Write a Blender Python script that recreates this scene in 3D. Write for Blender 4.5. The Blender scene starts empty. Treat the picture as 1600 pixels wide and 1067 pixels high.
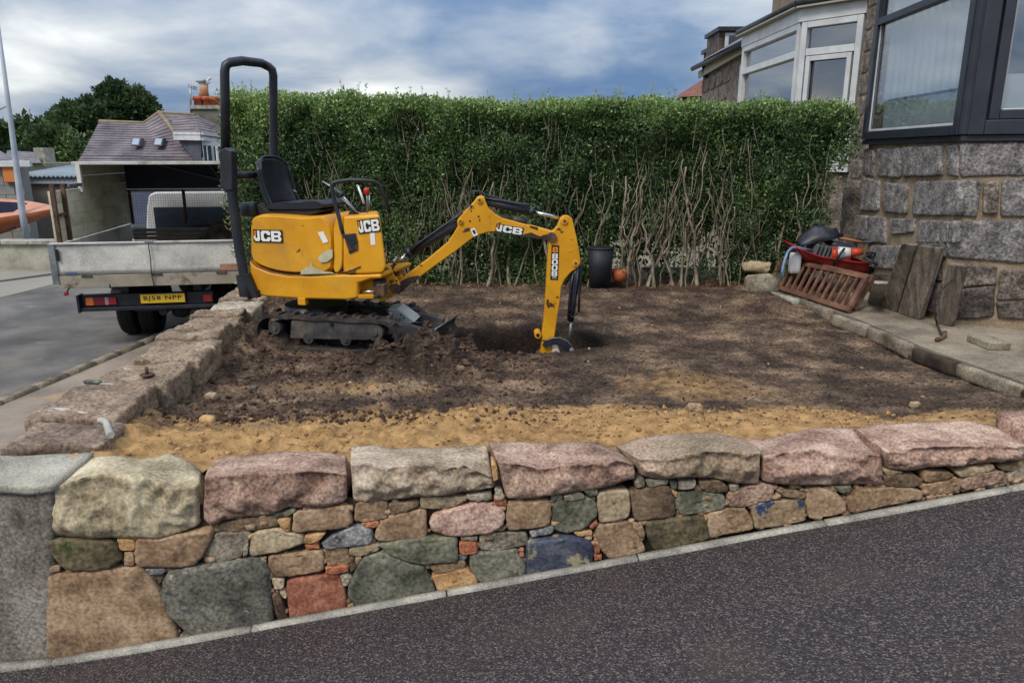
import bpy, math, random
import numpy as np
from mathutils import Vector, Matrix, noise
from mathutils.geometry import tessellate_polygon
R = random.Random(7)
sc = bpy.context.scene
# ------------------------------------------------------------ camera, sky, sun, exposure
CZ = 2.35; PITCH = math.radians(14.2); FPX = 1150.0
cam = bpy.data.cameras.new("camera"); cam.sensor_width = 36; cam.lens = 36*FPX/1600
cam.clip_start = 0.05; cam.clip_end = 3000
camo = bpy.data.objects.new("camera", cam); sc.collection.objects.link(camo)
camo.location = (0, 0, CZ); camo.rotation_euler = (math.pi/2-PITCH, 0, 0); sc.camera = camo
W = bpy.data.worlds.new("World"); sc.world = W; W.use_nodes = True
nt = W.node_tree; nt.nodes.clear()
def N(t, typ, loc=(0, 0), **kw):
    n = t.nodes.new(typ)
    for k, v in kw.items():
        if k.startswith('i_'): n.inputs[k[2:].replace('_', ' ')].default_value = v
        else: setattr(n, k, v)
    return n
SUN_EL, SUN_AZ = math.radians(50), math.radians(215)   # azimuth from +Y clockwise: behind the camera, to its left
sky = N(nt, 'ShaderNodeTexSky', sky_type='NISHITA', sun_disc=False, sun_elevation=SUN_EL, sun_rotation=SUN_AZ)
skb = N(nt, 'ShaderNodeBackground'); skb.inputs['Strength'].default_value = 0.07
nt.links.new(sky.outputs[0], skb.inputs['Color'])
tc = N(nt, 'ShaderNodeTexCoord'); sep = N(nt, 'ShaderNodeSeparateXYZ'); nt.links.new(tc.outputs['Generated'], sep.inputs[0])
def math_(t, op, a, b=None, c=None, clamp=False):
    n = t.nodes.new('ShaderNodeMath'); n.operation = op; n.use_clamp = clamp
    for i, v in enumerate((a, b, c)):
        if v is None: continue
        if hasattr(v, 'links') or hasattr(v, 'is_linked'): t.links.new(v, n.inputs[i])
        else: n.inputs[i].default_value = v
    return n.outputs[0]
# cloud deck: project the view direction on a high flat layer so clouds flatten towards the horizon
zz = math_(nt, 'ADD', math_(nt, 'MAXIMUM', sep.outputs['Z'], 0.0), 0.22)
cx = math_(nt, 'DIVIDE', sep.outputs['X'], zz); cy = math_(nt, 'DIVIDE', sep.outputs['Y'], zz)
cmb = N(nt, 'ShaderNodeCombineXYZ'); nt.links.new(cx, cmb.inputs[0]); nt.links.new(cy, cmb.inputs[1]); cmb.inputs[2].default_value = 3.1
n1 = N(nt, 'ShaderNodeTexNoise'); n1.inputs['Scale'].default_value = 1.15; n1.inputs['Detail'].default_value = 6; n1.inputs['Roughness'].default_value = 0.52; n1.inputs['Distortion'].default_value = 0.25
n2 = N(nt, 'ShaderNodeTexNoise'); n2.inputs['Scale'].default_value = 0.45; n2.inputs['Detail'].default_value = 3
nt.links.new(cmb.outputs[0], n1.inputs['Vector']); nt.links.new(cmb.outputs[0], n2.inputs['Vector'])
cl = math_(nt, 'ADD', math_(nt, 'MULTIPLY', n1.outputs[0], 0.85), math_(nt, 'MULTIPLY', n2.outputs[0], 0.75))
cl = math_(nt, 'MULTIPLY_ADD', math_(nt, 'SUBTRACT', cl, 0.80), 1.9, 0.60)
# thinner, darker blue layer low in the sky ahead and to the right
low = math_(nt, 'MULTIPLY', math_(nt, 'SUBTRACT', 0.30, sep.outputs['Z'], clamp=True), math_(nt, 'ADD', sep.outputs['X'], 0.62, clamp=True))
cl = math_(nt, 'SUBTRACT', cl, math_(nt, 'MULTIPLY', low, 1.25))
cr = N(nt, 'ShaderNodeValToRGB'); nt.links.new(cl, cr.inputs[0])
el = cr.color_ramp.elements
def lin(c):
    return tuple(((x/255)/12.92 if x/255 <= 0.04045 else ((x/255+0.055)/1.055)**2.4) for x in c[:3])+(1,)
for i, (p, c) in enumerate([(0.18, (62, 84, 114)), (0.34, (82, 98, 120)), (0.45, (104, 115, 130)), (0.56, (122, 129, 138)), (0.68, (142, 146, 150)), (0.88, (174, 176, 175))]):
    if i < 2: e = el[i]; e.position = p
    else: e = el.new(p)
    e.color = lin(c)
up = math_(nt, 'ADD', 1.0, math_(nt, 'MULTIPLY', math_(nt, 'MAXIMUM', sep.outputs['Z'], 0.0), 2.1))   # overcast sky brightens towards the zenith
clb = N(nt, 'ShaderNodeBackground'); nt.links.new(cr.outputs[0], clb.inputs['Color']); nt.links.new(up, clb.inputs['Strength'])
mx = N(nt, 'ShaderNodeMixShader'); mx.inputs[0].default_value = 0.95
nt.links.new(skb.outputs[0], mx.inputs[1]); nt.links.new(clb.outputs[0], mx.inputs[2])
wo = N(nt, 'ShaderNodeOutputWorld'); nt.links.new(mx.outputs[0], wo.inputs[0])
sl = bpy.data.lights.new("sun", 'SUN'); sl.energy = 1.25; sl.angle = math.radians(20); sl.color = (1.0, 0.92, 0.80)
so = bpy.data.objects.new("sun", sl); sc.collection.objects.link(so)
sd = Vector((math.sin(SUN_AZ)*math.cos(SUN_EL), math.cos(SUN_AZ)*math.cos(SUN_EL), math.sin(SUN_EL)))
so.rotation_euler = sd.to_track_quat('Z', 'Y').to_euler()
sc.view_settings.view_transform = 'Standard'; sc.view_settings.look = 'None'; sc.view_settings.gamma = 1
sc.view_settings.exposure = 1.08; sc.view_settings.use_curve_mapping = False

# ------------------------------------------------------------ pixel of the 1600x1067 photo -> point in the place
CP, SP = math.cos(PITCH), math.sin(PITCH)
def ray(px, py):
    u = (px-800)/FPX; v = (533.5-py)/FPX
    return Vector((u, CP+v*SP, -SP+v*CP))
def onz(px, py, z):
    d = ray(px, py); t = (z-CZ)/d.z; return Vector((d.x*t, d.y*t, z))
def ony(px, py, Y):
    d = ray(px, py); t = Y/d.y; return Vector((d.x*t, Y, CZ+d.z*t))
def onp(px, py, P, n):
    d = ray(px, py); O = Vector((0, 0, CZ)); t = (Vector(P)-O).dot(n)/d.dot(n); return O+d*t
def zm(pts, ox, oy, s): return [(ox+x/s, oy+y/s) for x, y in pts]

# ------------------------------------------------------------ mesh builder
class MB:
    def __init__(s): s.v = []; s.f = []; s.sm = []
    def add(s, vs, fs, smooth=False):
        b = len(s.v); s.v += [Vector(v) for v in vs]; s.f += [tuple(b+i for i in f) for f in fs]; s.sm += [smooth]*len(fs); return s
    def box(s, c, hx, hy, hz, ax=None):
        ax = ax or (Vector((1, 0, 0)), Vector((0, 1, 0)), Vector((0, 0, 1))); c = Vector(c)
        vs = [c+ax[0]*hx*i+ax[1]*hy*j+ax[2]*hz*k for i in (-1, 1) for j in (-1, 1) for k in (-1, 1)]
        return s.add(vs, [(0, 1, 3, 2), (4, 6, 7, 5), (0, 4, 5, 1), (2, 3, 7, 6), (0, 2, 6, 4), (1, 5, 7, 3)])
    def bb(s, lo, hi):
        lo = Vector(lo); hi = Vector(hi); c = (lo+hi)/2; h = (hi-lo)/2; return s.box(c, h.x, h.y, h.z)
    def bar(s, a, b, w, h, up=(0, 0, 1)):
        a = Vector(a); b = Vector(b); d = b-a; L = d.length; d.normalize(); up = Vector(up)
        sd_ = d.cross(up)
        if sd_.length < 1e-5: sd_ = d.cross(Vector((1, 0, 0)))
        sd_.normalize(); u2 = sd_.cross(d).normalized()
        return s.box((a+b)/2, L/2, w/2, h/2, (d, sd_, u2))
    def prism(s, poly, vec, smooth=False):
        poly = [Vector(p) for p in poly]; vec = Vector(vec); n = len(poly)
        tris = tessellate_polygon([poly])
        nn = Vector((0, 0, 0))
        for i in range(n):
            a, b = poly[i], poly[(i+1) % n]; nn += a.cross(b)
        if nn.dot(vec) > 0: poly = poly[::-1]; tris = [tuple(n-1-i for i in t) for t in tris]
        vs = poly+[p+vec for p in poly]
        fs = [(i, (i+1) % n, n+(i+1) % n, n+i)[::-1] for i in range(n)]
        s.add(vs, fs+[tuple(range(n)), tuple(range(2*n-1, n-1, -1))], smooth); return s
    def tube(s, pts, r, n=8, caps=True, smooth=True):
        pts = [Vector(p) for p in pts]; m = len(pts)
        rs = r if isinstance(r, (list, tuple)) else [r]*m
        vs = []; prev = None
        for i, p in enumerate(pts):
            t = (pts[min(i+1, m-1)]-pts[max(i-1, 0)]).normalized()
            if prev is None:
                a = t.orthogonal().normalized()
            else:
                a = (prev-t*prev.dot(t))
                a = a.normalized() if a.length > 1e-6 else t.orthogonal().normalized()
            prev = a; b = t.cross(a)
            vs += [p+(a*math.cos(q)+b*math.sin(q))*rs[i] for q in [2*math.pi*k/n for k in range(n)]]
        fs = [(i*n+k, i*n+(k+1) % n, (i+1)*n+(k+1) % n, (i+1)*n+k) for i in range(m-1) for k in range(n)]
        b0 = len(s.v); s.add(vs, fs, smooth)
        if caps:
            s.f += [tuple(b0+k for k in range(n))[::-1], tuple(b0+(m-1)*n+k for k in range(n))]; s.sm += [False, False]
        return s
    def cyl(s, a, b, r, n=16, r2=None): return s.tube([a, b], [r, r if r2 is None else r2], n)
    def loft(s, rings, close=True, capa=True, capb=True, smooth=True):
        n = len(rings[0]); b0 = len(s.v); vs = [p for r_ in rings for p in r_]; fs = []
        for i in range(len(rings)-1):
            for k in range(n if close else n-1):
                fs.append((i*n+k, i*n+(k+1) % n, (i+1)*n+(k+1) % n, (i+1)*n+k))
        s.add(vs, fs, smooth)
        if capa: s.f.append(tuple(b0+k for k in range(n))[::-1]); s.sm.append(False)
        if capb: s.f.append(tuple(b0+(len(rings)-1)*n+k for k in range(n))); s.sm.append(False)
        return s
    def rockbox(s, c, hx, hy, hz, ax=None, n=(8, 4, 4), rnd=0.02, amp=0.01, fr=8.0, seed=0, smooth=True, amp2=None):
        ax = ax or (Vector((1, 0, 0)), Vector((0, 1, 0)), Vector((0, 0, 1))); c = Vector(c)
        H = (hx, hy, hz); idx = {}; vs = []; fs = []
        def vid(i, j, k):
            key = (i, j, k)
            if key in idx: return idx[key]
            p = [(-1+2*q/m)*h for q, m, h in zip(key, n, H)]
            inn = [max(-(h-rnd), min(h-rnd, q)) for q, h in zip(p, H)]
            d = Vector([a-b for a, b in zip(p, inn)])
            if d.length > 1e-9: d = d.normalized()*rnd
            q = Vector(inn)+d
            w = c+ax[0]*q[0]+ax[1]*q[1]+ax[2]*q[2]
            o = w+Vector((seed*7.3, seed*3.1, seed))
            w = w+noise.noise_vector(o*fr)*amp+noise.noise_vector(o*fr*3.1)*(amp*0.4 if amp2 is None else amp2)
            idx[key] = len(vs); vs.append(w); return idx[key]
        a, b, g = n
        for i in range(a):
            for j in range(b):
                fs.append((vid(i, j, 0), vid(i, j+1, 0), vid(i+1, j+1, 0), vid(i+1, j, 0)))
                fs.append((vid(i, j, g), vid(i+1, j, g), vid(i+1, j+1, g), vid(i, j+1, g)))
            for k in range(g):
                fs.append((vid(i, 0, k), vid(i+1, 0, k), vid(i+1, 0, k+1), vid(i, 0, k+1)))
                fs.append((vid(i, b, k), vid(i, b, k+1), vid(i+1, b, k+1), vid(i+1, b, k)))
        for j in range(b):
            for k in range(g):
                fs.append((vid(0, j, k), vid(0, j, k+1), vid(0, j+1, k+1), vid(0, j+1, k)))
                fs.append((vid(a, j, k), vid(a, j+1, k), vid(a, j+1, k+1), vid(a, j, k+1)))
        return s.add(vs, fs, smooth)
    def make(s, name, mat, parent=None, bevel=0, seg=2, ang=35, origin=None, **tags):
        o = bpy.data.objects.new(name, bpy.data.meshes.new(name)); me = o.data
        if origin is None:
            lo = Vector([min(v[i] for v in s.v) for i in range(3)]); hi = Vector([max(v[i] for v in s.v) for i in range(3)])
            origin = (lo+hi)/2
            if parent is None: origin.z = lo.z
        origin = Vector(origin)
        me.from_pydata([tuple(v-origin) for v in s.v], [], s.f); me.polygons.foreach_set('use_smooth', s.sm)
        for m in (mat if isinstance(mat, (list, tuple)) else [mat]): me.materials.append(m)
        link(o, origin, parent)
        if bevel:
            md = o.modifiers.new('bevel', 'BEVEL'); md.width = bevel; md.segments = seg; md.limit_method = 'ANGLE'; md.angle_limit = math.radians(ang)
            if seg > 1:
                md.harden_normals = True; me.polygons.foreach_set('use_smooth', [True]*len(me.polygons))
        for k, v in tags.items(): o[k] = v
        return o
WL = {}
def link(o, origin, parent=None):
    sc.collection.objects.link(o); WL[o.name] = Vector(origin)
    if parent: o.parent = parent; o.location = Vector(origin)-WL[parent.name]
    else: o.location = origin
def thing(name, label, cat, loc, group=None):
    o = bpy.data.objects.new(name, None); o.empty_display_size = 0.1; link(o, Vector(loc))
    o['label'] = label; o['category'] = cat
    if group: o['group'] = group
    return o
def npmesh(name, V, F, mat, parent=None, smooth=True, origin=(0, 0, 0), attr=None, **tags):
    me = bpy.data.meshes.new(name); V = np.asarray(V, dtype=np.float32)-np.asarray(origin, dtype=np.float32); F = np.asarray(F, dtype=np.int32); k = F.shape[1]
    me.vertices.add(len(V)); me.vertices.foreach_set('co', V.ravel()); me.loops.add(F.size); me.loops.foreach_set('vertex_index', F.ravel())
    me.polygons.add(len(F)); me.polygons.foreach_set('loop_start', np.arange(0, F.size, k, dtype=np.int32)); me.polygons.foreach_set('use_smooth', np.full(len(F), smooth))
    me.update(calc_edges=True)
    if attr:
        for an, a in attr.items():
            at = me.attributes.new(an, 'FLOAT', 'POINT'); at.data.foreach_set('value', np.asarray(a, dtype=np.float32))
    for m in (mat if isinstance(mat, (list, tuple)) else [mat]): me.materials.append(m)
    o = bpy.data.objects.new(name, me); link(o, Vector(origin), parent)
    for kk, v in tags.items(): o[kk] = v
    return o
def vn(x, y, seed=0):
    xi = np.floor(x).astype(np.int64); yi = np.floor(y).astype(np.int64); xf = x-xi; yf = y-yi
    def h(a, b):
        n = (a*374761393+b*668265263+seed*1442695041) & 0xffffffff
        n = ((n ^ (n >> 13))*1274126177) & 0xffffffff; n = n ^ (n >> 16); return (n & 0xffff)/65535.0
    u = xf*xf*(3-2*xf); w = yf*yf*(3-2*yf)
    return (h(xi, yi)*(1-u)+h(xi+1, yi)*u)*(1-w)+(h(xi, yi+1)*(1-u)+h(xi+1, yi+1)*u)*w-0.5
def fbm(x, y, o=4, seed=0, g=0.5):
    r_ = 0; a = 1; f = 1
    for i in range(o): r_ = r_+vn(x*f+i*17.3, y*f+i*9.1, seed+i)*a; a *= g; f *= 2.03
    return r_
def sst(a, b, x): t = np.clip((x-a)/(b-a), 0, 1); return t*t*(3-2*t)

# ------------------------------------------------------------ materials
DES = [0.0]
def mat(name, cols, scale=6, rough=0.8, bump=0.2, bscale=None, metal=0, wear=None, spec=0.4, detail=6, grain=0, bdist=0.01, stretch=None, pos=None, spot=None, emis=None, attr=None, coat=0):
    if DES[0]:
        ms = lambda c_: tuple(x*(1-DES[0])+(sum(c_)/3)*DES[0]+w for x, w in zip(c_, (9, 3, -4)))
        cols = [ms(c_) for c_ in cols]
    m = bpy.data.materials.new(name); m.use_nodes = True; t = m.node_tree; b = t.nodes['Principled BSDF']
    c = N(t, 'ShaderNodeTexCoord'); oi = N(t, 'ShaderNodeObjectInfo'); mp = N(t, 'ShaderNodeMapping')
    if stretch: mp.inputs['Scale'].default_value = stretch
    va = N(t, 'ShaderNodeVectorMath', operation='SCALE'); cb = N(t, 'ShaderNodeCombineXYZ')
    for i in range(3): t.links.new(oi.outputs['Random'], cb.inputs[i])
    t.links.new(cb.outputs[0], va.inputs[0]); va.inputs['Scale'].default_value = 37.0
    ad = N(t, 'ShaderNodeVectorMath', operation='ADD'); t.links.new(c.outputs['Object'], ad.inputs[0]); t.links.new(va.outputs[0], ad.inputs[1])
    t.links.new(ad.outputs[0], mp.inputs[0]); vec = mp.outputs[0]
    n = N(t, 'ShaderNodeTexNoise'); n.inputs['Scale'].default_value = scale; n.inputs['Detail'].default_value = detail; n.inputs['Roughness'].default_value = 0.6; t.links.new(vec, n.inputs['Vector'])
    r = N(t, 'ShaderNodeValToRGB'); t.links.new(n.outputs[0], r.inputs[0]); e = r.color_ramp.elements
    k = len(cols); ps = pos or [0.34+0.32*i/max(1, k-1) for i in range(k)]
    for i, cc in enumerate(cols):
        q = e[i] if i < 2 else e.new(ps[i]); q.position = ps[i]; q.color = lin(cc)
    if k == 1: e[1].color = lin(cols[0])
    col = r.outputs[0]
    def mixc(f, a, bb, mode='MIX'):
        x = N(t, 'ShaderNodeMix', data_type='RGBA', blend_type=mode)
        if hasattr(f, 'links'): t.links.new(f, x.inputs[0])
        else: x.inputs[0].default_value = f
        for s_, q in ((6, a), (7, bb)):
            if hasattr(q, 'links'): t.links.new(q, x.inputs[s_])
            else: x.inputs[s_].default_value = q
        return x.outputs[2]
    if grain:
        g = N(t, 'ShaderNodeTexNoise'); g.inputs['Scale'].default_value = (bscale or scale*6)*1.7; g.inputs['Detail'].default_value = 3; t.links.new(vec, g.inputs['Vector'])
        gg = math_(t, 'MULTIPLY_ADD', math_(t, 'SUBTRACT', g.outputs[0], 0.5), grain*4, 0.5, True)
        gr = N(t, 'ShaderNodeCombineXYZ')
        for i in range(3): t.links.new(gg, gr.inputs[i])
        col = mixc(0.9, col, gr.outputs[0], 'SOFT_LIGHT')
    for w in ([wear] if wear and not isinstance(wear, list) else (wear or [])):
        wc, th, ws = w[:3]; sf = w[3] if len(w) > 3 else 0.03
        g = N(t, 'ShaderNodeTexNoise'); g.inputs['Scale'].default_value = ws; g.inputs['Detail'].default_value = 8; g.inputs['Roughness'].default_value = 0.65; t.links.new(vec, g.inputs['Vector'])
        mr = N(t, 'ShaderNodeMapRange'); mr.inputs[1].default_value = th; mr.inputs[2].default_value = th+sf; t.links.new(g.outputs[0], mr.inputs[0])
        col = mixc(mr.outputs[0], col, lin(wc))
    if attr:
        at = N(t, 'ShaderNodeAttribute', attribute_name=attr[0]); col = attr[1](t, col, at.outputs['Fac'], mixc, vec)
    t.links.new(col, b.inputs['Base Color'])
    b.inputs['Roughness'].default_value = rough; b.inputs['Metallic'].default_value = metal; b.inputs['Specular IOR Level'].default_value = spec
    if coat: b.inputs['Coat Weight'].default_value = coat; b.inputs['Coat Roughness'].default_value = 0.15
    if bump:
        bn = N(t, 'ShaderNodeTexNoise'); bn.inputs['Scale'].default_value = bscale or scale*6; bn.inputs['Detail'].default_value = 5; bn.inputs['Roughness'].default_value = 0.65; t.links.new(vec, bn.inputs['Vector'])
        bu = N(t, 'ShaderNodeBump'); bu.inputs['Strength'].default_value = bump; bu.inputs['Distance'].default_value = bdist
        t.links.new(bn.outputs[0], bu.inputs['Height']); t.links.new(bu.outputs[0], b.inputs['Normal'])
    if emis: b.inputs['Emission Color'].default_value = lin(emis); b.inputs['Emission Strength'].default_value = 0.3
    return m
def leafmat(name, cols, trans=0.25):
    m = bpy.data.materials.new(name); m.use_nodes = True; t = m.node_tree; b = t.nodes['Principled BSDF']
    at = N(t, 'ShaderNodeAttribute', attribute_name='rnd'); r = N(t, 'ShaderNodeValToRGB'); t.links.new(at.outputs['Fac'], r.inputs[0])
    e = r.color_ramp.elements
    for i, c in enumerate(cols):
        q = e[i] if i < 2 else e.new(i/(len(cols)-1)); q.position = i/(len(cols)-1); q.color = lin(c)
    t.links.new(r.outputs[0], b.inputs['Base Color']); b.inputs['Roughness'].default_value = 0.5; b.inputs['Specular IOR Level'].default_value = 0.35
    tr = N(t, 'ShaderNodeBsdfTranslucent'); t.links.new(r.outputs[0], tr.inputs[0]); x = N(t, 'ShaderNodeMixShader'); x.inputs[0].default_value = trans
    o = t.nodes['Material Output']; t.links.new(b.outputs[0], x.inputs[1]); t.links.new(tr.outputs[0], x.inputs[2]); t.links.new(x.outputs[0], o.inputs[0])
    return m
def glassmat(name, tint, refl=0.45, rough=0.03):
    m = bpy.data.materials.new(name); m.use_nodes = True; t = m.node_tree; t.nodes.remove(t.nodes['Principled BSDF'])
    tr = N(t, 'ShaderNodeBsdfTransparent'); tr.inputs[0].default_value = lin(tint); g = N(t, 'ShaderNodeBsdfGlossy'); g.inputs['Roughness'].default_value = rough
    x = N(t, 'ShaderNodeMixShader'); x.inputs[0].default_value = refl; t.links.new(tr.outputs[0], x.inputs[1]); t.links.new(g.outputs[0], x.inputs[2]); t.links.new(x.outputs[0], t.nodes['Material Output'].inputs[0])
    return m
DES[0] = 0.22
ST = dict(
 brown=mat('brown_sandstone', [(100, 78, 60), (144, 118, 92), (172, 146, 118)], 5, 0.9, 0.5, 34, grain=0.35),
 dbrown=mat('dark_brown_stone', [(62, 50, 42), (100, 84, 68), (128, 108, 88)], 6, 0.9, 0.5, 34, grain=0.35, wear=((60, 72, 40), 0.60, 7, 0.1)),
 beige=mat('beige_sandstone', [(120, 106, 84), (158, 142, 114), (182, 168, 140)], 5, 0.9, 0.5, 34, grain=0.35),
 pink=mat('pink_granite', [(124, 90, 82), (162, 126, 114), (192, 162, 148)], 6, 0.85, 0.6, 40, grain=0.5),
 mauve=mat('mauve_granite', [(104, 78, 70), (144, 116, 104), (176, 150, 134)], 5, 0.88, 0.6, 40, grain=0.5),
 cream=mat('cream_granite', [(118, 108, 86), (160, 150, 122), (194, 184, 156)], 4, 0.88, 0.6, 36, grain=0.4),
 grey=mat('grey_stone', [(86, 84, 76), (122, 118, 106), (156, 150, 136)], 6, 0.9, 0.6, 36, grain=0.4),
 blue=mat('blue_grey_stone', [(74, 80, 90), (112, 118, 128), (150, 154, 158)], 8, 0.85, 0.6, 40, grain=0.5),
 green=mat('green_grey_stone', [(64, 70, 62), (96, 102, 88), (132, 134, 116)], 5, 0.88, 0.6, 30, grain=0.4),
 basalt=mat('dark_basalt', [(58, 62, 60), (88, 92, 88), (116, 118, 110)], 5, 0.85, 0.6, 34, grain=0.45, wear=[((48, 56, 74), 0.60, 4, 0.05), ((168, 166, 150), 0.64, 9, 0.05)]),
 bluepaint=mat('blue_stained_stone', [(40, 54, 84), (58, 72, 98), (96, 104, 118)], 6, 0.75, 0.5, 34, grain=0.3, wear=((150, 138, 108), 0.585, 8, 0.05)),
 tanblue=mat('tan_stone_with_blue_paint', [(112, 94, 72), (148, 126, 98), (166, 146, 116)], 5, 0.85, 0.5, 34, grain=0.3, wear=((44, 58, 92), 0.50, 3, 0.02)),
 red=mat('red_sandstone', [(112, 60, 46), (146, 84, 66), (166, 112, 90)], 5, 0.9, 0.5, 34, grain=0.35),
 brick=mat('orange_brick', [(146, 78, 50), (176, 100, 66), (192, 122, 86)], 8, 0.9, 0.5, 50, grain=0.3),
 orange=mat('orange_stone', [(140, 102, 62), (176, 132, 84), (196, 156, 106)], 8, 0.9, 0.4, 50, grain=0.3),
 moss=mat('mossy_stone', [(58, 58, 44), (94, 86, 66), (126, 112, 86)], 6, 0.92, 0.6, 30, grain=0.4, wear=((52, 66, 30), 0.52, 6, 0.08)),
)
DES[0] = 0.0
def sandmix(t, col, f, mixc, vec):
    n = N(t, 'ShaderNodeTexNoise'); n.inputs['Scale'].default_value = 9; n.inputs['Detail'].default_value = 8; n.inputs['Roughness'].default_value = 0.7; t.links.new(vec, n.inputs['Vector'])
    r = N(t, 'ShaderNodeValToRGB'); t.links.new(n.outputs[0], r.inputs[0]); e = r.color_ramp.elements
    e[0].position = 0.35; e[0].color = lin((116, 88, 58)); e[1].position = 0.62; e[1].color = lin((176, 140, 94))
    k = math_(t, 'ADD', f, math_(t, 'MULTIPLY', math_(t, 'SUBTRACT', n.outputs[0], 0.5), 0.9))
    mr = N(t, 'ShaderNodeMapRange'); mr.inputs[1].default_value = 0.28; mr.inputs[2].default_value = 0.80; t.links.new(k, mr.inputs[0])
    dm = N(t, 'ShaderNodeAttribute', attribute_name='damp'); col = mixc(dm.outputs['Fac'], col, lin((32, 26, 24)))
    return mixc(mr.outputs[0], col, r.outputs[0])
M_soil = mat('garden_soil', [(56, 46, 40), (80, 66, 55), (106, 88, 72), (140, 119, 96)], 3.2, 0.95, 0.85, 26, grain=0.5, bdist=0.02, spec=0.15, attr=('sand', sandmix), stretch=(1, 1.15, 1), pos=[0.36, 0.48, 0.58, 0.72])
M_clod = mat('soil_lumps', [(48, 37, 31), (74, 58, 48), (98, 80, 66)], 9, 0.95, 0.8, 60, grain=0.4, spec=0.15)
M_sandclod = mat('sand_lumps', [(120, 92, 62), (160, 126, 86), (176, 146, 106)], 9, 0.95, 0.6, 60, grain=0.3, spec=0.15)
M_conc = mat('concrete', [(116, 112, 104), (146, 142, 132), (168, 164, 152)], 5, 0.9, 0.4, 60, grain=0.3)
M_dconc = mat('dirty_concrete', [(90, 80, 68), (124, 112, 96), (148, 138, 120)], 4, 0.92, 0.5, 50, grain=0.4, wear=((70, 58, 46), 0.58, 3, 0.12))
M_plank = mat('weathered_concrete_plank', [(70, 62, 54), (98, 88, 78), (124, 114, 102)], 7, 0.92, 0.5, 40, grain=0.4, stretch=(3, 3, 0.6))
M_mortar = mat('pale_mortar', [(150, 150, 142), (176, 176, 166)], 10, 0.9, 0.4, 60)
M_core = mat('wall_core_earth', [(34, 28, 24), (56, 46, 38), (76, 64, 52)], 8, 0.95, 0.8, 50)
M_yel = mat('yellow_paint', [(192, 130, 14), (206, 144, 20), (214, 156, 32)], 3, 0.42, 0.12, 30, spec=0.4, coat=0.1, wear=[((96, 58, 26), 0.665, 9, 0.01), ((160, 118, 50), 0.60, 2.5, 0.2), ((148, 112, 62), 0.56, 1.1, 0.3), ((110, 84, 52), 0.69, 30, 0.02)])
M_yelw = mat('worn_yellow_paint', [(192, 132, 12), (206, 146, 16), (214, 156, 26)], 3, 0.5, 0.25, 30, spec=0.4, wear=[((66, 46, 34), 0.60, 7, 0.012), ((160, 112, 44), 0.58, 3, 0.2)])
M_rust = mat('rusty_steel', [(54, 40, 32), (86, 62, 46), (104, 82, 64)], 10, 0.8, 0.4, 60)
M_blk = mat('black_paint', [(24, 26, 31), (32, 35, 42), (46, 48, 54)], 6, 0.42, 0.1, 40)
M_rub = mat('muddy_rubber', [(34, 31, 30), (52, 47, 44), (84, 72, 62)], 8, 0.85, 0.5, 50, wear=((96, 80, 64), 0.6, 5, 0.12))
M_seat = mat('black_vinyl', [(22, 24, 30), (30, 33, 40), (40, 43, 50)], 5, 0.38, 0.12, 60)
M_dirty = mat('muddy_dark_steel', [(38, 38, 40), (58, 57, 58), (92, 84, 76)], 6, 0.7, 0.4, 50)
M_chrome = mat('chrome_rod', [(176, 180, 184), (205, 208, 210)], 5, 0.22, 0.03, 50, metal=1)
M_steel = mat('bare_steel', [(120, 122, 124), (160, 162, 164)], 8, 0.45, 0.15, 60, metal=0.8)
M_white = mat('white_decal', [(214, 214, 210), (226, 226, 222)], 5, 0.5, 0)
M_black = mat('black_decal', [(14, 14, 15), (20, 20, 22)], 5, 0.5, 0)
M_orangedecal = mat('orange_decal', [(214, 128, 22)], 5, 0.5, 0)
M_redp = mat('red_plastic', [(168, 28, 24), (190, 40, 34)], 6, 0.4, 0)
M_asph = None
# ------------------------------------------------------------ the ground, road, pavement, driveway, soil
def drive_z(x, y):
    p = 0.1674*x-0.1205*y+0.75; q = 0.02; k = 0.10
    h = np.clip(0.5+0.5*(p-q)/k, 0, 1); return q*(1-h)+p*h+k*h*(1-h)
def wline(x): return 3.0+0.078*(x+2.2)            # front face of the retaining wall
M_road = mat('road_tarmac', [(72, 70, 68), (92, 89, 86), (112, 107, 102)], 1.1, 0.85, 0.35, 130, grain=0.3, wear=[((124, 114, 98), 0.54, .7, 0.25), ((134, 128, 116), 0.64, 1.6, 0.06)])
M_pave = mat('sandy_pavement', [(104, 94, 84), (128, 116, 104), (146, 132, 116)], 1.6, 0.9, 0.4, 110, grain=0.35, wear=((164, 134, 92), 0.60, 1.3, 0.1))
M_far = mat('far_ground', [(58, 66, 44), (84, 88, 60)], 0.1, 0.95, 0)
def sheet(name, poly, mat_, th=0.0, label=None, bevel=0):
    m = MB(); poly = [Vector(p) for p in poly]
    if th: m.prism([p-Vector((0, 0, th)) for p in poly], (0, 0, th))
    else: m.add(poly, [tuple(range(len(poly)))])
    o = m.make(name, mat_, kind='structure', bevel=bevel); 
    if label: o['label'] = label
    return o
sheet('ground', [(-900, -60, -0.10), (900, -60, -0.10), (900, 1500, -0.10), (-900, 1500, -0.10)], M_far)
sheet('road', [(-40, -8, 0), (-2.3, -8, 0), (-2.3, 2.9, 0), (-2.9, 3.2, 0), (-3.2, 9.6, 0), (-4.4, 22, 0), (-60, 22, 0)], M_road)
kl = [onz(-330, 745, 0.03), onz(0, 634, 0.03), onz(100, 592, 0.03), onz(188, 555, 0.03), onz(300, 505, 0.03)]
kd = (kl[3]-kl[1]).normalized(); kl[4] = kl[3]+kd*3.5; kl[0] = kl[1]-kd*5
kn = Vector((kd.y, -kd.x, 0))
sheet('pavement', [kl[0], kl[0]+kn*2.6, (-2.6, 2.9, 0.03), (-2.5, 3.2, 0.03), (-3.0, 9.6, 0.03), kl[4]+kn*0.6, kl[4]], M_pave, 0.06)
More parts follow.
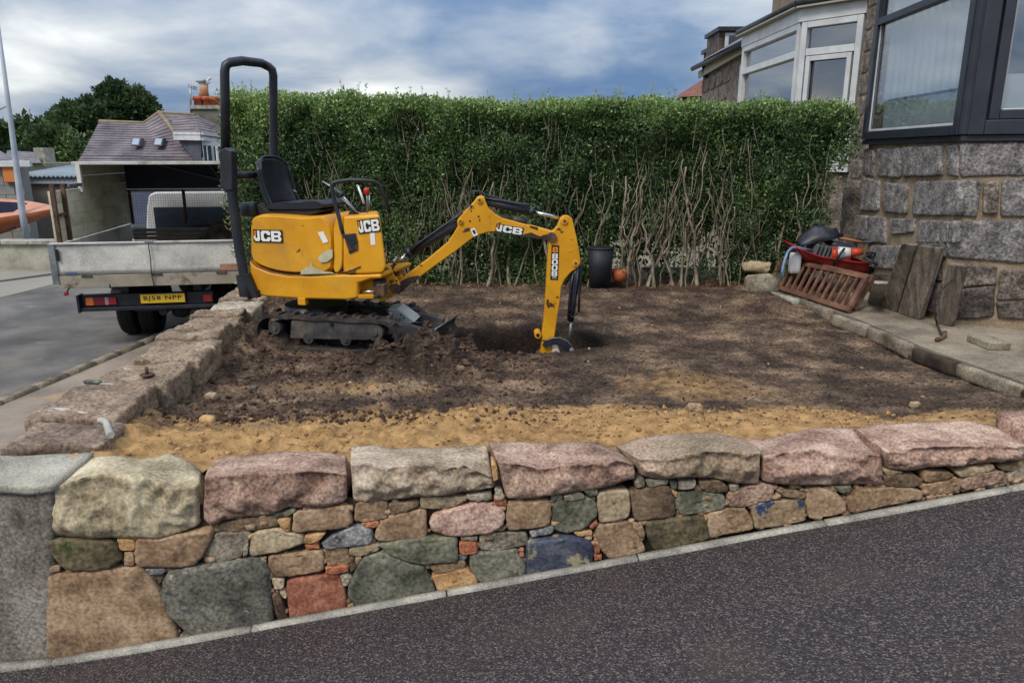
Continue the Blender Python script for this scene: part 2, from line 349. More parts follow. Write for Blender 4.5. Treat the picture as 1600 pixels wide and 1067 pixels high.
m = MB(); 
for i in range(26):
    a = kl[0]+kd*(0.46*i); b = kl[0]+kd*(0.46*i+0.452)
    k_ = MB().rockbox((a+b)/2-kn*0.06+Vector((0, 0, -0.03)), 0.226, 0.055, 0.07, (kd, -kn, Vector((0, 0, 1))), (3, 2, 2), 0.008, 0.004, 5, i)
    if i == 0: kerbp = thing('pavement_kerb', 'row of flush concrete kerb stones between the road and the pavement by the wall', 'kerb', kl[0]); kerbp['kind'] = 'structure'
    k_.make('kerb_stone', M_dconc, kerbp)
# far pavement and kerb across the junction
fp = [onz(-200, 452, 0.04), onz(0, 438, 0.04), onz(95, 425, 0.04), onz(330, 402, 0.04), onz(330, 385, 0.04), onz(95, 398, 0.04), onz(0, 408, 0.04), onz(-200, 416, 0.04)]
sheet('far_pavement', fp, mat('far_paving', [(120, 116, 106), (142, 138, 126)], 0.8, 0.9, 0.2), 0.1)
sheet('driveway_crossing', [onz(-200, 505, 0.006), onz(0, 465, 0.006), onz(100, 440, 0.006), onz(100, 428, 0.006), onz(0, 441, 0.006), onz(-200, 458, 0.006)], mat('pale_crossing', [(122, 118, 110), (140, 134, 124)], 0.6, 0.9, 0.2, 100))
# tarmac drive in front of the wall
def asph():
    m = bpy.data.materials.new('drive_tarmac'); m.use_nodes = True; t = m.node_tree; b = t.nodes['Principled BSDF']
    c = N(t, 'ShaderNodeTexCoord'); v = N(t, 'ShaderNodeTexVoronoi'); v.inputs['Scale'].default_value = 150; t.links.new(c.outputs['Object'], v.inputs['Vector'])
    r = N(t, 'ShaderNodeValToRGB'); sp = N(t, 'ShaderNodeSeparateColor'); t.links.new(v.outputs['Color'], sp.inputs[0]); t.links.new(sp.outputs[0], r.inputs[0]); e = r.color_ramp.elements
    e[0].position = 0; e[0].color = lin((34, 29, 31)); e[1].position = 0.5; e[1].color = lin((58, 50, 52)); q = e.new(0.8); q.color = lin((76, 67, 68)); q = e.new(0.95); q.color = lin((116, 105, 99))
    n = N(t, 'ShaderNodeTexNoise'); n.inputs['Scale'].default_value = 1.8; n.inputs['Detail'].default_value = 7; t.links.new(c.outputs['Object'], n.inputs['Vector'])
    r2 = N(t, 'ShaderNodeValToRGB'); t.links.new(n.outputs[0], r2.inputs[0]); e = r2.color_ramp.elements; e[0].position = 0.55; e[0].color = (0, 0, 0, 1); e[1].position = 0.75; e[1].color = (0.5, 0.5, 0.5, 1)
    x = N(t, 'ShaderNodeMix', data_type='RGBA'); t.links.new(r2.outputs[0], x.inputs[0]); t.links.new(r.outputs[0], x.inputs[6]); x.inputs[7].default_value = lin((84, 72, 60)); t.links.new(x.outputs[2], b.inputs['Base Color'])
    b.inputs['Roughness'].default_value = 0.62; b.inputs['Specular IOR Level'].default_value = 0.35
    n3 = N(t, 'ShaderNodeTexNoise'); n3.inputs['Scale'].default_value = 30; n3.inputs['Detail'].default_value = 4; t.links.new(c.outputs['Object'], n3.inputs['Vector'])
    h = math_(t, 'ADD', math_(t, 'MULTIPLY', v.outputs['Distance'], -1.0), math_(t, 'ADD', math_(t, 'MULTIPLY', sp.outputs[1], 0.9), n3.outputs[0]))
    bu = N(t, 'ShaderNodeBump'); bu.inputs['Strength'].default_value = 1.0; bu.inputs['Distance'].default_value = 0.006; t.links.new(h, bu.inputs['Height']); t.links.new(bu.outputs[0], b.inputs['Normal'])
    return m
gx = np.linspace(-3.1, 9, 260); gs = np.linspace(0, 1, 90)
X, S = np.meshgrid(gx, gs); Yw = wline(X)-0.055; Y = -5+(Yw+5)*S; Z = drive_z(X, Y)+fbm(X*1.5, Y*1.5, 3, 5)*0.008
def gridF(nx, ny):
    i = np.arange((ny-1)*(nx-1)); a = (i//(nx-1))*nx+i % (nx-1); return np.stack([a, a+1, a+nx+1, a+nx], 1)
o = npmesh('driveway', np.stack([X, Y, Z], -1).reshape(-1, 3), gridF(260, 90), asph(), kind='structure')
# thin concrete edging between tarmac and wall
edg = thing('concrete_edging', 'thin pale concrete edging strip between the tarmac drive and the foot of the stone wall', 'edging', (-3, wline(-3), 0)); edg['kind'] = 'structure'
for i in range(13):
    x0 = -3.05+i*0.915; x1 = x0+0.909
    a = Vector((x0, wline(x0)-0.045, 0)); b = Vector((x1, wline(x1)-0.045, 0))
    a.z = float(drive_z(a.x, a.y)); b.z = float(drive_z(b.x, b.y)); d = (b-a).normalized(); s_ = Vector((-d.y, d.x, 0)).normalized()
    MB().rockbox((a+b)/2+Vector((0, 0, -0.012)), (b-a).length/2, 0.022, 0.03, (d, s_, d.cross(s_)), (10, 2, 2), 0.004, 0.0008, 12, i).make('edging_block', M_conc, edg)
# --- soil sheet with its trench, spoil heaps and sand
NX, NY = 400, 420
gx = np.linspace(-2.75, 3.7, NX); gy = np.linspace(3.26, 9.7, NY)
X, Yg = np.meshgrid(gx, gy); Y = Yg+0.078*(X+2.2)
X = np.maximum(X, -2.08-0.105*(Y-3.6)-.10); X = np.where(Yg < 3.42, np.maximum(X, -2.13), X)
HC = onz(835, 536, 0.7); MC = onz(655, 572, 0.74); MC2 = onz(430, 540, 0.74)
TRK = onz(515, 520, 0.72)
def soil_h(X, Y):
    X = np.asarray(X, float); Y = np.asarray(Y, float)
    yl = Y-0.078*(X+2.2)
    z = 0.722+0.125*(1-sst(3.55, 4.7, yl))
    z = z+fbm(X*0.9, Y*0.9, 3, 3)*0.05+fbm(X*2.2, Y*3.6, 3, 31)*0.03+fbm(X*7, Y*8, 3, 35)*.012
    z = z+0.125*sst(6.4, 8.6, Y)
    dug = sst(0.9, -0.2, X)*sst(8.3, 6.6, Y)*0.8+0.25
    lum = fbm(X*6, Y*7, 4, 11, 0.6)
    dug = dug*.72
    z = z+np.maximum(lum, -0.05)*0.075*dug+fbm(X*22, Y*26, 3, 21, 0.6)*0.022*(0.4+dug)+np.abs(fbm(X*13, Y*15, 3, 77))*0.03*dug+fbm(X*16, Y*20, 3, 123, .7)*.012*np.exp(-((yl-3.7)/.35)**2)
    # sand ridge against the coping
    z = z+0.035*np.exp(-((yl-3.85)/0.2)**2)*(0.6+fbm(X*4, Y*4, 2, 41))*sst(2.4, 1.4, X)
    # spoil heaps
    for (c, rx, ry, h) in ((MC, 0.52, 0.28, 0.23), (onz(690, 545, .74), .3, .2, .08), (onz(735, 545, 0.74), 0.30, 0.16, 0.10), (MC2, 0.5, 0.22, 0.12), (onz(330, 560, 0.74), 0.45, 0.5, 0.06), (onz(405, 632, 0.8), 0.5, 0.16, 0.06), (onz(400, 520, 0.72)+Vector((0, 0.5, 0)), 0.3, 0.4, 0.14)):
        d = ((X-c.x)/rx)**2+((Y-c.y)/ry)**2; z = z+h*np.exp(-d*1.3)*(1+1.1*fbm(X*9, Y*9, 3, 51, .6))
    # along the street wall
    xl = X-(-2.1-0.1*(Y-3.6)); z = z+0.06*np.exp(-(xl/0.16)**2)
    # trench
    e = (np.abs((X-HC.x+0.10)/0.76)**2.6+np.abs((Y-HC.y)/(0.46-0.20*sst(0.2, 0.9, X)))**2.6)+fbm(X*5, Y*5, 3, 61)*0.5
    z = z-0.55*sst(1.12, 0.62, e)*(1+0.2*fbm(X*7, Y*7, 3, 71))
    return z
Z = soil_h(X, Y)
yl = Yg
sand = 1-sst(3.72, 4.55, yl+fbm(X*1.6, Y*1.6, 3, 81)*0.55-0.12*np.exp(-((X+1.1)/0.5)**2))
sand = sand*(1-0.85*sst(2.4, 3.1, X+(yl-3.5)*-0.6))
c1 = onz(1090, 600, 0.75); c2 = onz(620, 605, 0.75)
sand = np.maximum(sand, 0.58*np.exp(-(((X-c1.x)/0.8)**2+((Y-c1.y)/0.42)**2)))
sand = np.maximum(sand, 0.5*np.exp(-(((X-c2.x+0.3)/0.9)**2+((Y-c2.y)/0.16)**2)))
ee = np.abs((X-HC.x+0.10)/0.98)**2.4+np.abs((Y-HC.y)/0.62)**2.4+fbm(X*4, Y*4, 3, 61)*0.6
damp = 0.75*sst(1.3, .7, ee)
for (c, rx, ry, k) in ((MC, .62, .36, .7), (MC2, .6, .3, .3), (onz(735, 545, .74), .4, .25, .6), (onz(1100, 460, .73), 2.6, .5, .25)):
    damp = np.maximum(damp, k*np.exp(-(((X-c.x)/rx)**2+((Y-c.y)/ry)**2)**1.5)*(1+.9*fbm(X*5, Y*5, 3, 99)))
npmesh('garden_soil', np.stack([X, Y, Z], -1).reshape(-1, 3), gridF(NX, NY), M_soil, attr={'sand': sand.ravel(), 'damp': np.clip(damp, 0, 1).ravel()}, kind='structure')
# lumps and small stones lying on it
phi = (1+5**0.5)/2
ICO = np.array([(-1, phi, 0), (1, phi, 0), (-1, -phi, 0), (1, -phi, 0), (0, -1, phi), (0, 1, phi), (0, -1, -phi), (0, 1, -phi), (phi, 0, -1), (phi, 0, 1), (-phi, 0, -1), (-phi, 0, 1)])/1.9
ICF = np.array([(0, 11, 5), (0, 5, 1), (0, 1, 7), (0, 7, 10), (0, 10, 11), (1, 5, 9), (5, 11, 4), (11, 10, 2), (10, 7, 6), (7, 1, 8), (3, 9, 4), (3, 4, 2), (3, 2, 6), (3, 6, 8), (3, 8, 9), (4, 9, 5), (2, 4, 11), (6, 2, 10), (8, 6, 7), (9, 8, 1)])
rg = np.random.RandomState(4)
def lumps(name, P, r, mat_, label, cat):
    n = len(P); V = ICO[None]*(1+rg.uniform(-.3, .3, (n, 12, 1)))*r[:, None, None]*rg.uniform(0.55, 1.25, (n, 1, 3)); V[..., 2] *= 0.8
    V = V+P[:, None, :]; F = (ICF[None]+12*np.arange(n)[:, None, None]).reshape(-1, 3)
    return npmesh(name, V.reshape(-1, 3), F, mat_, smooth=False, kind='stuff', label=label, category=cat)
def scat(n, x0, x1, y0, y1): return rg.uniform(x0, x1, n), rg.uniform(y0, y1, n)
xs = []; ys = []; rr = []
for n, x0, x1, y0, y1, r0, r1 in ((6500, -2.2, 3.2, 3.9, 9.0, .003, .011), (2400, -2.1, 0.3, 4.0, 6.2, .004, .02), (500, MC.x-.7, MC.x+.6, MC.y-.3, MC.y+.4, .008, .035), (420, -1.9, -0.6, 4.0, 4.4, .006, .026), (260, 0.0, 3.0, 4.2, 6.0, .004, .018), (200, -2.3, -1.6, 5, 6.6, .01, .03), (200, -0.7, 0.3, 5.7, 6.2, .008, .03)):
    x, y = scat(n, x0, x1, y0, y1); xs.append(x); ys.append(y); rr.append(r0+(r1-r0)*rg.rand(n)**2.5)
x = np.concatenate(xs); y = np.concatenate(ys); r_ = np.concatenate(rr); z = soil_h(x, y)+r_*0.25
lumps('soil_clods', np.stack([x, y, z], 1), r_, M_clod, 'dark lumps of dug soil scattered over the garden', 'soil')
x, y = scat(2600, -1.95, 2.4, 3.38, 4.2); r_ = .003+.016*rg.rand(2600)**5; y = y+.078*(x+2.2)
lumps('sand_clods', np.stack([x, y, soil_h(x, y)+r_*.3], 1), r_, M_sandclod, 'pale sandy lumps along the coping stones', 'sand')
x, y = scat(190, -1.8, 3.1, 4.0, 8.6); r_ = .004+.015*rg.rand(190)**3
lumps('pebbles', np.stack([x, y, soil_h(x, y)+r_*.3], 1), r_, ST['brown'], 'small pale pebbles scattered over the dug soil', 'pebbles')
def rock(name, px, py, w, mt, label, cat='stone', z=None, hz=0.7, seed=1, n=(6, 6, 5), amp=0.12, asp=0.8):
    p = onz(px, py, 0.75); zz_ = float(soil_h(p.x, p.y)) if z is None else z
    p = onz(px, py, zz_); s_ = w/2
    o = MB().rockbox(p+Vector((0, 0, s_*hz*0.6)), s_, s_*asp, s_*hz, None, n, s_*hz*0.75, s_*amp*2, 1.0/w, seed).make(name, mt)
    o['label'] = label; o['category'] = cat; return o
for a in ((795, 655, .055, 'grey', 'round grey cobble on the sand edge near the third coping stone from the left', 3),
          (330, 624, .085, 'beige', 'flat pale stone lying on the soil beside the street wall', 4),
          (397, 608, .045, 'basalt', 'small black stone on the dug soil right of the street wall', 5),
          (1428, 634, .06, 'beige', 'rounded cream stone on the sand near the right end of the wall', 6),
          (1085, 645, .10, 'brown', 'brown stone half buried in the sand behind the middle coping stones', 7),
          (1152, 650, .05, 'beige', 'small cream stone in the sand right of the brown one', 8),
          (325, 662, .09, 'orange', 'flat tan stone tilted on the sand heap by the wall corner', 9),
          (720, 578, .06, 'dbrown', 'dark stone on the spoil heap beside the digger track', 10),
          (545, 660, .04, 'basalt', 'small black lump on the sand behind the second coping stone', 11)):
    rock('loose_stone', a[0], a[1], a[2], ST[a[3]], a[4], seed=a[5])
# neighbour's ground beyond the hedge, concrete path along the house
sheet('neighbour_ground', [(-3.3, 9.55, 0.70), (6, 9.55, 0.70), (6, 30, 0.70), (-4.4, 30, 0.70)], mat('gravel_ground', [(96, 88, 74), (134, 126, 108)], 3, 0.95, 0.4, 80), 0.8)
PZ = 0.84
pe = [onz(1175, 449, PZ), onz(1330, 497, PZ), onz(1440, 545, PZ), onz(1600, 601, PZ)]
d = (pe[3]-pe[2]).normalized(); pe.append(pe[3]+d*1.6)
sheet('house_path', [pe[0]+Vector((0.04, 0, 0))]+[p+Vector((0.045, 0.02, 0)) for p in pe[1:]]+[(9, 3.3, PZ), (9, 9.5, PZ), (2.9, 9.5, PZ)],
      mat('path_concrete', [(96, 86, 74), (128, 116, 100), (150, 138, 120)], 2.5, 0.92, 0.4, 60, grain=0.35, wear=((92, 76, 60), 0.56, 1.8, 0.15)), 0.30)
# kerb blocks that edge the path
kerb2 = thing('path_kerb', 'broken concrete kerb between the dug soil and the path by the house', 'kerb', pe[0]); kerb2['kind'] = 'structure'
KB = [((1190, 452), (1247, 470), .032, M_conc, 1), ((1250, 468), (1300, 487), .05, M_dconc, 2), ((1302, 492), (1358, 511), .035, M_dconc, 3), ((1360, 512), (1426, 541), .035, M_dconc, 4), ((1430, 546), (1500, 570), .03, M_core, 5), ((1500, 570), (1600, 606), .028, M_dconc, 6)]
for (a, b, hh, mt, sd_) in KB:
    a = onz(a[0], a[1], PZ+.005); b = onz(b[0], b[1], PZ+.005); d = (b-a).normalized(); s_ = Vector((-d.y, d.x, 0))
    MB().rockbox((a+b)/2-Vector((0, 0, hh+.012)), (b-a).length/2-.004, 0.035, hh+.025, (d, s_, Vector((0, 0, 1))), (10, 2, 4), 0.012, 0.009, 14, sd_).make('kerb_block', mt, kerb2)
p = onz(1295, 500, 0.74); MB().cyl(p-Vector((0, 0, .1)), p+Vector((0, 0, .10)), .035, 10).make('kerb_post', M_dconc, kerb2, bevel=.006)
MB().rockbox((pe[2]+pe[4])/2+Vector((-0.03, -0.02, -.11)), (pe[4]-pe[2]).length/2, .06, .085, (d0 := (pe[4]-pe[2]).normalized(), Vector((-d0.y, d0.x, 0)), Vector((0, 0, 1))), (40, 4, 6), .02, .035, 9, 3).make('broken_bedding', M_core, kerb2)
MB().rockbox((pe[1]+pe[2])/2+Vector((-0.0, -0.02, -.12)), (pe[2]-pe[1]).length/2, .05, .06, (d0 := (pe[2]-pe[1]).normalized(), Vector((-d0.y, d0.x, 0)), Vector((0, 0, 1))), (20, 3, 4), .02, .02, 9, 4).make('broken_bedding', M_core, kerb2)

# ------------------------------------------------------------ front retaining wall
WD = Vector((1, 0.078, 0)).normalized(); WN = Vector((0.078, -1, 0)).normalized()*-1     # WN points away from the camera
WP = Vector((-2.2, 3.0, 0))
def wp(p): return onp(p[0], p[1], WP, WN)
def stone_from(poly3, nrm, dep, out, seed, n=22, rough=0.010, grow=1.015):
    # poly3: outline on a plane; nrm points to the viewer
    P = [Vector(p) for p in poly3]; c = sum(P, Vector())/len(P); P = [c+(p-c)*grow for p in P]
    Q = []
    for i, p in enumerate(P):
        a = P[i-1]; b = P[(i+1) % len(P)]; Q += [p+(a-p)*0.10, p+(b-p)*0.10]
    P = Q
    L = [(P[(i+1) % len(P)]-P[i]).length for i in range(len(P))]; T = sum(L); pts = []
    for k in range(n):
        s_ = T*k/n; i = 0
        while s_ > L[i]: s_ -= L[i]; i += 1
        pts.append(P[i]+(P[(i+1) % len(P)]-P[i])*(s_/L[i]))
    size = math.sqrt(sum((p-c).length for p in pts)/n)
    off = Vector((seed*3.7, seed*1.3, seed*0.7))
    def nz(p, f): return noise.noise((p+off)*f)
    rings = []
    for (sc_, o_, dis) in ((1.0, -dep, 0), (1.0, -0.012, .4), (0.99, out*0.45, 1), (0.955, out*0.85, 1), (0.88, out, 1), (0.78, out, 1), (0.66, out, 1), (0.53, out, 1), (0.40, out, 1), (0.26, out, 1), (0.12, out, 1)):
        r_ = []
        for p in pts:
            q = c+(p-c)*sc_
            q = q+nrm*(o_+dis*rough*((abs(nz(q, 9))*-2.2+.5+nz(q, 21)*.9)*(min(size, .075)*2.2)+(abs(nz(q, 46))*-.35+nz(q, 85)*.16)*(1 if sc_ > .6 else .25)))
            if dis and sc_ > 0.9: q = q+(p-c).normalized()*(nz(p, 22)*0.005+nz(p, 60)*.003)
            r_.append(q)
        rings.append(r_)
    m = MB(); m.loft(rings, True, True, False)
    k = len(m.v); m.v.append(c+nrm*(out*1.05+rough*nz(c, 14)*size*2)); b = k-n
    for i in range(n): m.f.append((b+i, b+(i+1) % n, k)); m.sm.append(True)
    # orient
    nn = Vector(); 
    for i in range(n): nn += (pts[i]-c).cross(pts[(i+1) % n]-c)
    if nn.dot(nrm) < 0: m.f = [f[::-1] for f in m.f]
    return m
fw = thing('retaining_wall', 'dry stone retaining wall of mixed rubble under big rough granite coping stones beside the tarmac', 'stone wall', (-2.2, 3.0, 0))
S7 = (0, 640, 2.498); S8 = (500, 640, 2.857); S9 = (1000, 620, 2.667)
STN = [
(S7, 'moss', [(190,500),(300,500),(430,505),(465,530),(480,575),(440,610),(350,620),(270,620),(215,570)]), (S7,'orange',[(460,500),(525,503),(532,545),(470,545)]), (S7,'brown',[(488,550),(525,552),(525,605),(488,605)]),
(S7,'brown',[(535,500),(620,500),(720,480),(825,462),(835,485),(800,560),(760,605),(650,612),(535,605)]), (S7,'dbrown',[(850,450),(920,430),(1000,420),(1080,415),(1090,450),(980,470),(880,475)]),
(S7,'grey',[(845,480),(975,475),(975,500),(945,570),(870,595),(795,592),(800,565)]), (S7,'green',[(1050,410),(1150,383),(1155,395),(1120,415),(1050,420)]), (S7,'orange',[(1080,425),(1135,420),(1135,470),(1105,468)]),
(S7,'brown',[(1150,395),(1350,370),(1378,440),(1340,460),(1230,470),(1140,475)]), (S7,'beige',[(995,475),(1080,462),(1180,490),(1185,520),(1090,550),(975,572),(975,540)]), (S7,'grey',[(950,570),(955,530),(970,515),(970,560)]),
(S7,'orange',[(1190,488),(1275,478),(1240,512),(1195,520)]), (S7,'brick',[(1190,525),(1240,518),(1250,540),(1195,545)]), (S7,'brown',[(1050,570),(1120,565),(1260,545),(1265,625),(1130,648),(1065,650),(1048,610)]),
(S7,'brown',[(1270,545),(1355,535),(1370,590),(1350,605),(1275,605)]), (S7,'brick',[(1270,610),(1360,603),(1362,625),(1310,637),(1272,635)]),
(S7,'brown',[(200,640),(350,625),(480,615),(560,612),(590,650),(640,740),(705,895),(680,910),(560,930),(400,950),(190,985),(188,800),(190,680)]), (S7,'blue',[(570,615),(655,617),(640,640),(585,635)]), (S7,'dbrown',[(590,645),(645,645),(625,680)]),
(S7,'basalt',[(665,625),(780,605),(900,590),(1010,575),(1050,620),(1055,720),(1065,820),(1020,850),(880,875),(790,892),(720,850),(660,790),(635,710),(645,660)]), (S7,'beige',[(1060,655),(1110,660),(1105,695),(1075,700)]),
(S7,'dbrown',[(1062,715),(1090,712),(1130,825),(1100,838),(1078,800)]), (S7,'red',[(1120,665),(1200,650),(1320,635),(1345,700),(1352,790),(1240,815),(1135,828),(1125,740)]), (S7,'grey',[(1330,645),(1360,635),(1375,655),(1355,688),(1333,685)]),
(S7,'orange',[(1355,752),(1380,755),(1385,785),(1360,790)]), (S7,'brown',[(185,600),(240,605),(240,622),(190,630)]), (S7,'grey',[(705,875),(760,890),(740,905),(705,905)]), (S7,'beige',[(1090,705),(1115,702),(1118,735),(1100,730)]), (S7,'grey',[(1060,830),(1090,825),(1088,840),(1062,845)]),
(S8,'blue',[(10,590),(60,560),(160,515),(230,530),(235,595),(130,605),(20,620)]), (S8,'brown',[(155,440),(175,410),(300,405),(302,485),(200,500),(152,495)]), (S8,'dbrown',[(310,415),(440,408),(442,430),(330,470),(308,470)]),
(S8,'beige',[(450,392),(560,390),(655,385),(657,400),(640,410),(570,440),(455,440)]), (S8,'brick',[(180,505),(262,498),(260,520),(215,525)]), (S8,'brown',[(245,560),(270,500),(360,460),(470,442),(475,490),(475,570),(420,580),(320,585),(260,580)]),
(S8,'pink',[(490,500),(520,460),(640,425),(720,410),(800,435),(825,470),(815,510),(760,545),(640,558),(560,555),(500,530)]), (S8,'grey',[(655,380),(770,370),(760,400),(700,405),(660,400)]), (S8,'red',[(775,395),(830,400),(835,430),(780,425)]),
(S8,'grey',[(780,355),(815,360),(815,390),(785,385)]), (S8,'brown',[(835,415),(1025,400),(1030,450),(1028,515),(900,530),(840,535),(832,480)]), (S8,'green',[(1040,420),(1070,405),(1200,390),(1235,420),(1235,470),(1180,530),(1100,548),(1045,530),(1035,470)]),
(S8,'beige',[(1240,375),(1290,360),(1375,360),(1385,410),(1380,480),(1250,505),(1240,430)]), (S8,'dbrown',[(1380,360),(1555,335),(1585,400),(1585,470),(1410,495),(1395,430)]), (S8,'beige',[(135,615),(240,595),(265,600),(265,625),(180,650),(130,645)]),
(S8,'green',[(262,595),(450,565),(610,562),(615,640),(610,675),(440,680),(370,660),(310,640)]), (S8,'basaltg',[(195,660),(290,630),(400,680),(460,690),(485,740),(515,800),(510,820),(320,855),(175,888),(130,830),(130,790),(165,700)]),
(S8,'brown',[(490,690),(640,670),(655,695),(625,720),(510,730)]), (S8,'orange',[(500,735),(655,705),(700,750),(705,790),(530,820),(515,770)]), (S8,'brick',[(620,585),(700,580),(705,635),(625,642)]), (S8,'grey',[(625,565),(705,560),(705,578),(630,578)]),
(S8,'grey',[(715,560),(800,545),(920,545),(930,600),(880,610),(780,630),(715,620)]), (S8,'blue',[(935,540),(1040,518),(1042,548),(945,570)]), (S8,'basaltg',[(670,640),(740,630),(880,620),(885,650),(915,670),(918,745),(770,778),(720,770),(670,700)]),
(S8,'bluepaint',[(930,580),(1000,575),(1100,555),(1200,580),(1215,610),(1215,680),(1080,710),(925,740),(920,650)]), (S8,'red',[(1220,590),(1250,600),(1250,640),(1225,640)]), (S8,'brick',[(1222,650),(1260,645),(1258,670),(1225,672)]),
(S8,'orange',[(1130,545),(1215,540),(1215,560),(1150,565)]), (S8,'brown',[(1240,515),(1390,498),(1430,580),(1455,630),(1290,668),(1255,620),(1225,560)]), (S8,'brown',[(1395,500),(1440,510),(1450,560),(1430,570),(1400,530)]),
(S8,'red',[(890,615),(912,615),(910,650),(890,650)]), (S8,'grey',[(1030,390),(1080,380),(1078,405),(1035,408)]), (S8,'grey',[(1085,380),(1165,365),(1185,390),(1150,400),(1090,400)]), (S8,'green',[(1175,360),(1240,352),(1240,380),(1200,385)]),
(S8,'grey',[(1405,320),(1445,302),(1450,340),(1410,345)]), (S8,'grey',[(1455,320),(1550,312),(1550,330),(1465,345)]), (S8,'green',[(1560,318),(1595,320),(1592,352),(1570,352)]), (S8,'brown',[(775,535),(840,515),(815,540)]), (S8,'red',[(1200,520),(1235,490),(1240,510),(1215,530)]),
(S8,'blue',[(618,645),(660,645),(655,665),(620,668)]), (S8,'brown',[(160,650),(190,655),(165,690),(155,680)]), (S8,'orange',[(765,245),(790,250),(795,310),(775,320)]), (S8,'dbrown',[(132,655),(155,655),(165,695),(140,725),(130,700)]),
(S9,'moss',[(20,520),(60,515),(150,500),(265,495),(275,530),(285,590),(60,638),(35,590)]), (S9,'green',[(155,400),(230,392),(350,405),(355,460),(290,480),(165,493),(150,440)]), (S9,'dbrown',[(250,350),(330,348),(368,375),(365,395),(280,395),(245,375)]),
(S9,'grey',[(160,350),(235,342),(225,378),(160,385)]), (S9,'dbrown',[(230,375),(255,372),(258,395),(230,398)]), (S9,'grey',[(375,365),(410,365),(405,388),(375,390)]), (S9,'mauve',[(365,405),(450,372),(555,365),(552,410),(545,430),(410,458),(370,455)]),
(S9,'brown',[(280,485),(380,462),(440,465),(470,520),(468,548),(290,588),(280,540)]), (S9,'tanblue',[(465,460),(540,435),(630,425),(685,435),(688,515),(480,552),(470,500)]), (S9,'dbrown',[(565,385),(640,385),(690,400),(688,420),(600,412)]),
(S9,'brown',[(700,385),(800,382),(850,430),(855,480),(710,510),(695,470),(690,430)]), (S9,'green',[(800,370),(880,368),(860,395),(830,395)]), (S9,'brown',[(860,420),(900,385),(1020,372),(1130,375),(1170,390),(1170,420),(1000,450),(870,480)]),
(S9,'dbrown',[(1015,325),(1140,318),(1165,340),(1160,365),(1080,372),(1020,368)]), (S9,'brown',[(1190,310),(1290,315),(1310,325),(1260,350),(1185,352),(1180,330)]), (S9,'brown',[(1160,370),(1320,340),(1335,360),(1332,385),(1215,410),(1185,395)]),
(S9,'beige',[(1315,310),(1400,290),(1470,280),(1475,297),(1390,325),(1330,330)]), (S9,'mauve',[(1330,345),(1420,315),(1510,305),(1535,345),(1340,388)]), (S9,'dbrown',[(1490,290),(1590,265),(1598,280),(1560,310),(1510,305)]),
(S9,'grey',[(1530,325),(1600,285),(1680,285),(1680,325),(1535,352)]), (S9,'orange',[(135,395),(155,395),(150,410),(140,408)]), (S9,'green',[(25,345),(120,342),(115,360),(30,375)]), (S9,'dbrown',[(-40,530),(-5,520),(20,560),(20,590),(-30,620)]),
(S9,'dbrown',[(620,370),(670,370),(675,382),(625,382)]), (S9,'beige',[(1015,300),(1100,312),(1080,322),(1020,322)]), (S9,'orange',[(262,490),(280,490),(280,508),(268,508)]),
]
DES[0] = .3
ST['basaltg'] = mat('green_basalt', [(58, 66, 60), (88, 96, 86), (116, 120, 106)], 5, 0.85, 0.6, 32, grain=0.4, wear=((150, 150, 140), 0.66, 8, 0.05))
DES[0] = 0
wrg = random.Random(12)
for i, (z_, mk, poly) in enumerate(STN):
    P3 = [wp(p) for p in zm(poly, *z_)]
    big = (max(p.x for p in P3)-min(p.x for p in P3)) > 0.28
    stone_from(P3, -WN, 0.10, wrg.uniform(0.004, 0.018)+(0.018 if big else 0), i+1, 56 if big else (34 if len(poly) > 5 else 20), 0.024, 1.03).make('stone', ST[mk], fw)
# earth and small packing behind the joints
a0 = wp((75, 1000)); m = MB()
NXW = 60; rows = []
for i in range(NXW+1):
    x = -2.2+6.4*i/NXW; y = wline(x); zb = float(drive_z(x, y))-.1
    rows.append([Vector((x, y+0.03+0.02*noise.noise(Vector((x*9, j, 3))), zb+(0.80-zb)*j/8)) for j in range(9)])
m.loft(rows, False, False, False); m.f = [f for f in m.f]
m.make('wall_core', M_core, fw)
m = MB()
for k in range(900):
    x = wrg.uniform(-2.2, 2.6); zb = float(drive_z(x, wline(x))); z = wrg.uniform(zb+.01, 0.80-0.0*x)
    if z < zb: continue
    s_ = wrg.uniform(.006, .018); m.rockbox((x, wline(x)+.008+wrg.uniform(-.004, .012), z), s_*1.4, s_, s_, None, (2, 2, 2), s_*.7, s_*.4, 40, k)
m.make('packing_stone_chips', ST['brown'], fw, kind='stuff')
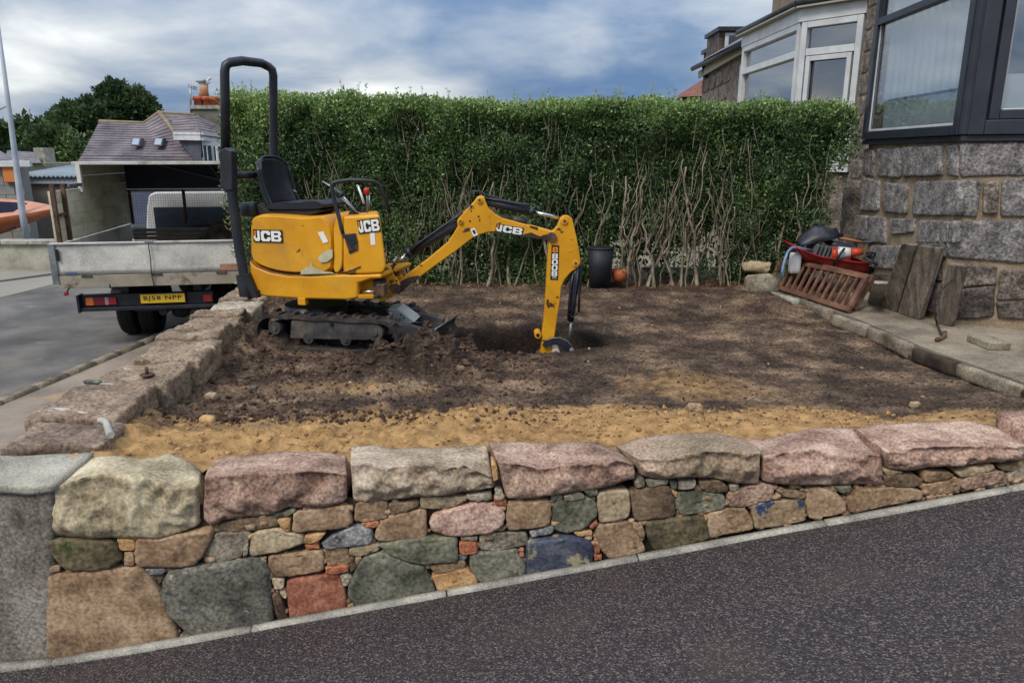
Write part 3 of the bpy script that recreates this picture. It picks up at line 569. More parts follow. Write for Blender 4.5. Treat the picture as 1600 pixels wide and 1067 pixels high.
# coping stones: front top edge, back top edge, front bottom edge
def resam(P, n):
    P = [Vector(p) for p in P]; L = [(P[i+1]-P[i]).length for i in range(len(P)-1)]; T = sum(L); out = []
    for k in range(n+1):
        s_ = T*k/n; i = 0
        while i < len(L)-1 and s_ > L[i]: s_ -= L[i]; i += 1
        out.append(P[i]+(P[i+1]-P[i])*min(1, s_/L[i]))
    return out
def coping(back, front, bot, mt, seed, out=0.05, dep=0.31, wd=64, rough=0.018):
    F = resam([wp(p)-WN*out*0.4 for p in front], wd); Bm = resam([wp(p)-WN*0.0 for p in bot], wd); K = resam([onp(p[0], p[1], WP+WN*dep, WN) for p in back], wd)
    off = Vector((seed*5.1, seed*2.3, seed)); cols = []
    def dz(p, a, n_):
        q = p+off; return p+n_*a*(noise.noise(q*6)*1.3-abs(noise.noise(q*11))*1.6+.3+noise.noise(q*24)*0.5+abs(noise.noise(q*48))*0.45+noise.noise(q*95)*.18)
    for i in range(wd+1):
        e = min(i, wd-i)/wd; pin = 1-0.0*(e < .05); edge = min(1, e*9+0.15)
        f, b, k = F[i], Bm[i], K[i]; col = []
        col.append(b+WN*dep*0.95); col.append(b+WN*0.10)
        ns = 16
        for j in range(ns+1):
            t = j/ns; p = b+(f-b)*t-WN*out*math.sin(math.pi*min(1, t*1.15+0.12))*0.55*edge
            if e < 0.001: p = p+WN*0.02
            col.append(dz(p, rough*(0.3 if j in (0, ns) else .9)*1.5*min(1, edge+.2), -WN))
        nt_ = 12
        for j in range(1, nt_+1):
            t = j/nt_; p = f+(k-f)*t; col.append(dz(p, rough*0.27*(1 if j < nt_ else .5), Vector((0, 0, 1))))
        kb = k+Vector((0, 0, -0.16)); col.append(kb)
        cols.append(col)
    m = MB(); m.loft(cols, True, True, True)
    nn = (cols[1][12]-cols[0][12]).cross(cols[0][13]-cols[0][12])
    m.f = [f[::-1] for f in m.f]
    return m.make('coping_stone', mt, fw)
COP = [
 (zm([(215,262),(300,205),(380,180),(480,180),(540,190),(600,185),(655,170),(720,190),(785,232)],*S7), zm([(215,300),(330,258),(420,240),(560,252),(680,300),(780,290)],*S7), zm([(190,480),(260,492),(340,495),(440,492),(520,498),(630,498),(720,470),(775,450)],*S7), 'cream', 'cream granite coping stone at the left corner of the wall'),
 (zm([(835,190),(930,178),(1100,165),(1250,163),(1350,178)],*S7), zm([(800,262),(900,250),(1010,240),(1100,243),(1220,235),(1355,248)],*S7), zm([(790,420),(830,450),(880,425),(950,415),(1060,405),(1120,378),(1240,380),(1350,355)],*S7), 'mauve', None),
 (zm([(140,165),(240,158),(330,175),(480,170),(600,165),(700,160),(742,156)],*S8), zm([(138,240),(220,225),(300,255),(400,235),(500,240),(560,260),(640,240),(770,300)],*S8), zm([(145,405),(220,410),(300,400),(440,385),(560,375),(680,360),(780,345)],*S8), 'beigeg', 'grey beige coping stone with a rough broken face'),
 (zm([(752,140),(850,140),(950,148),(1100,145),(1200,140),(1310,175),(1370,205)],*S8), zm([(790,225),(900,240),(1000,262),(1100,235),(1200,240),(1300,215),(1402,240)],*S8), zm([(830,395),(930,390),(1040,375),(1160,360),(1280,340),(1340,320),(1412,302)],*S8), 'mauve', None),
 ([(962,697),(990,686),(1025,680),(1060,677),(1110,676),(1145,682),(1180,692)], [(997,716),(1049,711),(1094,704),(1150,702),(1189,706)], [(1000,742),(1034,747),(1075,744),(1116,746),(1150,753),(1187,756)], 'greenpink', 'coping stone with pink top and grey green face'),
 (zm([(440,180),(520,175),(600,155),(720,130),(800,128),(880,130),(930,170),(985,215)],*S9), zm([(512,250),(600,225),(700,210),(780,220),(860,240),(930,235),(1000,240)],*S9), zm([(515,352),(620,362),(800,362),(1015,360)],*S9), 'pinkc', None),
 (zm([(895,132),(1000,108),(1060,112),(1150,104),(1250,105),(1350,98),(1420,110),(1500,125),(1595,172)],*S9), zm([(1005,215),(1080,222),(1150,202),(1250,205),(1400,200),(1500,190),(1600,195)],*S9), zm([(1030,298),(1120,305),(1200,290),(1350,280),(1480,265),(1602,260)],*S9), 'pinkc', None)]
DES[0] = 0.22
ST['beigeg'] = mat('grey_beige_granite', [(104, 92, 80), (148, 134, 116), (184, 170, 156)], 4, 0.9, 0.6, 36, grain=0.45)
ST['pinkc'] = mat('rose_granite', [(116, 88, 80), (154, 124, 112), (186, 158, 144)], 5, 0.88, 0.6, 42, grain=0.5)
ST['greenpink'] = mat('green_pink_granite', [(104, 94, 78), (140, 122, 104), (168, 140, 126)], 2.6, 0.88, 0.6, 38, grain=0.45)
DES[0] = 0.0
for i, (k, f, b, mk, lb) in enumerate(COP):
    o = coping(k, f, b, ST[mk], i+1)
    if lb: o['label'] = lb
for i in range(2):   # the wall runs on out of frame
    x = 2.95+i*0.78; c = Vector((x, wline(x)+.15, 0.93+.06*i)); MB().rockbox(c, .38, .17, .11, (WD, WN, Vector((0, 0, 1))), (14, 6, 5), .03, .02, 7, 40+i).make('coping_stone', ST['pinkc'], fw)
# ------------------------------------------------------------ concrete end pier and the street wall
def px_y(px, py, z=0.97): return onz(px, py, z)
pc0 = wp((-60, 1040)); pc1 = wp((72, 1030)); 
pz = 0.95
SH = (wp((84, 735)).x-wp((73, 1030)).x)/(wp((84, 735)).z-wp((73, 1030)).z); SX0 = wp((73, 1030)).x-SH*wp((73, 1030)).z
def shear(m):
    for v in m.v: v.x += SX0+.018+SH*v.z+2.235
    return m
pr = thing('concrete_pier', 'square cement rendered pier with pale top at the left corner of the stone wall', 'pier', ((-2.2-3.05)/2, 3.1, 0))
shear(MB().rockbox(((-2.235-3.0)/2, wline(-2.6)+.16, pz/2-.08), .38, .17, pz/2+.05, (WD, WN, Vector((0, 0, 1))), (30, 8, 40), .02, .007, 7, 3)).make('shaft', mat('weathered_render', [(98, 91, 83), (126, 119, 109), (150, 143, 132)], 3, 0.95, 0.6, 40, grain=0.45, wear=((76, 66, 56), 0.6, 4, 0.1)), pr)
shear(MB().rockbox(((-2.235-3.03)/2, wline(-2.6)+.155, pz-.02), .397, .185, .022, (WD, WN, Vector((0, 0, 1))), (24, 10, 3), .012, .008, 9, 5)).make('cement_cap', mat('pale_cement', [(118, 114, 102), (146, 141, 128), (168, 162, 148)], 4, 0.92, 0.5, 50, grain=0.3), pr)
sw = thing('street_wall', 'low old stone wall with worn granite coping between the pavement and the dug garden', 'stone wall', (-2.4, 3.5, 0))
ij = [(150, 690), (171, 660), (221, 603), (266, 566), (277, 533), (314, 510), (330, 495), (356, 486), (401, 468), (430, 454)]
ys_ = [onz(a, b, 0.97).y for a, b in ij]; ys_[0] = 3.36; ys_ += [8.1, 8.9]
def xin(y): return -2.08-0.105*(y-3.6)
SWM = ['swd', 'swp', 'swb', 'swb', 'swb', 'swb', 'swb', 'swg', 'swb', 'swb', 'swb']
DES[0] = .2
ST['swd'] = mat('dark_weathered_granite', [(78, 66, 60), (108, 94, 86), (134, 118, 108)], 5, 0.92, 0.7, 30, grain=0.45)
ST['swp'] = mat('weathered_pink_granite', [(90, 78, 70), (120, 104, 92), (146, 128, 114)], 5, 0.92, 0.7, 30, grain=0.45)
ST['swb'] = mat('weathered_brown_granite', [(86, 74, 64), (120, 106, 92), (146, 132, 116)], 5, 0.92, 0.7, 30, grain=0.45)
ST['swg'] = mat('pale_weathered_granite', [(116, 110, 100), (148, 142, 130), (172, 166, 156)], 5, 0.92, 0.7, 30, grain=0.4)
DES[0] = 0
for i in range(len(ys_)-1):
    y0, y1 = ys_[i]+.007, ys_[i+1]-.007
    if y1-y0 < .05: continue
    ym = (y0+y1)/2; wdt = 0.47 if i < 3 else 0.44; jog = (0.03, -0.03, 0.01, 0.05, -0.01, 0.02, -0.03, 0.02, 0.0, 0, 0, 0)[i]
    ax = (Vector((-0.105, 1, 0)).normalized(), Vector((-1, -0.105, 0)).normalized(), Vector((0, 0, 1)))
    MB().rockbox(Vector((xin(ym)+jog-wdt/2, ym, 0.85+(0, .018, -.006, .012, .022, 0, .015, -.01, .01, 0, 0)[i])), (y1-y0)/2, wdt/2, 0.125, ax, (max(14, int((y1-y0)*80)), 30, 16), 0.022, 0.022, 5.5, 20+i, True, 0.013).make('coping_stone', ST[SWM[i]], sw)
for i in range(34):   # courses below the coping, both faces
    for side in (0, 1):
        y = 3.36+i*0.168; 
        for c_ in range(3):
            zc = 0.62-c_*0.23; 
            if side == 0 and c_ > 0: continue
            L = wrg.uniform(.07, .10); MB().rockbox(Vector((xin(y)-0.07-(0.31 if side else 0), y+wrg.uniform(-.02, .02), zc)), L, .09, .11, (Vector((0, 1, 0)), Vector((-1, 0, 0)), Vector((0, 0, 1))), (3, 2, 3), .03, .014, 9, i+side*50+c_*100).make('stone', ST[['swb', 'swd', 'swg', 'dbrown'][(i+c_) % 4]], sw)
m = MB(); m.prism([Vector((xin(3.4)-.06, 3.38, -.02)), Vector((xin(3.4)-.36, 3.38, -.02)), Vector((xin(9)-.34, 9, -.02)), Vector((xin(9)-.06, 9, -.02))], (0, 0, .85)); m.make('wall_core', M_core, sw)
jp = [onz(a, b, .972) for a, b in ((58, 650), (80, 643), (110, 643), (140, 650), (166, 660), (173, 680))]
m = MB(); m.tube(jp, [.014, .024, .02, .016, .018, .02], 6); m.tube([onz(173, 672, .95)-Vector((0, 0, .0)), onz(175, 690, .86), onz(171, 704, .8)], [.022, .03, .035], 6); m.make('mortar_joint', M_mortar, sw)
m = MB(); m.tube([onz(130, 600, .975), onz(170, 600, .975), onz(217, 601, .975)], .007, 5); m.make('mortar_joint', M_mortar, sw)
p = onz(230, 586, 0.985); o = MB().cyl(p, p+Vector((0, 0, .008)), .045, 12).cyl(p, p+Vector((0, 0, .055)), .012, 8).make('wall_peg', M_rust); o['label'] = 'small rusty metal peg with round foot standing on the street wall'; o['category'] = 'peg'
o = MB().rockbox(onz(145, 597, .985), .05, .02, .012, None, (5, 3, 2), .008, .006, 20, 2).make('slate_chip', ST['basalt']); o['label'] = 'thin dark chip of slate lying on the street wall'; o['category'] = 'stone'
# ------------------------------------------------------------ lettering
def textmesh(s, bold=0.0, spacing=1.0):
    c = bpy.data.curves.new('t', 'FONT'); c.body = s; c.offset = bold; c.resolution_u = 2; c.space_character = spacing
    o = bpy.data.objects.new('t', c); me = o.to_mesh(); V = [v.co.copy() for v in me.vertices]; F = [tuple(p.vertices) for p in me.polygons]; o.to_mesh_clear(); bpy.data.objects.remove(o); bpy.data.curves.remove(c)
    lo = [min(v[i] for v in V) for i in (0, 1)]; hi = [max(v[i] for v in V) for i in (0, 1)]
    return [((v.x-lo[0])/(hi[0]-lo[0])-.5, (v.y-lo[1])/(hi[1]-lo[1])-.5) for v in V], F
def lettering(s, c, xd, yd, w, h, mt, parent, name='lettering', bold=0.02, spacing=1.0, lift=0.001):
    V, F = textmesh(s, bold, spacing); c = Vector(c); nrm = xd.cross(yd).normalized(); m = MB()
    m.add([c+xd*(x*w)+yd*(y*h)+nrm*lift for x, y in V], F); return m.make(name, mt, parent)
GLY = {'J': "......####/......####/......####/......####/......####/###...####/###...####/##########/.#########/..#######.",
'C': ".########./##########/####..####/###....###/###......./###......./###....###/####..####/##########/.########.",
'B': "#########./##########/###....###/###....###/#########./#########./###....###/###....###/##########/#########.",
'8': ".########./##########/###....###/###....###/.########./.########./###....###/###....###/##########/.########.",
'0': ".########./##########/###....###/###....###/###....###/###....###/###....###/###....###/##########/.########."}
def glyphs(m, ch, c, xd, yd, w, h):
    rows = GLY[ch].split('/')
    for j, r_ in enumerate(rows):
        i = 0
        while i < 10:
            if r_[i] != '#': i += 1; continue
            k = i
            while k < 10 and r_[k] == '#': k += 1
            m.add([c+xd*((q/10-.5)*w)+yd*((.5-p/10)*h) for q, p in ((i, j+1), (k, j+1), (k, j), (i, j))], [(0, 1, 2, 3)]); i = k
def plate(c, xd, yd, w, h, mt, parent, name='decal', th=0.0015):
    nrm = xd.cross(yd).normalized(); c = Vector(c); m = MB()
    m.box(c+nrm*th/2, w/2, h/2, th/2, (xd, yd, nrm)); return m.make(name, mt, parent)
# ------------------------------------------------------------ mini excavator
YAW = math.radians(13)
HD = Vector((math.cos(YAW), -math.sin(YAW), 0)); LT = Vector((math.sin(YAW), math.cos(YAW), 0)); UP = Vector((0, 0, 1))
KP = Vector((-1.02, 6.2, 0))
def mp_(px, py, off=-0.34): return onp(px, py, KP+LT*off, LT)
def mz(pts, off=-0.34, ox=380, oy=230, s=4.269): return [mp_(ox+x/s, oy+y/s, off) for x, y in pts]
BD = Vector((math.cos(math.radians(1)), math.sin(math.radians(1)), 0)); BL = Vector((-BD.y, BD.x, 0))
def bz(pts, off=0.0, ox=560, oy=280, s=3.5575): return [onp(ox+x/s, oy+y/s, KP+BL*off, BL) for x, y in pts]
def shrink(P, k):
    c = sum(P, Vector())/len(P); return [c+(p-c)*k for p in P]
ex = thing('mini_excavator', 'yellow and black mini digger on rubber tracks digging a trench in the garden soil', 'excavator', (-1.75, 6.35, 0.70))
# body: pillow-like cover with rounded sides
def pillow(P, depth, r, mt, name, parent, shr=(0.90, 0.965, 1.0), seg=1, vec=None, **kw):
    vec = vec or LT; c = sum(P, Vector())/len(P); rings = []
    for (t, k) in ((0, shr[0]), (r*0.35, shr[1]), (r, shr[2]), (depth-r, shr[2]), (depth-r*0.35, shr[1]), (depth, shr[0])):
        rings.append([c+(p-c)*k+vec*t for p in P])
    m = MB(); m.loft(rings, True, True, True)
    nn = Vector()
    for i in range(len(P)): nn += (P[i]-c).cross(P[(i+1) % len(P)]-c)
    if nn.dot(vec) > 0: pass
    else: m.f = [f[::-1] for f in m.f]
    o = m.make(name, mt, parent, **kw); return o
def smoothpoly(P, it=1):
    for _ in range(it):
        Q = []
        for i in range(len(P)):
            a, b = P[i], P[(i+1) % len(P)]; Q += [a*0.75+b*0.25, a*0.25+b*0.75]
        P = Q
    return P
hood = smoothpoly(mz([(34,640),(34,500),(50,468),(95,450),(200,452),(330,462),(400,468),(500,462),(530,455),(565,490),(600,560),(606,640),(600,740),(600,838),(450,848),(300,846),(180,826),(80,786),(36,744)]), 1)
pillow(hood, 0.68, 0.085, M_yel, 'engine_cover', ex, (0.93, 0.975, 1.0), bevel=0.004)
low = mz([(36,752),(80,796),(180,836),(300,857),(450,858),(600,850),(780,852),(921,846),(921,880),(850,882),(765,912),(765,1008),(700,1020),(400,1014),(180,1000),(92,990),(62,940),(44,850)], -0.35)
m = MB(); m.prism(low, LT*0.70); m.make('lower_body', M_yel, ex, bevel=0.022, seg=3)
# recess at the front right with the slew parts
m = MB(); m.prism(mz([(770,905),(860,880),(920,880),(920,1000),(770,1005)], -0.24), LT*0.50); m.make('chassis_recess', M_yelw, ex, bevel=0.008)
m = MB(); m.prism(mz([(765,985),(905,985),(900,1010),(765,1010)], -0.345), LT*0.3); m.make('recess_lip', M_yelw, ex, bevel=.004)
a, b = mz([(772,965)], -0.30)[0], mz([(895,962)], -0.30)[0]; m = MB(); m.cyl(a, b, 0.013, 10); m.make('swing_cylinder_rod', M_chrome, ex)
m = MB(); m.prism(mz([(862,890),(920,890),(918,930),(865,935)], -0.31), LT*0.12); m.make('dark_opening', M_blk, ex, bevel=.004)
m = MB(); m.cyl(mz([(890,972)], -0.36)[0], mz([(890,972)], -0.24)[0], 0.03, 12); m.box(mz([(928,950)], -0.30)[0], .035, .05, .05, (HD, LT, UP)); m.make('swing_bracket', M_rust, ex, bevel=.006)
# shut line between cover and lower body, side lamp, dents
m = MB(); m.tube(mz([(34,738),(80,789),(180,829),(300,850),(450,853),(600,845),(640,834),(661,790)], -0.352), 0.004, 6); m.make('shut_line_seal', M_blk, ex)
m = MB(); c_ = mz([(88,948)], -0.353)[0]; m.loft([[c_+HD*(.030*k*math.cos(q)-.012*math.sin(q)*k)+UP*(.020*k*math.sin(q)-.012*k*math.cos(q))-LT*d for q in [2*math.pi*i/14 for i in range(14)]] for k, d in ((1, 0), (1, .004), (.5, .008))]); m.make('side_lamp', mat('dark_lamp', [(60, 34, 26), (84, 48, 34)], 8, .3, 0), ex)
# bare filler patches where the cover was repaired
M_fill = mat('bare_filler', [(168, 160, 130), (190, 184, 158)], 12, 0.7, 0.2)
def patch(pts, off, name, mt, parent, th=.0016, **k): 
    P = mz(pts, off); m = MB(); m.prism(P, -LT*th); return m.make(name, mt, parent, **k)
patch([(384,848),(386,822),(418,800),(440,806),(452,765),(470,800),(500,812),(540,828),(600,835),(604,842)], -0.3535, 'filler_patch', M_fill, ex)
P = mz([(500,735),(520,712),(560,690),(596,682),(597,735),(560,765),(520,770),(505,755)], -0.349); m = MB(); m.prism(P, -LT*.003); m.make('filler_patch', M_fill, ex)
patch([(497,568),(535,562),(568,632),(535,642)], -0.3435, 'warning_sticker', M_white, ex)
# shield panel and front console
con = mz([(600,560),(612,500),(625,476),(665,464),(662,600),(660,790),(640,834),(600,838),(606,700)], -0.335); m = MB(); m.prism(smoothpoly(con), LT*0.04); m.make('leg_shield', M_yel, ex, bevel=.010, seg=3)
m = MB(); m.prism([p+LT*0.63 for p in smoothpoly(con)], LT*0.04); m.make('leg_shield', M_yel, ex, bevel=.010, seg=3)
c2 = mz([(668,464),(790,458),(905,450),(915,480),(935,640),(955,790),(940,830),(921,842),(780,848),(668,842)], -0.34); m = MB(); m.prism(c2, Vector((-.085, .44, 0))); m.make('console', M_yel, ex, bevel=.02, seg=3)
m = MB(); m.prism(mz([(606,846),(668,838),(668,700),(606,800)], -0.2), LT*.4); m.make('footwell_floor', M_dirty, ex, bevel=.005)
patch([(668,580),(752,574),(766,625),(768,692),(705,690),(690,650)], -0.3405, 'cutout_plate', M_rust, ex, .006)
m = MB(); m.tube(mz([(635,836),(700,830),(782,796)], -0.346), 0.005, 6); m.make('step_edge', M_rust, ex)
m = MB(); m.prism(mz([(700,820),(750,812),(745,840),(705,845)], -0.343), -LT*.006); m.make('foot_pedal', M_rust, ex, bevel=.003)
# brand lettering on cover and console
XH, YU = HD, UP
def decal(ca, w, h, off, rot=0, parent=ex, s='JCB', txt=(0.10, 0.0, .8, .66)):
    pass
def jcb(px, py, off, w, h, xd, yd, parent, P0, L_, bold=.045):
    c = onp(px, py, P0+L_*off, L_)
    dp = plate(c, xd, yd, w, h, M_black, parent, 'brand_decal', .002)
    c2_ = c-L_*.0
    n_ = xd.cross(yd).normalized()
    gm_ = MB()
    for q, ch, gw_ in ((-.375, 'J', .21), (-.07, 'C', .32), (.29, 'B', .34)): glyphs(gm_, ch, c+n_*.0032+xd*w*q, xd, yd, w*gw_, h*.84)
    gm_.make('lettering', M_white, dp)
    plate(c+n_*.002-xd*w*0.435+yd*h*0.21, xd, yd, w*0.075, h*0.36, M_orangedecal, dp, 'logo_square', .001)
    lettering('CB', c+n_*.003-xd*w*0.435+yd*h*0.21, xd, yd, w*0.045, h*0.12, M_black, dp, 'small_lettering', .02, 1, .0008)
YT = (UP-HD*0.0).normalized()
jcb(418.5, 369, -0.347, 0.265, 0.102, HD, UP, ex, KP, LT)
a = mz([(770,500)], -.347)[0]; b = mz([(915,482)], -.347)[0]; xd = (b-a).normalized()
jcb(576.5, 353, -0.345, 0.19, 0.108, xd, LT.cross(xd).normalized()*-1 if LT.cross(xd).z < 0 else LT.cross(xd).normalized(), ex, KP, LT)
patch([(846,570),(876,567),(882,650),(852,655)], -0.3405, 'serial_label', M_white, ex, .002)
# seat
def lp(pts, off): return mz(pts, off)
SW = 0.47
def tub(t): # cross-section along the seat back from near wing (t=0) to far wing (t=1): forward bulge
    return 0.09*(abs(2*t-1)**3)
rows = []
nb, na = 12, 16
base_l = mz([(118,395)], -0.20)[0]; 
for i in range(nb+1):
    u = i/nb; row = []
    for j in range(na+1):
        t = j/na; w = abs(2*t-1)
        hgt = 0.40*u*(1-0.24*w**3.5*1.0)
        back = -0.045*u-0.02*math.sin(u*3)
        p = base_l+LT*(SW*t)+UP*(hgt)+HD*(back+tub(t)*1.0*(1-0.35*u))
        row.append(p)
    rows.append(row)
m = MB(); m.loft(rows, False, False, False); o = m.make('backrest', M_seat, ex); md = o.modifiers.new('solid', 'SOLIDIFY'); md.thickness = 0.045; md.offset = 0
md = o.modifiers.new('sub', 'SUBSURF'); md.levels = 1; md.render_levels = 1; br = o
edge = [r_[0]-LT*.003 for r_ in rows]+[p+UP*.004 for p in rows[-1]]+[r_[-1] for r_ in rows[::-1]]
m = MB(); m.tube([p+HD*.02 for p in edge], .010, 6); m.make('piping', M_seat, br)
cs = mz([(135,398),(160,378),(250,366),(345,372),(450,358),(500,358),(538,382),(540,402),(500,414),(340,416),(150,418)], -0.22)
pillow(smoothpoly(cs), 0.44, 0.06, M_seat, 'seat_cushion', ex, (0.94, 0.98, 1.0))
m = MB(); m.prism(mz([(60,380),(110,385),(160,418),(500,412),(530,425),(480,448),(380,475),(300,465),(100,450),(90,425)], -0.20), LT*0.40); m.make('seat_base', mat('dusty_black_plastic', [(34, 32, 32), (52, 46, 42)], 6, .7, .2), ex, bevel=.012)
m = MB(); c_ = mz([(45,415)], -.2)[0]; m.rockbox(c_, .07, .06, .06, (HD, LT, UP), (5, 4, 4), .03, .006, 8, 2); m.make('seat_hinge_boot', M_blk, ex)
# roll bar
nr = -0.375; fr_ = 0.30
pts = [mp_(395, 466, nr), mp_(383, 440, nr), mp_(374, 390, nr), mp_(366, 330, nr), mp_(357, 262, nr), mp_(353.5, 235, nr)]
m = MB(); m.tube(pts, .040, 12)
m.prism([mp_(a, b, nr-.035) for a, b in ((368,430),(386,428),(402,466),(374,464))], LT*.07); m.make('roll_bar_leg', M_blk, ex, bevel=0.002, seg=1)
T0 = mp_(352.5, 236, nr); T1 = mp_(351, 112, nr); T4 = mp_(427, 118, fr_); T5 = mp_(427.5, 250, fr_)
top = mp_(360, 98, nr+.03); top2 = mp_(378, 95.5, nr+.12); top3 = mp_(408, 99, fr_-.1); top4 = mp_(420, 105, fr_-.03)
arc = [T0, T1+(T0-T1)*.3, T1, (T1+top)/2+(Vector((-.012, 0, .012))), top, top2, top3, top4, (top4+T4)/2+Vector((.01, 0, .01)), T4, T5, mp_(428, 330, fr_)]
m = MB(); m.tube(arc, .036, 12); m.make('roll_bar', M_blk, ex)
m = MB(); m.prism([mp_(a, b, nr-.05) for a, b in ((342,236),(352,230),(362,236),(363,297),(352,300),(344,294))], LT*.085); m.make('folding_joint', M_blk, ex, bevel=.012)
m = MB(); m.cyl(mp_(352, 274, nr-.055), mp_(352, 274, nr+.055), .02, 10); m.make('joint_pin', M_dirty, ex)
m = MB(); m.cyl(mp_(362, 273.5, nr), mp_(398, 274, -.15), .030, 12); m.make('cross_tube', M_blk, ex)
m = MB(); m.cyl(mp_(405, 455, -.36), mp_(375, 452, -.36), .012, 8); m.make('tie_rod', M_dirty, ex)
# control guard, levers and boots
g = mz([(672,590),(655,540),(640,470),(618,400),(600,320),(590,262),(598,240),(625,232),(690,222),(770,225),(835,234),(852,250),(880,330),(903,415),(905,450)], -0.335)
for i in range(9, 15): g[i] = g[i]+LT*0.0
n_ = len(g); g = [p+LT*(0.0 if i < 7 else 0.22*(i-6)/8) for i, p in enumerate(g)]
m = MB(); m.tube(g, .0165, 10); m.make('control_guard', M_blk, ex)
m = MB(); m.prism(mz([(645,575),(685,585),(745,575),(755,640),(735,655),(750,690),(705,712),(700,690),(722,680),(700,640)], -0.352), LT*.02); m.make('guard_foot', M_blk, ex, bevel=.004)
def lever(p0, p1, r, off, mt, kn=None, knr=.018, kmt=None):
    a, b = mz([p0], off)[0], mz([p1], off)[0]; m = MB(); m.tube([a, (a+b)/2+HD*.003, b], [r*1.1, r, r*.9], 8); o = m.make('lever', mt, ex)
    if kn:
        q = mz([kn], off)[0]; k_ = MB(); k_.rockbox(q, knr*.8, knr*.8, knr, None, (4, 4, 4), knr*.75, 0, 1, 1); k_.make('knob', kmt or M_blk, o)
lever((770,448), (632,292), .0085, -.18, M_steel, (655,318), .028); lever((755,430), (655,340), .0075, -.22, M_steel)
lever((640,300), (530,230), .009, -.12, M_steel, (628,300), .03); lever((806,378), (764,258), .010, .05, M_white, (762,262), .014, M_steel)
lever((826,446), (824,300), .0065, -.10, M_steel, (824,295), .030, M_redp); lever((835,440), (842,320), .006, .02, M_steel)
for (x, y, off) in ((738,455,-.15), (806,450,.0)):
    q = mz([(x, y)], off)[0]; m = MB(); pr_ = []
    for i in range(9): pr_.append((0.058-0.004*i-(0.012 if i % 2 else 0), i*.009-.01))
    m.loft([[q+Vector((r_*math.cos(a_), r_*math.sin(a_), h)) for a_ in [2*math.pi*k/14 for k in range(14)]] for r_, h in pr_]); m.make('lever_boot', M_seat, ex)
a, b = mz([(330,285)], .2)[0], mz([(358,305)], .2)[0]; MB().cyl(a, b, .008, 8).make('seat_belt_stalk', M_steel, ex)
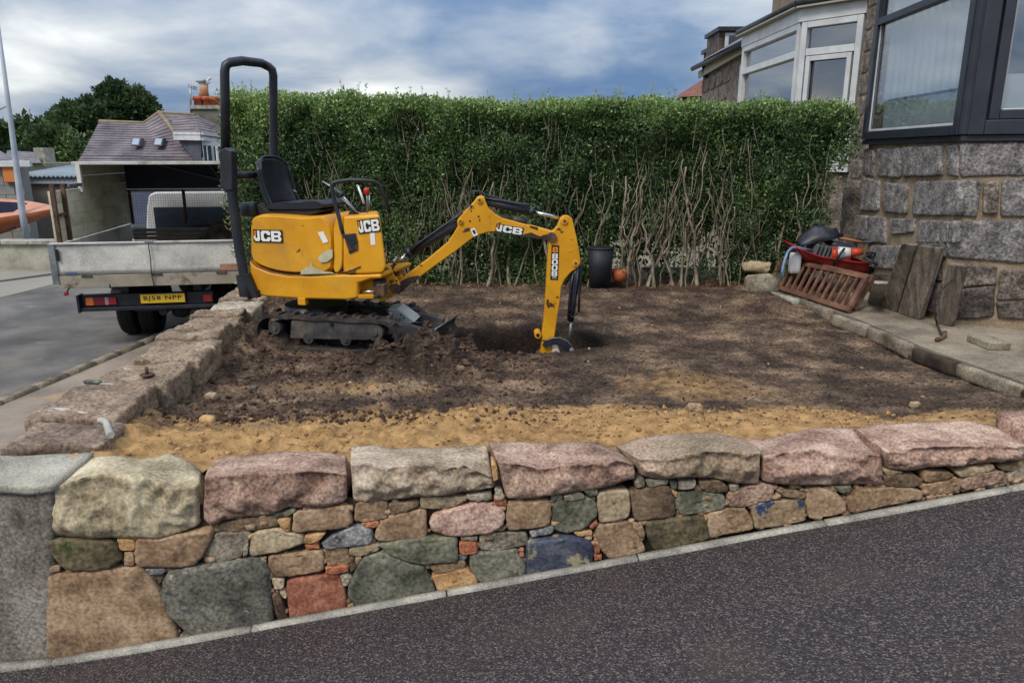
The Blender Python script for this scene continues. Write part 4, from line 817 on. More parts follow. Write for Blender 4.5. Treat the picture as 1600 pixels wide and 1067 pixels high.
# slew ring and undercarriage
m = MB(); q = KP-HD*.72+Vector((0, 0, 1.03)); m.cyl(q-UP*.10, q+UP*.06, .27, 28); m.make('slew_ring', M_blk, ex)
m = MB(); m.box(q-UP*.19, .36, .20, .10, (HD, LT, UP)); m.make('undercarriage_frame', M_blk, ex, bevel=.02)
m = MB(); m.box(mz([(400,1026)], -.33)[0], .035, .03, .03, (HD, LT, UP)); m.make('body_bracket', M_yel, ex, bevel=.005)
def tz(pts, off=-0.36): return [mp_(380+x/4, 420+y/4, off) for x, y in pts]
def track(off, mir=0):
    tw = 0.18
    a = tz([(160,288)])[0]; b = tz([(835,292)])[0]; bb_ = tz([(815,512)])[0]; hgt = (b.z-bb_.z)/2
    pth = []
    cl_ = a+HD*.02; cz = a.z-hgt; A = Vector((a.x, a.y, cz)); B = Vector((b.x, b.y, cz))+HD*.02
    D = (B-A).length; n1 = 22; r_ = hgt
    for i in range(n1): pth.append((A+(B-A)*(i/n1)+UP*(r_-.004*math.sin(i*.9)), None))
    for i in range(12): q = math.pi*i/12; pth.append((B+HD*(r_*math.sin(q)*1.02)+UP*(r_*math.cos(q)), None))
    for i in range(n1): pth.append((B+(A-B)*(i/n1)-UP*r_, None))
    for i in range(12): q = math.pi*i/12; pth.append((A-HD*(r_*math.sin(q)*1.02)-UP*(r_*math.cos(q)), None))
    pth = [p+LT*(off+0.36) for p, _ in pth]; C = (A+B)/2+LT*(off+.36)
    tr = MB(); n = len(pth); outer = []; inner = []
    for i, p in enumerate(pth):
        t = (pth[(i+1) % n]-pth[i-1]).normalized(); nn = LT.cross(t).normalized()
        if (p-C).dot(nn) < 0: nn = -nn
        outer.append((p, nn)); inner.append(p-nn*.028)
    rings = [[outer[i][0], outer[i][0]+LT*tw, inner[i]+LT*tw, inner[i]] for i in range(n)]; rings.append(rings[0])
    tr.loft(rings, True, False, False, False); 
    o = tr.make('rubber_track', M_rub, ex, origin=C+LT*tw/2)
    # lugs
    cum = [0]
    for i in range(n): cum.append(cum[-1]+(pth[(i+1) % n]-pth[i]).length)
    NL = 40; first = None
    for k in range(NL):
        s_ = cum[-1]*k/NL; i = 0
        while cum[i+1] < s_: i += 1
        f = (s_-cum[i])/(cum[i+1]-cum[i]); p = pth[i]+(pth[(i+1) % n]-pth[i])*f; nn = (outer[i][1]*(1-f)+outer[(i+1) % n][1]*f).normalized(); t = nn.cross(LT).normalized()
        c_ = p+nn*.009+LT*(.045 if k % 2 else .135)
        if first is None:
            mm = MB(); v = []
            for (zz_, sx) in ((-.009, .020), (.013, .013)): v += [Vector((x, y, zz_)) for x, y in ((-sx, -.045), (sx, -.045), (sx, .045), (-sx, .045))]
            mm.add(v, [(0, 3, 2, 1), (4, 5, 6, 7), (0, 1, 5, 4), (1, 2, 6, 5), (2, 3, 7, 6), (3, 0, 4, 7)]); lo_ = mm.make('lug', M_rub, o, origin=(0, 0, 0)); first = lo_.data
        else:
            lo_ = bpy.data.objects.new('lug', first); sc.collection.objects.link(lo_); lo_.parent = o
        lo_.location = c_-WL[o.name]; lo_.rotation_euler = Matrix((t, LT, nn)).transposed().to_euler()
    F = MB(); fo = off+0.015
    F.prism([p+LT*(fo-off) for p in [q+LT*(off+.36) for q in tz([(292,322),(815,330),(822,440),(760,452),(650,450),(285,440)])]], LT*.15); fo_ = F.make('track_frame', M_dirty, ex, bevel=.012)
    for (x, y, r__) in ((190, 375, .052), (400, 437, .045), (635, 450, .045), (815, 400, .07)):
        q = tz([(x, y)])[0]+LT*(off+.36); w_ = MB(); w_.cyl(q+LT*.012, q+LT*.16, r__, 18); w_.cyl(q+LT*.002, q+LT*.02, r__*.45, 12); w_.make('roller', M_dirty, ex)
    h = tz([(550,350)])[0]+LT*(off+.36); MB().cyl(h+LT*.010, h+LT*.03, .020, 12).make('frame_hole', M_black, fo_)
track(-0.36); track(0.18)
# dozer blade, its arms and the step plate
bc = tz([(1160,398)], -.36)[0]
a1 = mp_(616, 522, -.25); a2 = mp_(668, 532, -.25)
for k in (0, .42):
    m = MB(); m.prism([p+LT*k for p in [mp_(a, b, -.27) for a, b in ((612,505),(640,508),(668,516),(666,531),(640,532),(612,528))]], LT*.05); m.make('blade_arm', M_dirty, ex, bevel=.006)
e0 = mp_(671, 521, -.38); e1 = e0+LT*.74; e1 = Vector((e1.x+.02, e1.y, e1.z))
def bl(t, u): # blade profile, u down
    return e0+(e1-e0)*t+HD*(.0-.05*math.sin(math.pi*u)*1.0+.02*u)-UP*(.15*u)
m = MB(); R0 = [[bl(t, u/6) for u in range(7)]+[bl(t, u/6)-HD*.014 for u in range(6, -1, -1)] for t in (0, .25, .5, .75, 1)]
m.loft(R0); m.make('dozer_blade', M_dirty, ex)
m = MB(); m.tube([e0+UP*.004, e1+UP*.004], .007, 6); m.make('blade_top_edge', M_steel, ex)
sp = [mp_(a, b, .0) for a, b in ((604,484),(620,483),(648,503),(636,508),(620,506))]
m = MB(); m.prism(sp, LT*.16+UP*.02); o = m.make('step_plate', mat('pale_steel_plate', [(140, 140, 136), (172, 172, 168)], 8, .55, .15), ex, bevel=.004)
for x, y in ((627, 492), (631, 497), (625, 499)):
    q = mp_(x, y, -.002); MB().cyl(q, q-LT*.004, .008, 8).make('bolt_hole', M_black, o)
m = MB(); m.tube([mp_(602, 482, -.02), mp_(612, 492, -.03), mp_(622, 506, -.03)], .008, 6); m.make('plate_edge', M_chrome, ex)
m = MB(); m.tube([mp_(640, 503, .02), mp_(656, 504, .03), mp_(660, 510, .02), mp_(650, 514, -.02), mp_(638, 511, -.03)], .010, 8); m.make('hydraulic_hose', M_blk, ex)
# king post, boom, cylinders, dipper
m = MB(); m.prism(bz([(128,500),(165,488),(182,500),(215,560),(232,590),(200,640),(190,655),(130,682),(108,668),(150,640),(150,600),(132,592)], -0.10), BL*.05); m.make('king_post_plate', M_yelw, ex, bevel=.008)
m = MB(); m.prism(bz([(165,488),(192,500),(250,545),(232,590),(200,640),(190,655),(130,682),(150,640),(150,600),(140,560)], 0.06), BL*.05); m.make('king_post_plate', M_yelw, ex, bevel=.008)
m = MB(); m.prism(bz([(110,610),(160,600),(160,660),(112,668)], -.09), BL*.2); m.make('king_post_hub', M_rust, ex, bevel=.012)
m = MB(); m.cyl(bz([(208,608)], -.115)[0], bz([(208,608)], .12)[0], .042, 18); m.cyl(bz([(150,512)], -.112)[0], bz([(150,512)], .12)[0], .03, 14); m.make('king_post_pins', M_rust, ex)
boomp = [(188,632),(182,600),(250,545),(380,448),(495,352),(530,300),(552,262),(545,228),(590,180),(640,128),(660,100),(680,94),(700,100),(708,125),(722,160),(760,195),(800,216),(870,236),(950,256),(1060,286),(1095,296),(1108,322),(1090,348),(1052,340),(960,326),(900,312),(850,300),(790,292),(720,296),(650,318),(600,355),(540,402),(400,502),(280,592),(225,640)]
m = MB(); m.prism(bz(boomp, -.055), BL*.11); bo = m.make('boom', M_yelw, ex, bevel=.010, seg=2)
# weld bead and bosses
for (x, y, r_) in ((673,118,.024), (567,235,.021), (1075,322,.040)):
    m = MB(); m.cyl(bz([(x, y)], -.072)[0], bz([(x, y)], .072)[0], r_, 16); o = m.make('pivot_boss', M_yelw if r_ < .03 else M_rust, bo, bevel=.003)
    if r_ < .03: MB().cyl(bz([(x, y)], -.076)[0], bz([(x, y)], -.070)[0], r_*.5, 10).make('pin', M_rust, bo)
for (x, y, r_) in ((620,233,.008), (668,208,.008)): MB().cyl(bz([(x, y)], -.058)[0], bz([(x, y)], -.05)[0], r_, 8).make('bolt_hole', M_black, bo)
def bpatch(pts, off, name, mt, parent, th=.002): m = MB(); m.prism(bz(pts, off), -BL*th); return m.make(name, mt, parent)
M_bare = mat('chipped_to_bare_steel', [(44, 34, 30), (66, 52, 42)], 12, .8, .3, 60)
bpatch([(186,628),(184,602),(240,566),(280,545),(330,535),(350,545),(300,575),(228,636)], -.0555, 'chipped_paint', M_bare, bo)
bpatch([(905,318),(925,305),(960,296),(985,308),(1010,318),(1050,305),(1050,338),(960,325)], -.0555, 'chipped_paint', M_bare, bo)
bpatch([(950,258),(998,268),(996,285),(975,276),(955,270)], -.0555, 'chipped_paint', M_bare, bo)
bpatch([(622,280),(645,270),(665,310),(640,320)], -.0555, 'warning_sticker', M_white, bo)
bpatch([(632,286),(645,281),(654,302),(643,307)], -.058, 'sticker_print', M_black, bo, .0005)
a = bz([(765,268)], -.06)[0]; b = bz([(915,292)], -.06)[0]; xd = (b-a).normalized(); yd = BL.cross(xd); yd = -yd if yd.z < 0 else yd
c_ = bz([(840,281)], -.056)[0]
jcb(560+840/3.5575, 280+281/3.5575, -.0565, .232, .066, xd, yd, bo, KP, BL)
def cyl_asm(p0, p1, q0, q1, rb, rr_, off=0, nm='cylinder'):
    A, B = bz([p0], off)[0], bz([p1], off)[0]; C_, D_ = bz([q0], off)[0], bz([q1], off)[0]
    m = MB(); m.cyl(A, B, rb, 16); m.cyl(B-(B-A).normalized()*.03, B+(B-A).normalized()*.012, rb*1.08, 16); o = m.make(nm+'_barrel', M_blk, ex)
    MB().cyl(C_, D_, rr_, 12).make(nm+'_rod', M_chrome, ex); return o
cyl_asm((562,240), (278,412), (278,412), (185,488), .040, .014, 0, 'boom_cylinder'); cyl_asm((705,122), (968,182), (968,182), (1112,216), .036, .015, 0, 'dipper_cylinder')
MB().cyl(bz([(672,118)], 0)[0], bz([(720,126)], 0)[0], .028, 14).make('cylinder_eye', M_blk, ex)
m = MB(); m.tube(bz([(545,230),(560,200),(580,188),(540,215),(430,290),(330,360),(290,400)], -.045), .010, 8); m.tube(bz([(575,182),(500,240),(400,310),(300,382)], -.02), .008, 8); m.make('hydraulic_hose', M_blk, ex)
m = MB(); m.tube(bz([(622,82),(640,68),(670,68),(720,92),(820,122),(880,132),(940,140),(950,148)], -.02), .008, 8); m.tube(bz([(700,104),(800,122),(900,140),(950,150)], -.04), .009, 8); m.make('hydraulic_hose', M_blk, ex)
m = MB(); m.tube(bz([(775,205),(800,212),(850,222)], -.02), .018, 10); m.tube(bz([(860,222),(885,228),(940,240)], -.02), .024, 10); m.make('hose_fittings', M_dirty, ex)
m = MB(); m.tube(bz([(150,470),(175,455),(205,470),(190,500),(210,540)], -.09), .008, 8); m.make('hydraulic_hose', M_blk, ex)
dip = [(1058,352),(1062,300),(1092,282),(1108,262),(1122,222),(1145,204),(1172,206),(1190,222),(1196,250),(1218,345),(1234,440),(1236,468),(1222,490),(1180,520),(1145,560),(1128,600),(1120,680),(1104,780),(1088,890),(1024,898),(1018,895),(1034,750),(1044,600),(1052,450)]
m = MB(); m.prism(bz(dip, -.052), BL*.104); dp_ = m.make('dipper_arm', M_yelw, ex, bevel=.008, seg=2)
for (x, y, r_) in ((1146,234,.026), (1208,468,.026)):
    MB().cyl(bz([(x, y)], -.064)[0], bz([(x, y)], .064)[0], r_, 16).make('pivot_boss', M_yelw, dp_, bevel=.003); MB().cyl(bz([(x, y)], -.068)[0], bz([(x, y)], -.060)[0], r_*.55, 10).make('pin', M_rust, dp_)
MB().cyl(bz([(1075,322)], -.07)[0], bz([(1075,322)], -.05)[0], .040, 16).make('elbow_pin', M_rust, dp_)
for (x, y) in ((1184,330), (1178,395)): MB().cyl(bz([(x, y)], -.055)[0], bz([(x, y)], -.05)[0], .012, 10).make('plug', M_yelw, dp_)
# model number running down the dipper
a = bz([(1095,372)], -.054)[0]; b = bz([(1088,555)], -.054)[0]; xd = (b-a).normalized(); yd = xd.cross(BL); yd = yd if yd.x > 0 else -yd
Lh = (b-a).length; c_ = (a+b)/2
if xd.cross(yd).dot(BL) > 0: pass
pl_ = MB(); pl_.box(c_-BL*.001, Lh/2+.006, .032, .001, (xd, yd, xd.cross(yd))); pl = pl_.make('model_decal', M_black, dp_)
def bl_text(s, cc, w, h, mt, nm, bold): 
    V, F = textmesh(s, bold, 1.0); m = MB(); m.add([cc+xd*(x*w)+yd*(y*h)-BL*.0028 for x, y in V], F); return m.make(nm, mt, pl)
gm_ = MB()
for i_, ch in enumerate('8008'): glyphs(gm_, ch, c_+xd*Lh*(-.195+.175*i_)-BL*.0030, yd, -xd, .049, Lh*.158)
gm_.make('lettering', M_white, pl)
V_, F_ = textmesh('CTS', .02, 1.0); gm_ = MB(); gm_.add([c_+xd*Lh*.455+yd*(x*.036)-xd*(y*Lh*.06)-BL*.0030 for x, y in V_], F_); gm_.make('small_lettering', M_white, pl)
m = MB(); m.box(c_-xd*Lh*.39-BL*.0025, Lh*.08, .022, .0006, (xd, yd, xd.cross(yd))); m.make('logo_square', M_orangedecal, pl)
bl_text('JCB', c_-xd*Lh*.39-BL*.001, Lh*.09, .02, M_black, 'small_lettering', .03)
# bucket cylinder in its hose sleeve, links, bucket in the trench
A = bz([(1210,475), (1205,560), (1192,650), (1186,720), (1180,790)], 0)
m = MB(); m.tube(A, [.040, .042, .036, .034, .024], 12); m.make('bucket_cylinder_barrel', M_blk, ex)
m = MB(); m.tube(bz([(1232,440),(1244,480),(1236,560),(1228,640),(1225,740)], -.03), .010, 6); m.tube(bz([(1195,520),(1180,600),(1172,680),(1166,780)], -.045), .010, 6); m.tube(bz([(1222,500),(1210,600),(1200,680),(1170,740),(1185,770),(1218,745)], -.04), .008, 6); m.make('hydraulic_hose', M_seat, ex)
MB().cyl(bz([(1184,780)], 0)[0], bz([(1172,910)], 0)[0], .013, 10).make('bucket_cylinder_rod', M_steel, ex)
lk = [(1022,925),(1032,902),(1075,880),(1120,878),(1165,900),(1192,935),(1195,952),(1178,962),(1160,960),(1130,935),(1100,920),(1070,922),(1040,940)]
for off in (-.085, .075):
    m = MB(); m.prism(bz(lk, off), BL*.012); m.make('bucket_link', M_blk, ex, bevel=.003)
    m = MB(); m.tube(bz([(1030,905),(1075,884),(1120,881),(1165,902),(1194,940)], off-.001), .004, 6); m.make('link_edge', M_steel, ex)
MB().cyl(bz([(1185,948)], -.10)[0], bz([(1185,948)], .10)[0], .018, 12).make('link_pin', M_steel, ex)
m = MB(); q = bz([(1098,966)], -.10)[0]; m.cyl(q, q+BL*.2, .036, 16); m.cyl(q-BL*.02, q+BL*.01, .026, 12); m.make('bucket_pin', mat('scuffed_pin', [(150, 138, 120), (180, 170, 152)], 8, .6, .2), ex, bevel=.006)
m = MB(); m.prism(bz([(1018,900),(1060,915),(1075,960),(1080,995),(1040,1000),(1002,998),(1015,950)], -.05), BL*.1); m.make('bucket_hanger', M_yelw, ex, bevel=.006)
q = bz([(998,868)], -.07)[0]; m = MB(); m.cyl(q, q+BL*.14, .030, 14); m.make('dipper_nose_pin', M_yelw, ex, bevel=.004); MB().cyl(q-BL*.002, q+BL*.142, .016, 12).make('dipper_nose_bore', M_black, ex)
bk = bz([(1008,985),(1080,975),(1135,985),(1160,1020),(1175,1080),(1120,1125),(1040,1120),(985,1060),(975,1040),(998,1000)], -.13)
m = MB(); m.prism(bk, BL*.012); m.prism([p+BL*.25 for p in bk], BL*.012)
P_ = [bk[i] for i in (1, 2, 3, 4, 5, 6, 7)]; m.loft([[p+BL*k for p in P_] for k in (.0, .26)], False, False, False, False); o = m.make('bucket', M_dirty, ex, bevel=.003)
md = o.modifiers.new('solid', 'SOLIDIFY'); md.thickness = .008
for k in range(3):
    q = bk[7]+BL*(.03+.10*k); m = MB(); m.bar(q, q+Vector((-.03, 0, .07)), .03, .014); m.make('tooth', M_steel, ex)
# ------------------------------------------------------------ privet hedge
hg = thing('hedge', 'long clipped privet hedge with leafy top and bare pale stems below behind the dug garden', 'hedge', (0.3, 9.0, 0.7))
hr = np.random.RandomState(9)
M_stem = mat('privet_stems', [(88, 80, 66), (124, 114, 96), (158, 148, 126)], 6, 0.9, 0.4, 40, grain=0.3)
HX0, HX1 = -3.35, 3.95
def htop(x): return 2.97-0.012*(x+3.3)+0.09*vn(np.asarray(x, float)*1.3, np.asarray(x, float)*0+2.2, 3)+0.07*vn(np.asarray(x, float)*4.3, np.asarray(x, float)*0+5.2, 5)+0.05*np.exp(-((np.asarray(x, float)+3.15)/.35)**2)
hrr = random.Random(3)
def stem(x, y, lean, h, r, parent, nbr=3):
    m = MB(); pts = []; px_, py_ = x, y; zb = 0.82
    n = 9
    for i in range(n+1):
        t = i/n; pts.append(Vector((px_, py_, zb+h*t))); px_ += lean*h/n+hrr.uniform(-.035, .035)*(1+t); py_ += hrr.uniform(-.02, .02)
    m.tube([pts[0]-Vector((0, 0, .05))]+pts, [r*1.7, r*1.35]+[r*(1-0.55*i/n) for i in range(n)], 6)
    for b in range(nbr):
        i = hrr.randint(2, 6); p = pts[i]; q = [p]; dx = hrr.choice((-1, 1))*hrr.uniform(.25, .7); L = hrr.uniform(.2, .7)
        for k in range(1, 7):
            t = k/6; q.append(p+Vector((dx*L*t*(1-.45*t)+hrr.uniform(-.02, .02), hrr.uniform(-.03, .02)-0.06*t, L*(t*.95)+hrr.uniform(-.01, .01))))
        m.tube(q, [r*.6*(1-.6*k/6) for k in range(7)], 5)
    return m.make('trunk', M_stem, parent, origin=(x, y, .82))
xs_ = []
clx = [ony(a, 440, 8.8).x for a in (408, 470, 520, 590, 610, 640, 655, 668, 700, 722, 738, 760, 792, 812, 840, 905, 972, 990, 1003, 1020, 1032, 1040, 1052, 1068, 1080, 1092, 1104, 1112, 1122, 1135, 1150, 1168, 1200, 1228, 1250, 1270)]
for i, cx_ in enumerate(clx):
    px_ = 800+cx_/8.8*FPX*.97
    for k in range(hrr.choice((1, 2, 3) if px_ > 970 else (2, 3, 4))):
        x = cx_+hrr.uniform(-.2, .2); stem(x, 8.73+hrr.uniform(-.08, .14), hrr.uniform(-.22, .22), hrr.uniform(.8, 1.75), hrr.choice((.006, .007, .009, .012, .020)), hg, hrr.choice((2, 3, 4)))
for k in range(34): stem(hrr.uniform(-3.2, 3.5), 9.0+hrr.uniform(-.1, .25), hrr.uniform(-.15, .15), hrr.uniform(1.4, 2.1), hrr.uniform(.008, .018), hg, 3)
for k in range(60):   # thin twigs showing through the upper face
    pass
tw = MB()
for k in range(170):
    x = hrr.uniform(HX0, HX1); z = hrr.uniform(1.2, 2.75); y = 8.66+hrr.uniform(-.02, .16); L = hrr.uniform(.15, .5); dx = hrr.uniform(-.5, .5)
    tw.tube([Vector((x, y, z)), Vector((x+dx*L*.5, y-.02, z+L*.5)), Vector((x+dx*L*.8, y-.03, z+L))], [.005, .004, .002], 4, False)
tw.make('twigs', M_stem, hg, kind='stuff')
def leaves(P, D, L, Wd, jit):
    n = len(P); a = hr.normal(size=(n, 3)); d = D+a*jit; d /= np.linalg.norm(d, axis=1)[:, None]
    b = hr.normal(size=(n, 3)); s = np.cross(d, b); s /= np.linalg.norm(s, axis=1)[:, None]; nn = np.cross(d, s)
    L = L[:, None]; Wd = Wd[:, None]
    V = np.stack([P, P+d*L*.45+s*Wd*.5+nn*L*.06, P+d*L, P+d*L*.45-s*Wd*.5+nn*L*.06], 1)
    F = (np.array([[0, 1, 2], [0, 2, 3]])[None]+4*np.arange(n)[:, None, None]).reshape(-1, 3)
    return V.reshape(-1, 3), F
def hedge_points(n, y0, y1, layer):
    x = hr.uniform(HX0, HX1, n); z = hr.uniform(.84, 3.05, n); y = hr.uniform(y0, y1, n)
    zt = htop(x); keep = z < zt
    # clumpy density; bare low down, especially left of centre to the right
    c = fbm(x*2.1, z*2.3+layer*7, 3, 5+layer, .55)+.5*vn(x*7, z*7, 9+layer)
    hz_ = (z-.84)/2.13
    bare = np.where(x > 0.7, 1.3, 0.8)*np.where(x > 2.6, .7, 1)
    dens = np.where(hz_ > .52, .62+.7*c, (.62+.7*c)-bare*(.52-hz_)*1.25)
    dens = np.where((hz_ < .3) & (np.abs(x-.5) < .55), dens+.35, dens)
    dens = np.where(hz_ > .85, dens+.35, dens)
    if layer == 1: dens = dens+.22
    if layer == 2: dens = dens+.35
    keep &= hr.rand(n) < dens
    # right end tapers in lower down, left end is ragged
    keep &= x < HX1-.18*sst(2.6, 2.0, z)*1.4+.05*vn(z*5, z*0+.3, 8)
    keep &= x > HX0+.10*vn(z*4, z*0+.7, 4)+.03
    # rounded shoulder
    sh = np.clip((z-(zt-.12))/.12, 0, 1); keep &= y > 8.66+sh*sh*.08
    return np.stack([x, y, z], 1)[keep]
P0 = hedge_points(175000, 8.62, 8.80, 0); P1 = hedge_points(110000, 8.78, 9.05, 1); P2 = hedge_points(90000, 9.05, 9.4, 2)
# push outwards/inwards by clump so that the face is uneven
P0[:, 1] += fbm(P0[:, 0]*2.6, P0[:, 2]*2.6, 3, 15)*.38
xt = hr.uniform(HX0+.05, HX1-.05, 15000); yt = hr.uniform(8.64, 9.4, 15000); PT = np.stack([xt, yt, htop(xt)+hr.uniform(-.12, .05, 15000)], 1)
allP = np.concatenate([P0, P1, P2, PT]); n = len(allP)
D = np.zeros((n, 3)); D[:, 1] = -.7; D[:, 2] = .55; D[-15000:] = (0, -.1, 1)
L = hr.uniform(.030, .052, n); L[len(P0):len(P0)+len(P1)] *= 1.25; L[len(P0)+len(P1):n-15000] *= 1.9; Wd = L*hr.uniform(.42, .6, n)
V, F = leaves(allP, D, L, Wd, .62)
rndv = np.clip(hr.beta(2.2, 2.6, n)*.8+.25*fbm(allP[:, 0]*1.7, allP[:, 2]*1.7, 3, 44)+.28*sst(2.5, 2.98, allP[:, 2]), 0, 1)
# shoots standing up from the top
sv = []; sf = []; sr = []; base = len(V); sh = MB()
for k in range(330):
    x = hrr.uniform(HX0+.02, HX1-.1); y = hrr.uniform(8.66, 9.3); zt = float(htop(x)); Ls = hrr.uniform(.04, .10)+(.10 if hrr.random() < .14 else 0)+(.08 if x < -3 else 0)
    dx = hrr.uniform(-.25, .25); p0 = Vector((x, y, zt-.04)); p1 = Vector((x+dx*Ls, y, zt+Ls)); sh.tube([p0, p1], [.0028, .0014], 4, False)
    nl = int(8+Ls*90)
    t = hr.rand(nl); PP = np.array(p0)[None]+(np.array(p1)-np.array(p0))[None]*t[:, None]
    DD = np.stack([hr.choice([-1, 1], nl)*.7, hr.normal(size=nl)*.4, np.full(nl, .7)], 1); l_ = hr.uniform(.02, .036, nl)
    a_, b_ = leaves(PP, DD, l_, l_*.4, .2); sf.append(b_+base); sv.append(a_); base += len(a_); sr.append(np.clip(hr.uniform(.6, 1, nl), 0, 1))
# sprigs on the ragged left end
for k in range(80):
    z = hrr.uniform(1.1, 3.0); p0 = Vector((HX0+.08, hrr.uniform(8.7, 9.2), z)); Ls = hrr.uniform(.05, .2); p1 = p0+Vector((-Ls*.8, -.02, Ls*.7)); sh.tube([p0, p1], [.003, .0015], 4, False)
    nl = 14; t = hr.rand(nl); PP = np.array(p0)[None]+(np.array(p1)-np.array(p0))[None]*t[:, None]
    DD = np.stack([-np.full(nl, .4)+hr.normal(size=nl)*.5, hr.normal(size=nl)*.4, np.full(nl, .5)], 1); l_ = hr.uniform(.024, .045, nl)
    a_, b_ = leaves(PP, DD, l_, l_*.38, .3); sf.append(b_+base); sv.append(a_); base += len(a_); sr.append(hr.uniform(.5, 1, nl))
sh.make('shoots', M_stem, hg, kind='stuff')
V = np.concatenate([V]+sv); F = np.concatenate([F]+sf); rv = np.repeat(np.concatenate([rndv]+sr), 4)
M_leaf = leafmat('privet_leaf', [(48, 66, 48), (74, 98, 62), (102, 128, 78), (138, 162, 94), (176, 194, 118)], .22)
npmesh('foliage', V, F, M_leaf, hg, False, (0.3, 9.0, 1.9), {'rnd': rv}, kind='stuff')
# low weeds and dead leaves along the foot
n = 1600; x = hr.uniform(-3.2, 3.8, n); y = 8.55+hr.gamma(2, .09, n); P = np.stack([x, y, soil_h(x, np.minimum(y, 9.6))+.01], 1); l_ = hr.uniform(.02, .045, n)
V, F = leaves(P, np.tile([0, 0, .3], (n, 1)), l_, l_*.5, 1.0)
npmesh('leaf_litter', V, F, leafmat('dead_leaf', [(70, 48, 32), (110, 78, 50), (134, 100, 70)], .1), None, False, (0, 8.7, .7), {'rnd': np.repeat(hr.rand(n), 4)}, kind='stuff', label='dead brown leaves and bark litter along the foot of the hedge', category='leaves')
# ------------------------------------------------------------ tipper lorry
M_alu = mat('dirty_aluminium_board', [(158, 155, 147), (188, 185, 177), (206, 203, 196)], 2.5, 0.6, 0.2, 30, grain=0.2, wear=[((122, 104, 84), 0.60, 1.8, 0.12), ((90, 84, 78), 0.68, 6, 0.04)])
M_cream = mat('stained_cream_board', [(178, 170, 142), (200, 193, 166), (212, 206, 182)], 2, 0.75, 0.2, 30, wear=[((112, 104, 90), 0.54, 1.6, 0.2), ((84, 78, 70), 0.63, 4, 0.08)])
M_darkp = mat('dark_canopy_panel', [(44, 48, 58), (58, 62, 72)], 2, 0.7, 0.1)
M_cab = mat('white_cab_paint', [(190, 190, 190), (206, 206, 206)], 3, 0.35, 0.03, coat=.2)
M_tyre = mat('tyre_rubber', [(20, 20, 22), (34, 34, 36)], 8, 0.85, 0.3)
TG = 8.75
t0 = ony(92, 470, TG); t1 = ony(372, 470, TG)
TX0, TX1 = t0.x, t1.x
TF = Vector((-0.185, 1, 0)).normalized(); TS = Vector((TF.y, -TF.x, 0))   # forward, to its right side
TO = Vector((TX0, TG, 0))
TWD = (TX1-TX0)/TS.x
def tr(a, f, z): return TO+TS*a+TF*f+Vector((0, 0, z))
def zat(px, py, Y=TG): return ony(px, py, Y).z
lorry = thing('tipper_lorry', 'white dropside tipper lorry with caged sides parked beyond the street wall, seen from behind', 'lorry', tr(TWD/2, 1.5, 0))
TAX = (TS, TF, Vector((0, 0, 1)))
def tbox(name, a0, a1, f0, f1, z0, z1, mt, parent=None, bev=0.006, **k):
    m = MB(); m.box(tr((a0+a1)/2, (f0+f1)/2, (z0+z1)/2), abs(a1-a0)/2, abs(f1-f0)/2, abs(z1-z0)/2, TAX); return m.make(name, mt, parent or lorry, bevel=bev, seg=2, **k)
zt, zm_, zb = zat(230, 382), zat(230, 431), zat(230, 451)
LB = 2.95
# tailgate with buckled sheet
m = MB(); n = 22; rings = []
for i in range(n+1):
    a = TWD*i/n; row = []
    for j in range(7):
        z = zm_+.004+(zt-zm_)*j/6; row.append(tr(a, -.012*math.exp(-((a-TWD*.48)/.18)**2)-.008*noise.noise(Vector((a*3, z*4, 1))), z))
    rings.append(row+[p+TF*.035 for p in row[::-1]])
m.loft(rings); tg = m.make('tailgate', M_alu, lorry)
m = MB(); m.box(tr(TWD/2, -.004, zt+.006), TWD/2, .022, .010, TAX); m.make('tailgate_rim', M_alu, tg, bevel=.003)
tbox('rear_sill', 0.03, TWD-.03, -.01, .06, zb, zm_-.006, mat('stained_sill', [(130, 122, 106), (158, 150, 134)], 3, .7, .2, wear=((96, 84, 68), .56, 3, .1)))
tbox('corner_post', -.03, .045, -.02, .08, zm_-.10, zt+.01, M_steel); tbox('corner_post', TWD-.045, TWD+.03, -.02, .08, zm_-.10, zt+.01, M_steel)
tbox('slot', .055, .085, -.022, -.014, zt-.20, zt-.06, M_black, tg, 0); tbox('slot', TWD-.085, TWD-.055, -.022, -.014, zt-.20, zt-.06, M_black, tg, 0)
tbox('latch', TWD*.5-.05, TWD*.5+.05, -.03, .0, zt+.0, zt+.022, M_steel, tg)
tbox('rusty_patch', TWD*.855, TWD*.965, -.020, -.014, zm_+.02, zm_+.095, mat('rust_stain', [(150, 104, 80), (170, 126, 100)], 10, .8, .1), tg, 0)
tbox('blue_sticker', .12, .25, -.020, -.014, zm_+.015, zm_+.035, mat('blue_sticker', [(70, 84, 130)], 5, .5, 0), tg, 0)
m = MB(); m.tube([tr(TWD*.497, -.035, zt), tr(TWD*.50, -.045, zt-.2), tr(TWD*.495, -.04, zm_), tr(TWD*.50, -.02, zb-.01), tr(TWD*.505, .12, zb-.05)], .006, 5); m.make('tailgate_cord', M_blk, tg)
for a in (.16, .52, .86): tbox('hinge', TWD*a-.06, TWD*a+.06, -.025, .0, zm_-.022, zm_+.004, M_dirty, tg, .003)
tbox('load_floor', 0, TWD, .06, LB, zm_-.06, zm_-.01, M_dirty)
for a in (0.0, TWD-.03): tbox('side_board', a, a+.03, .08, LB, zm_-.05, zt-.02, M_alu)
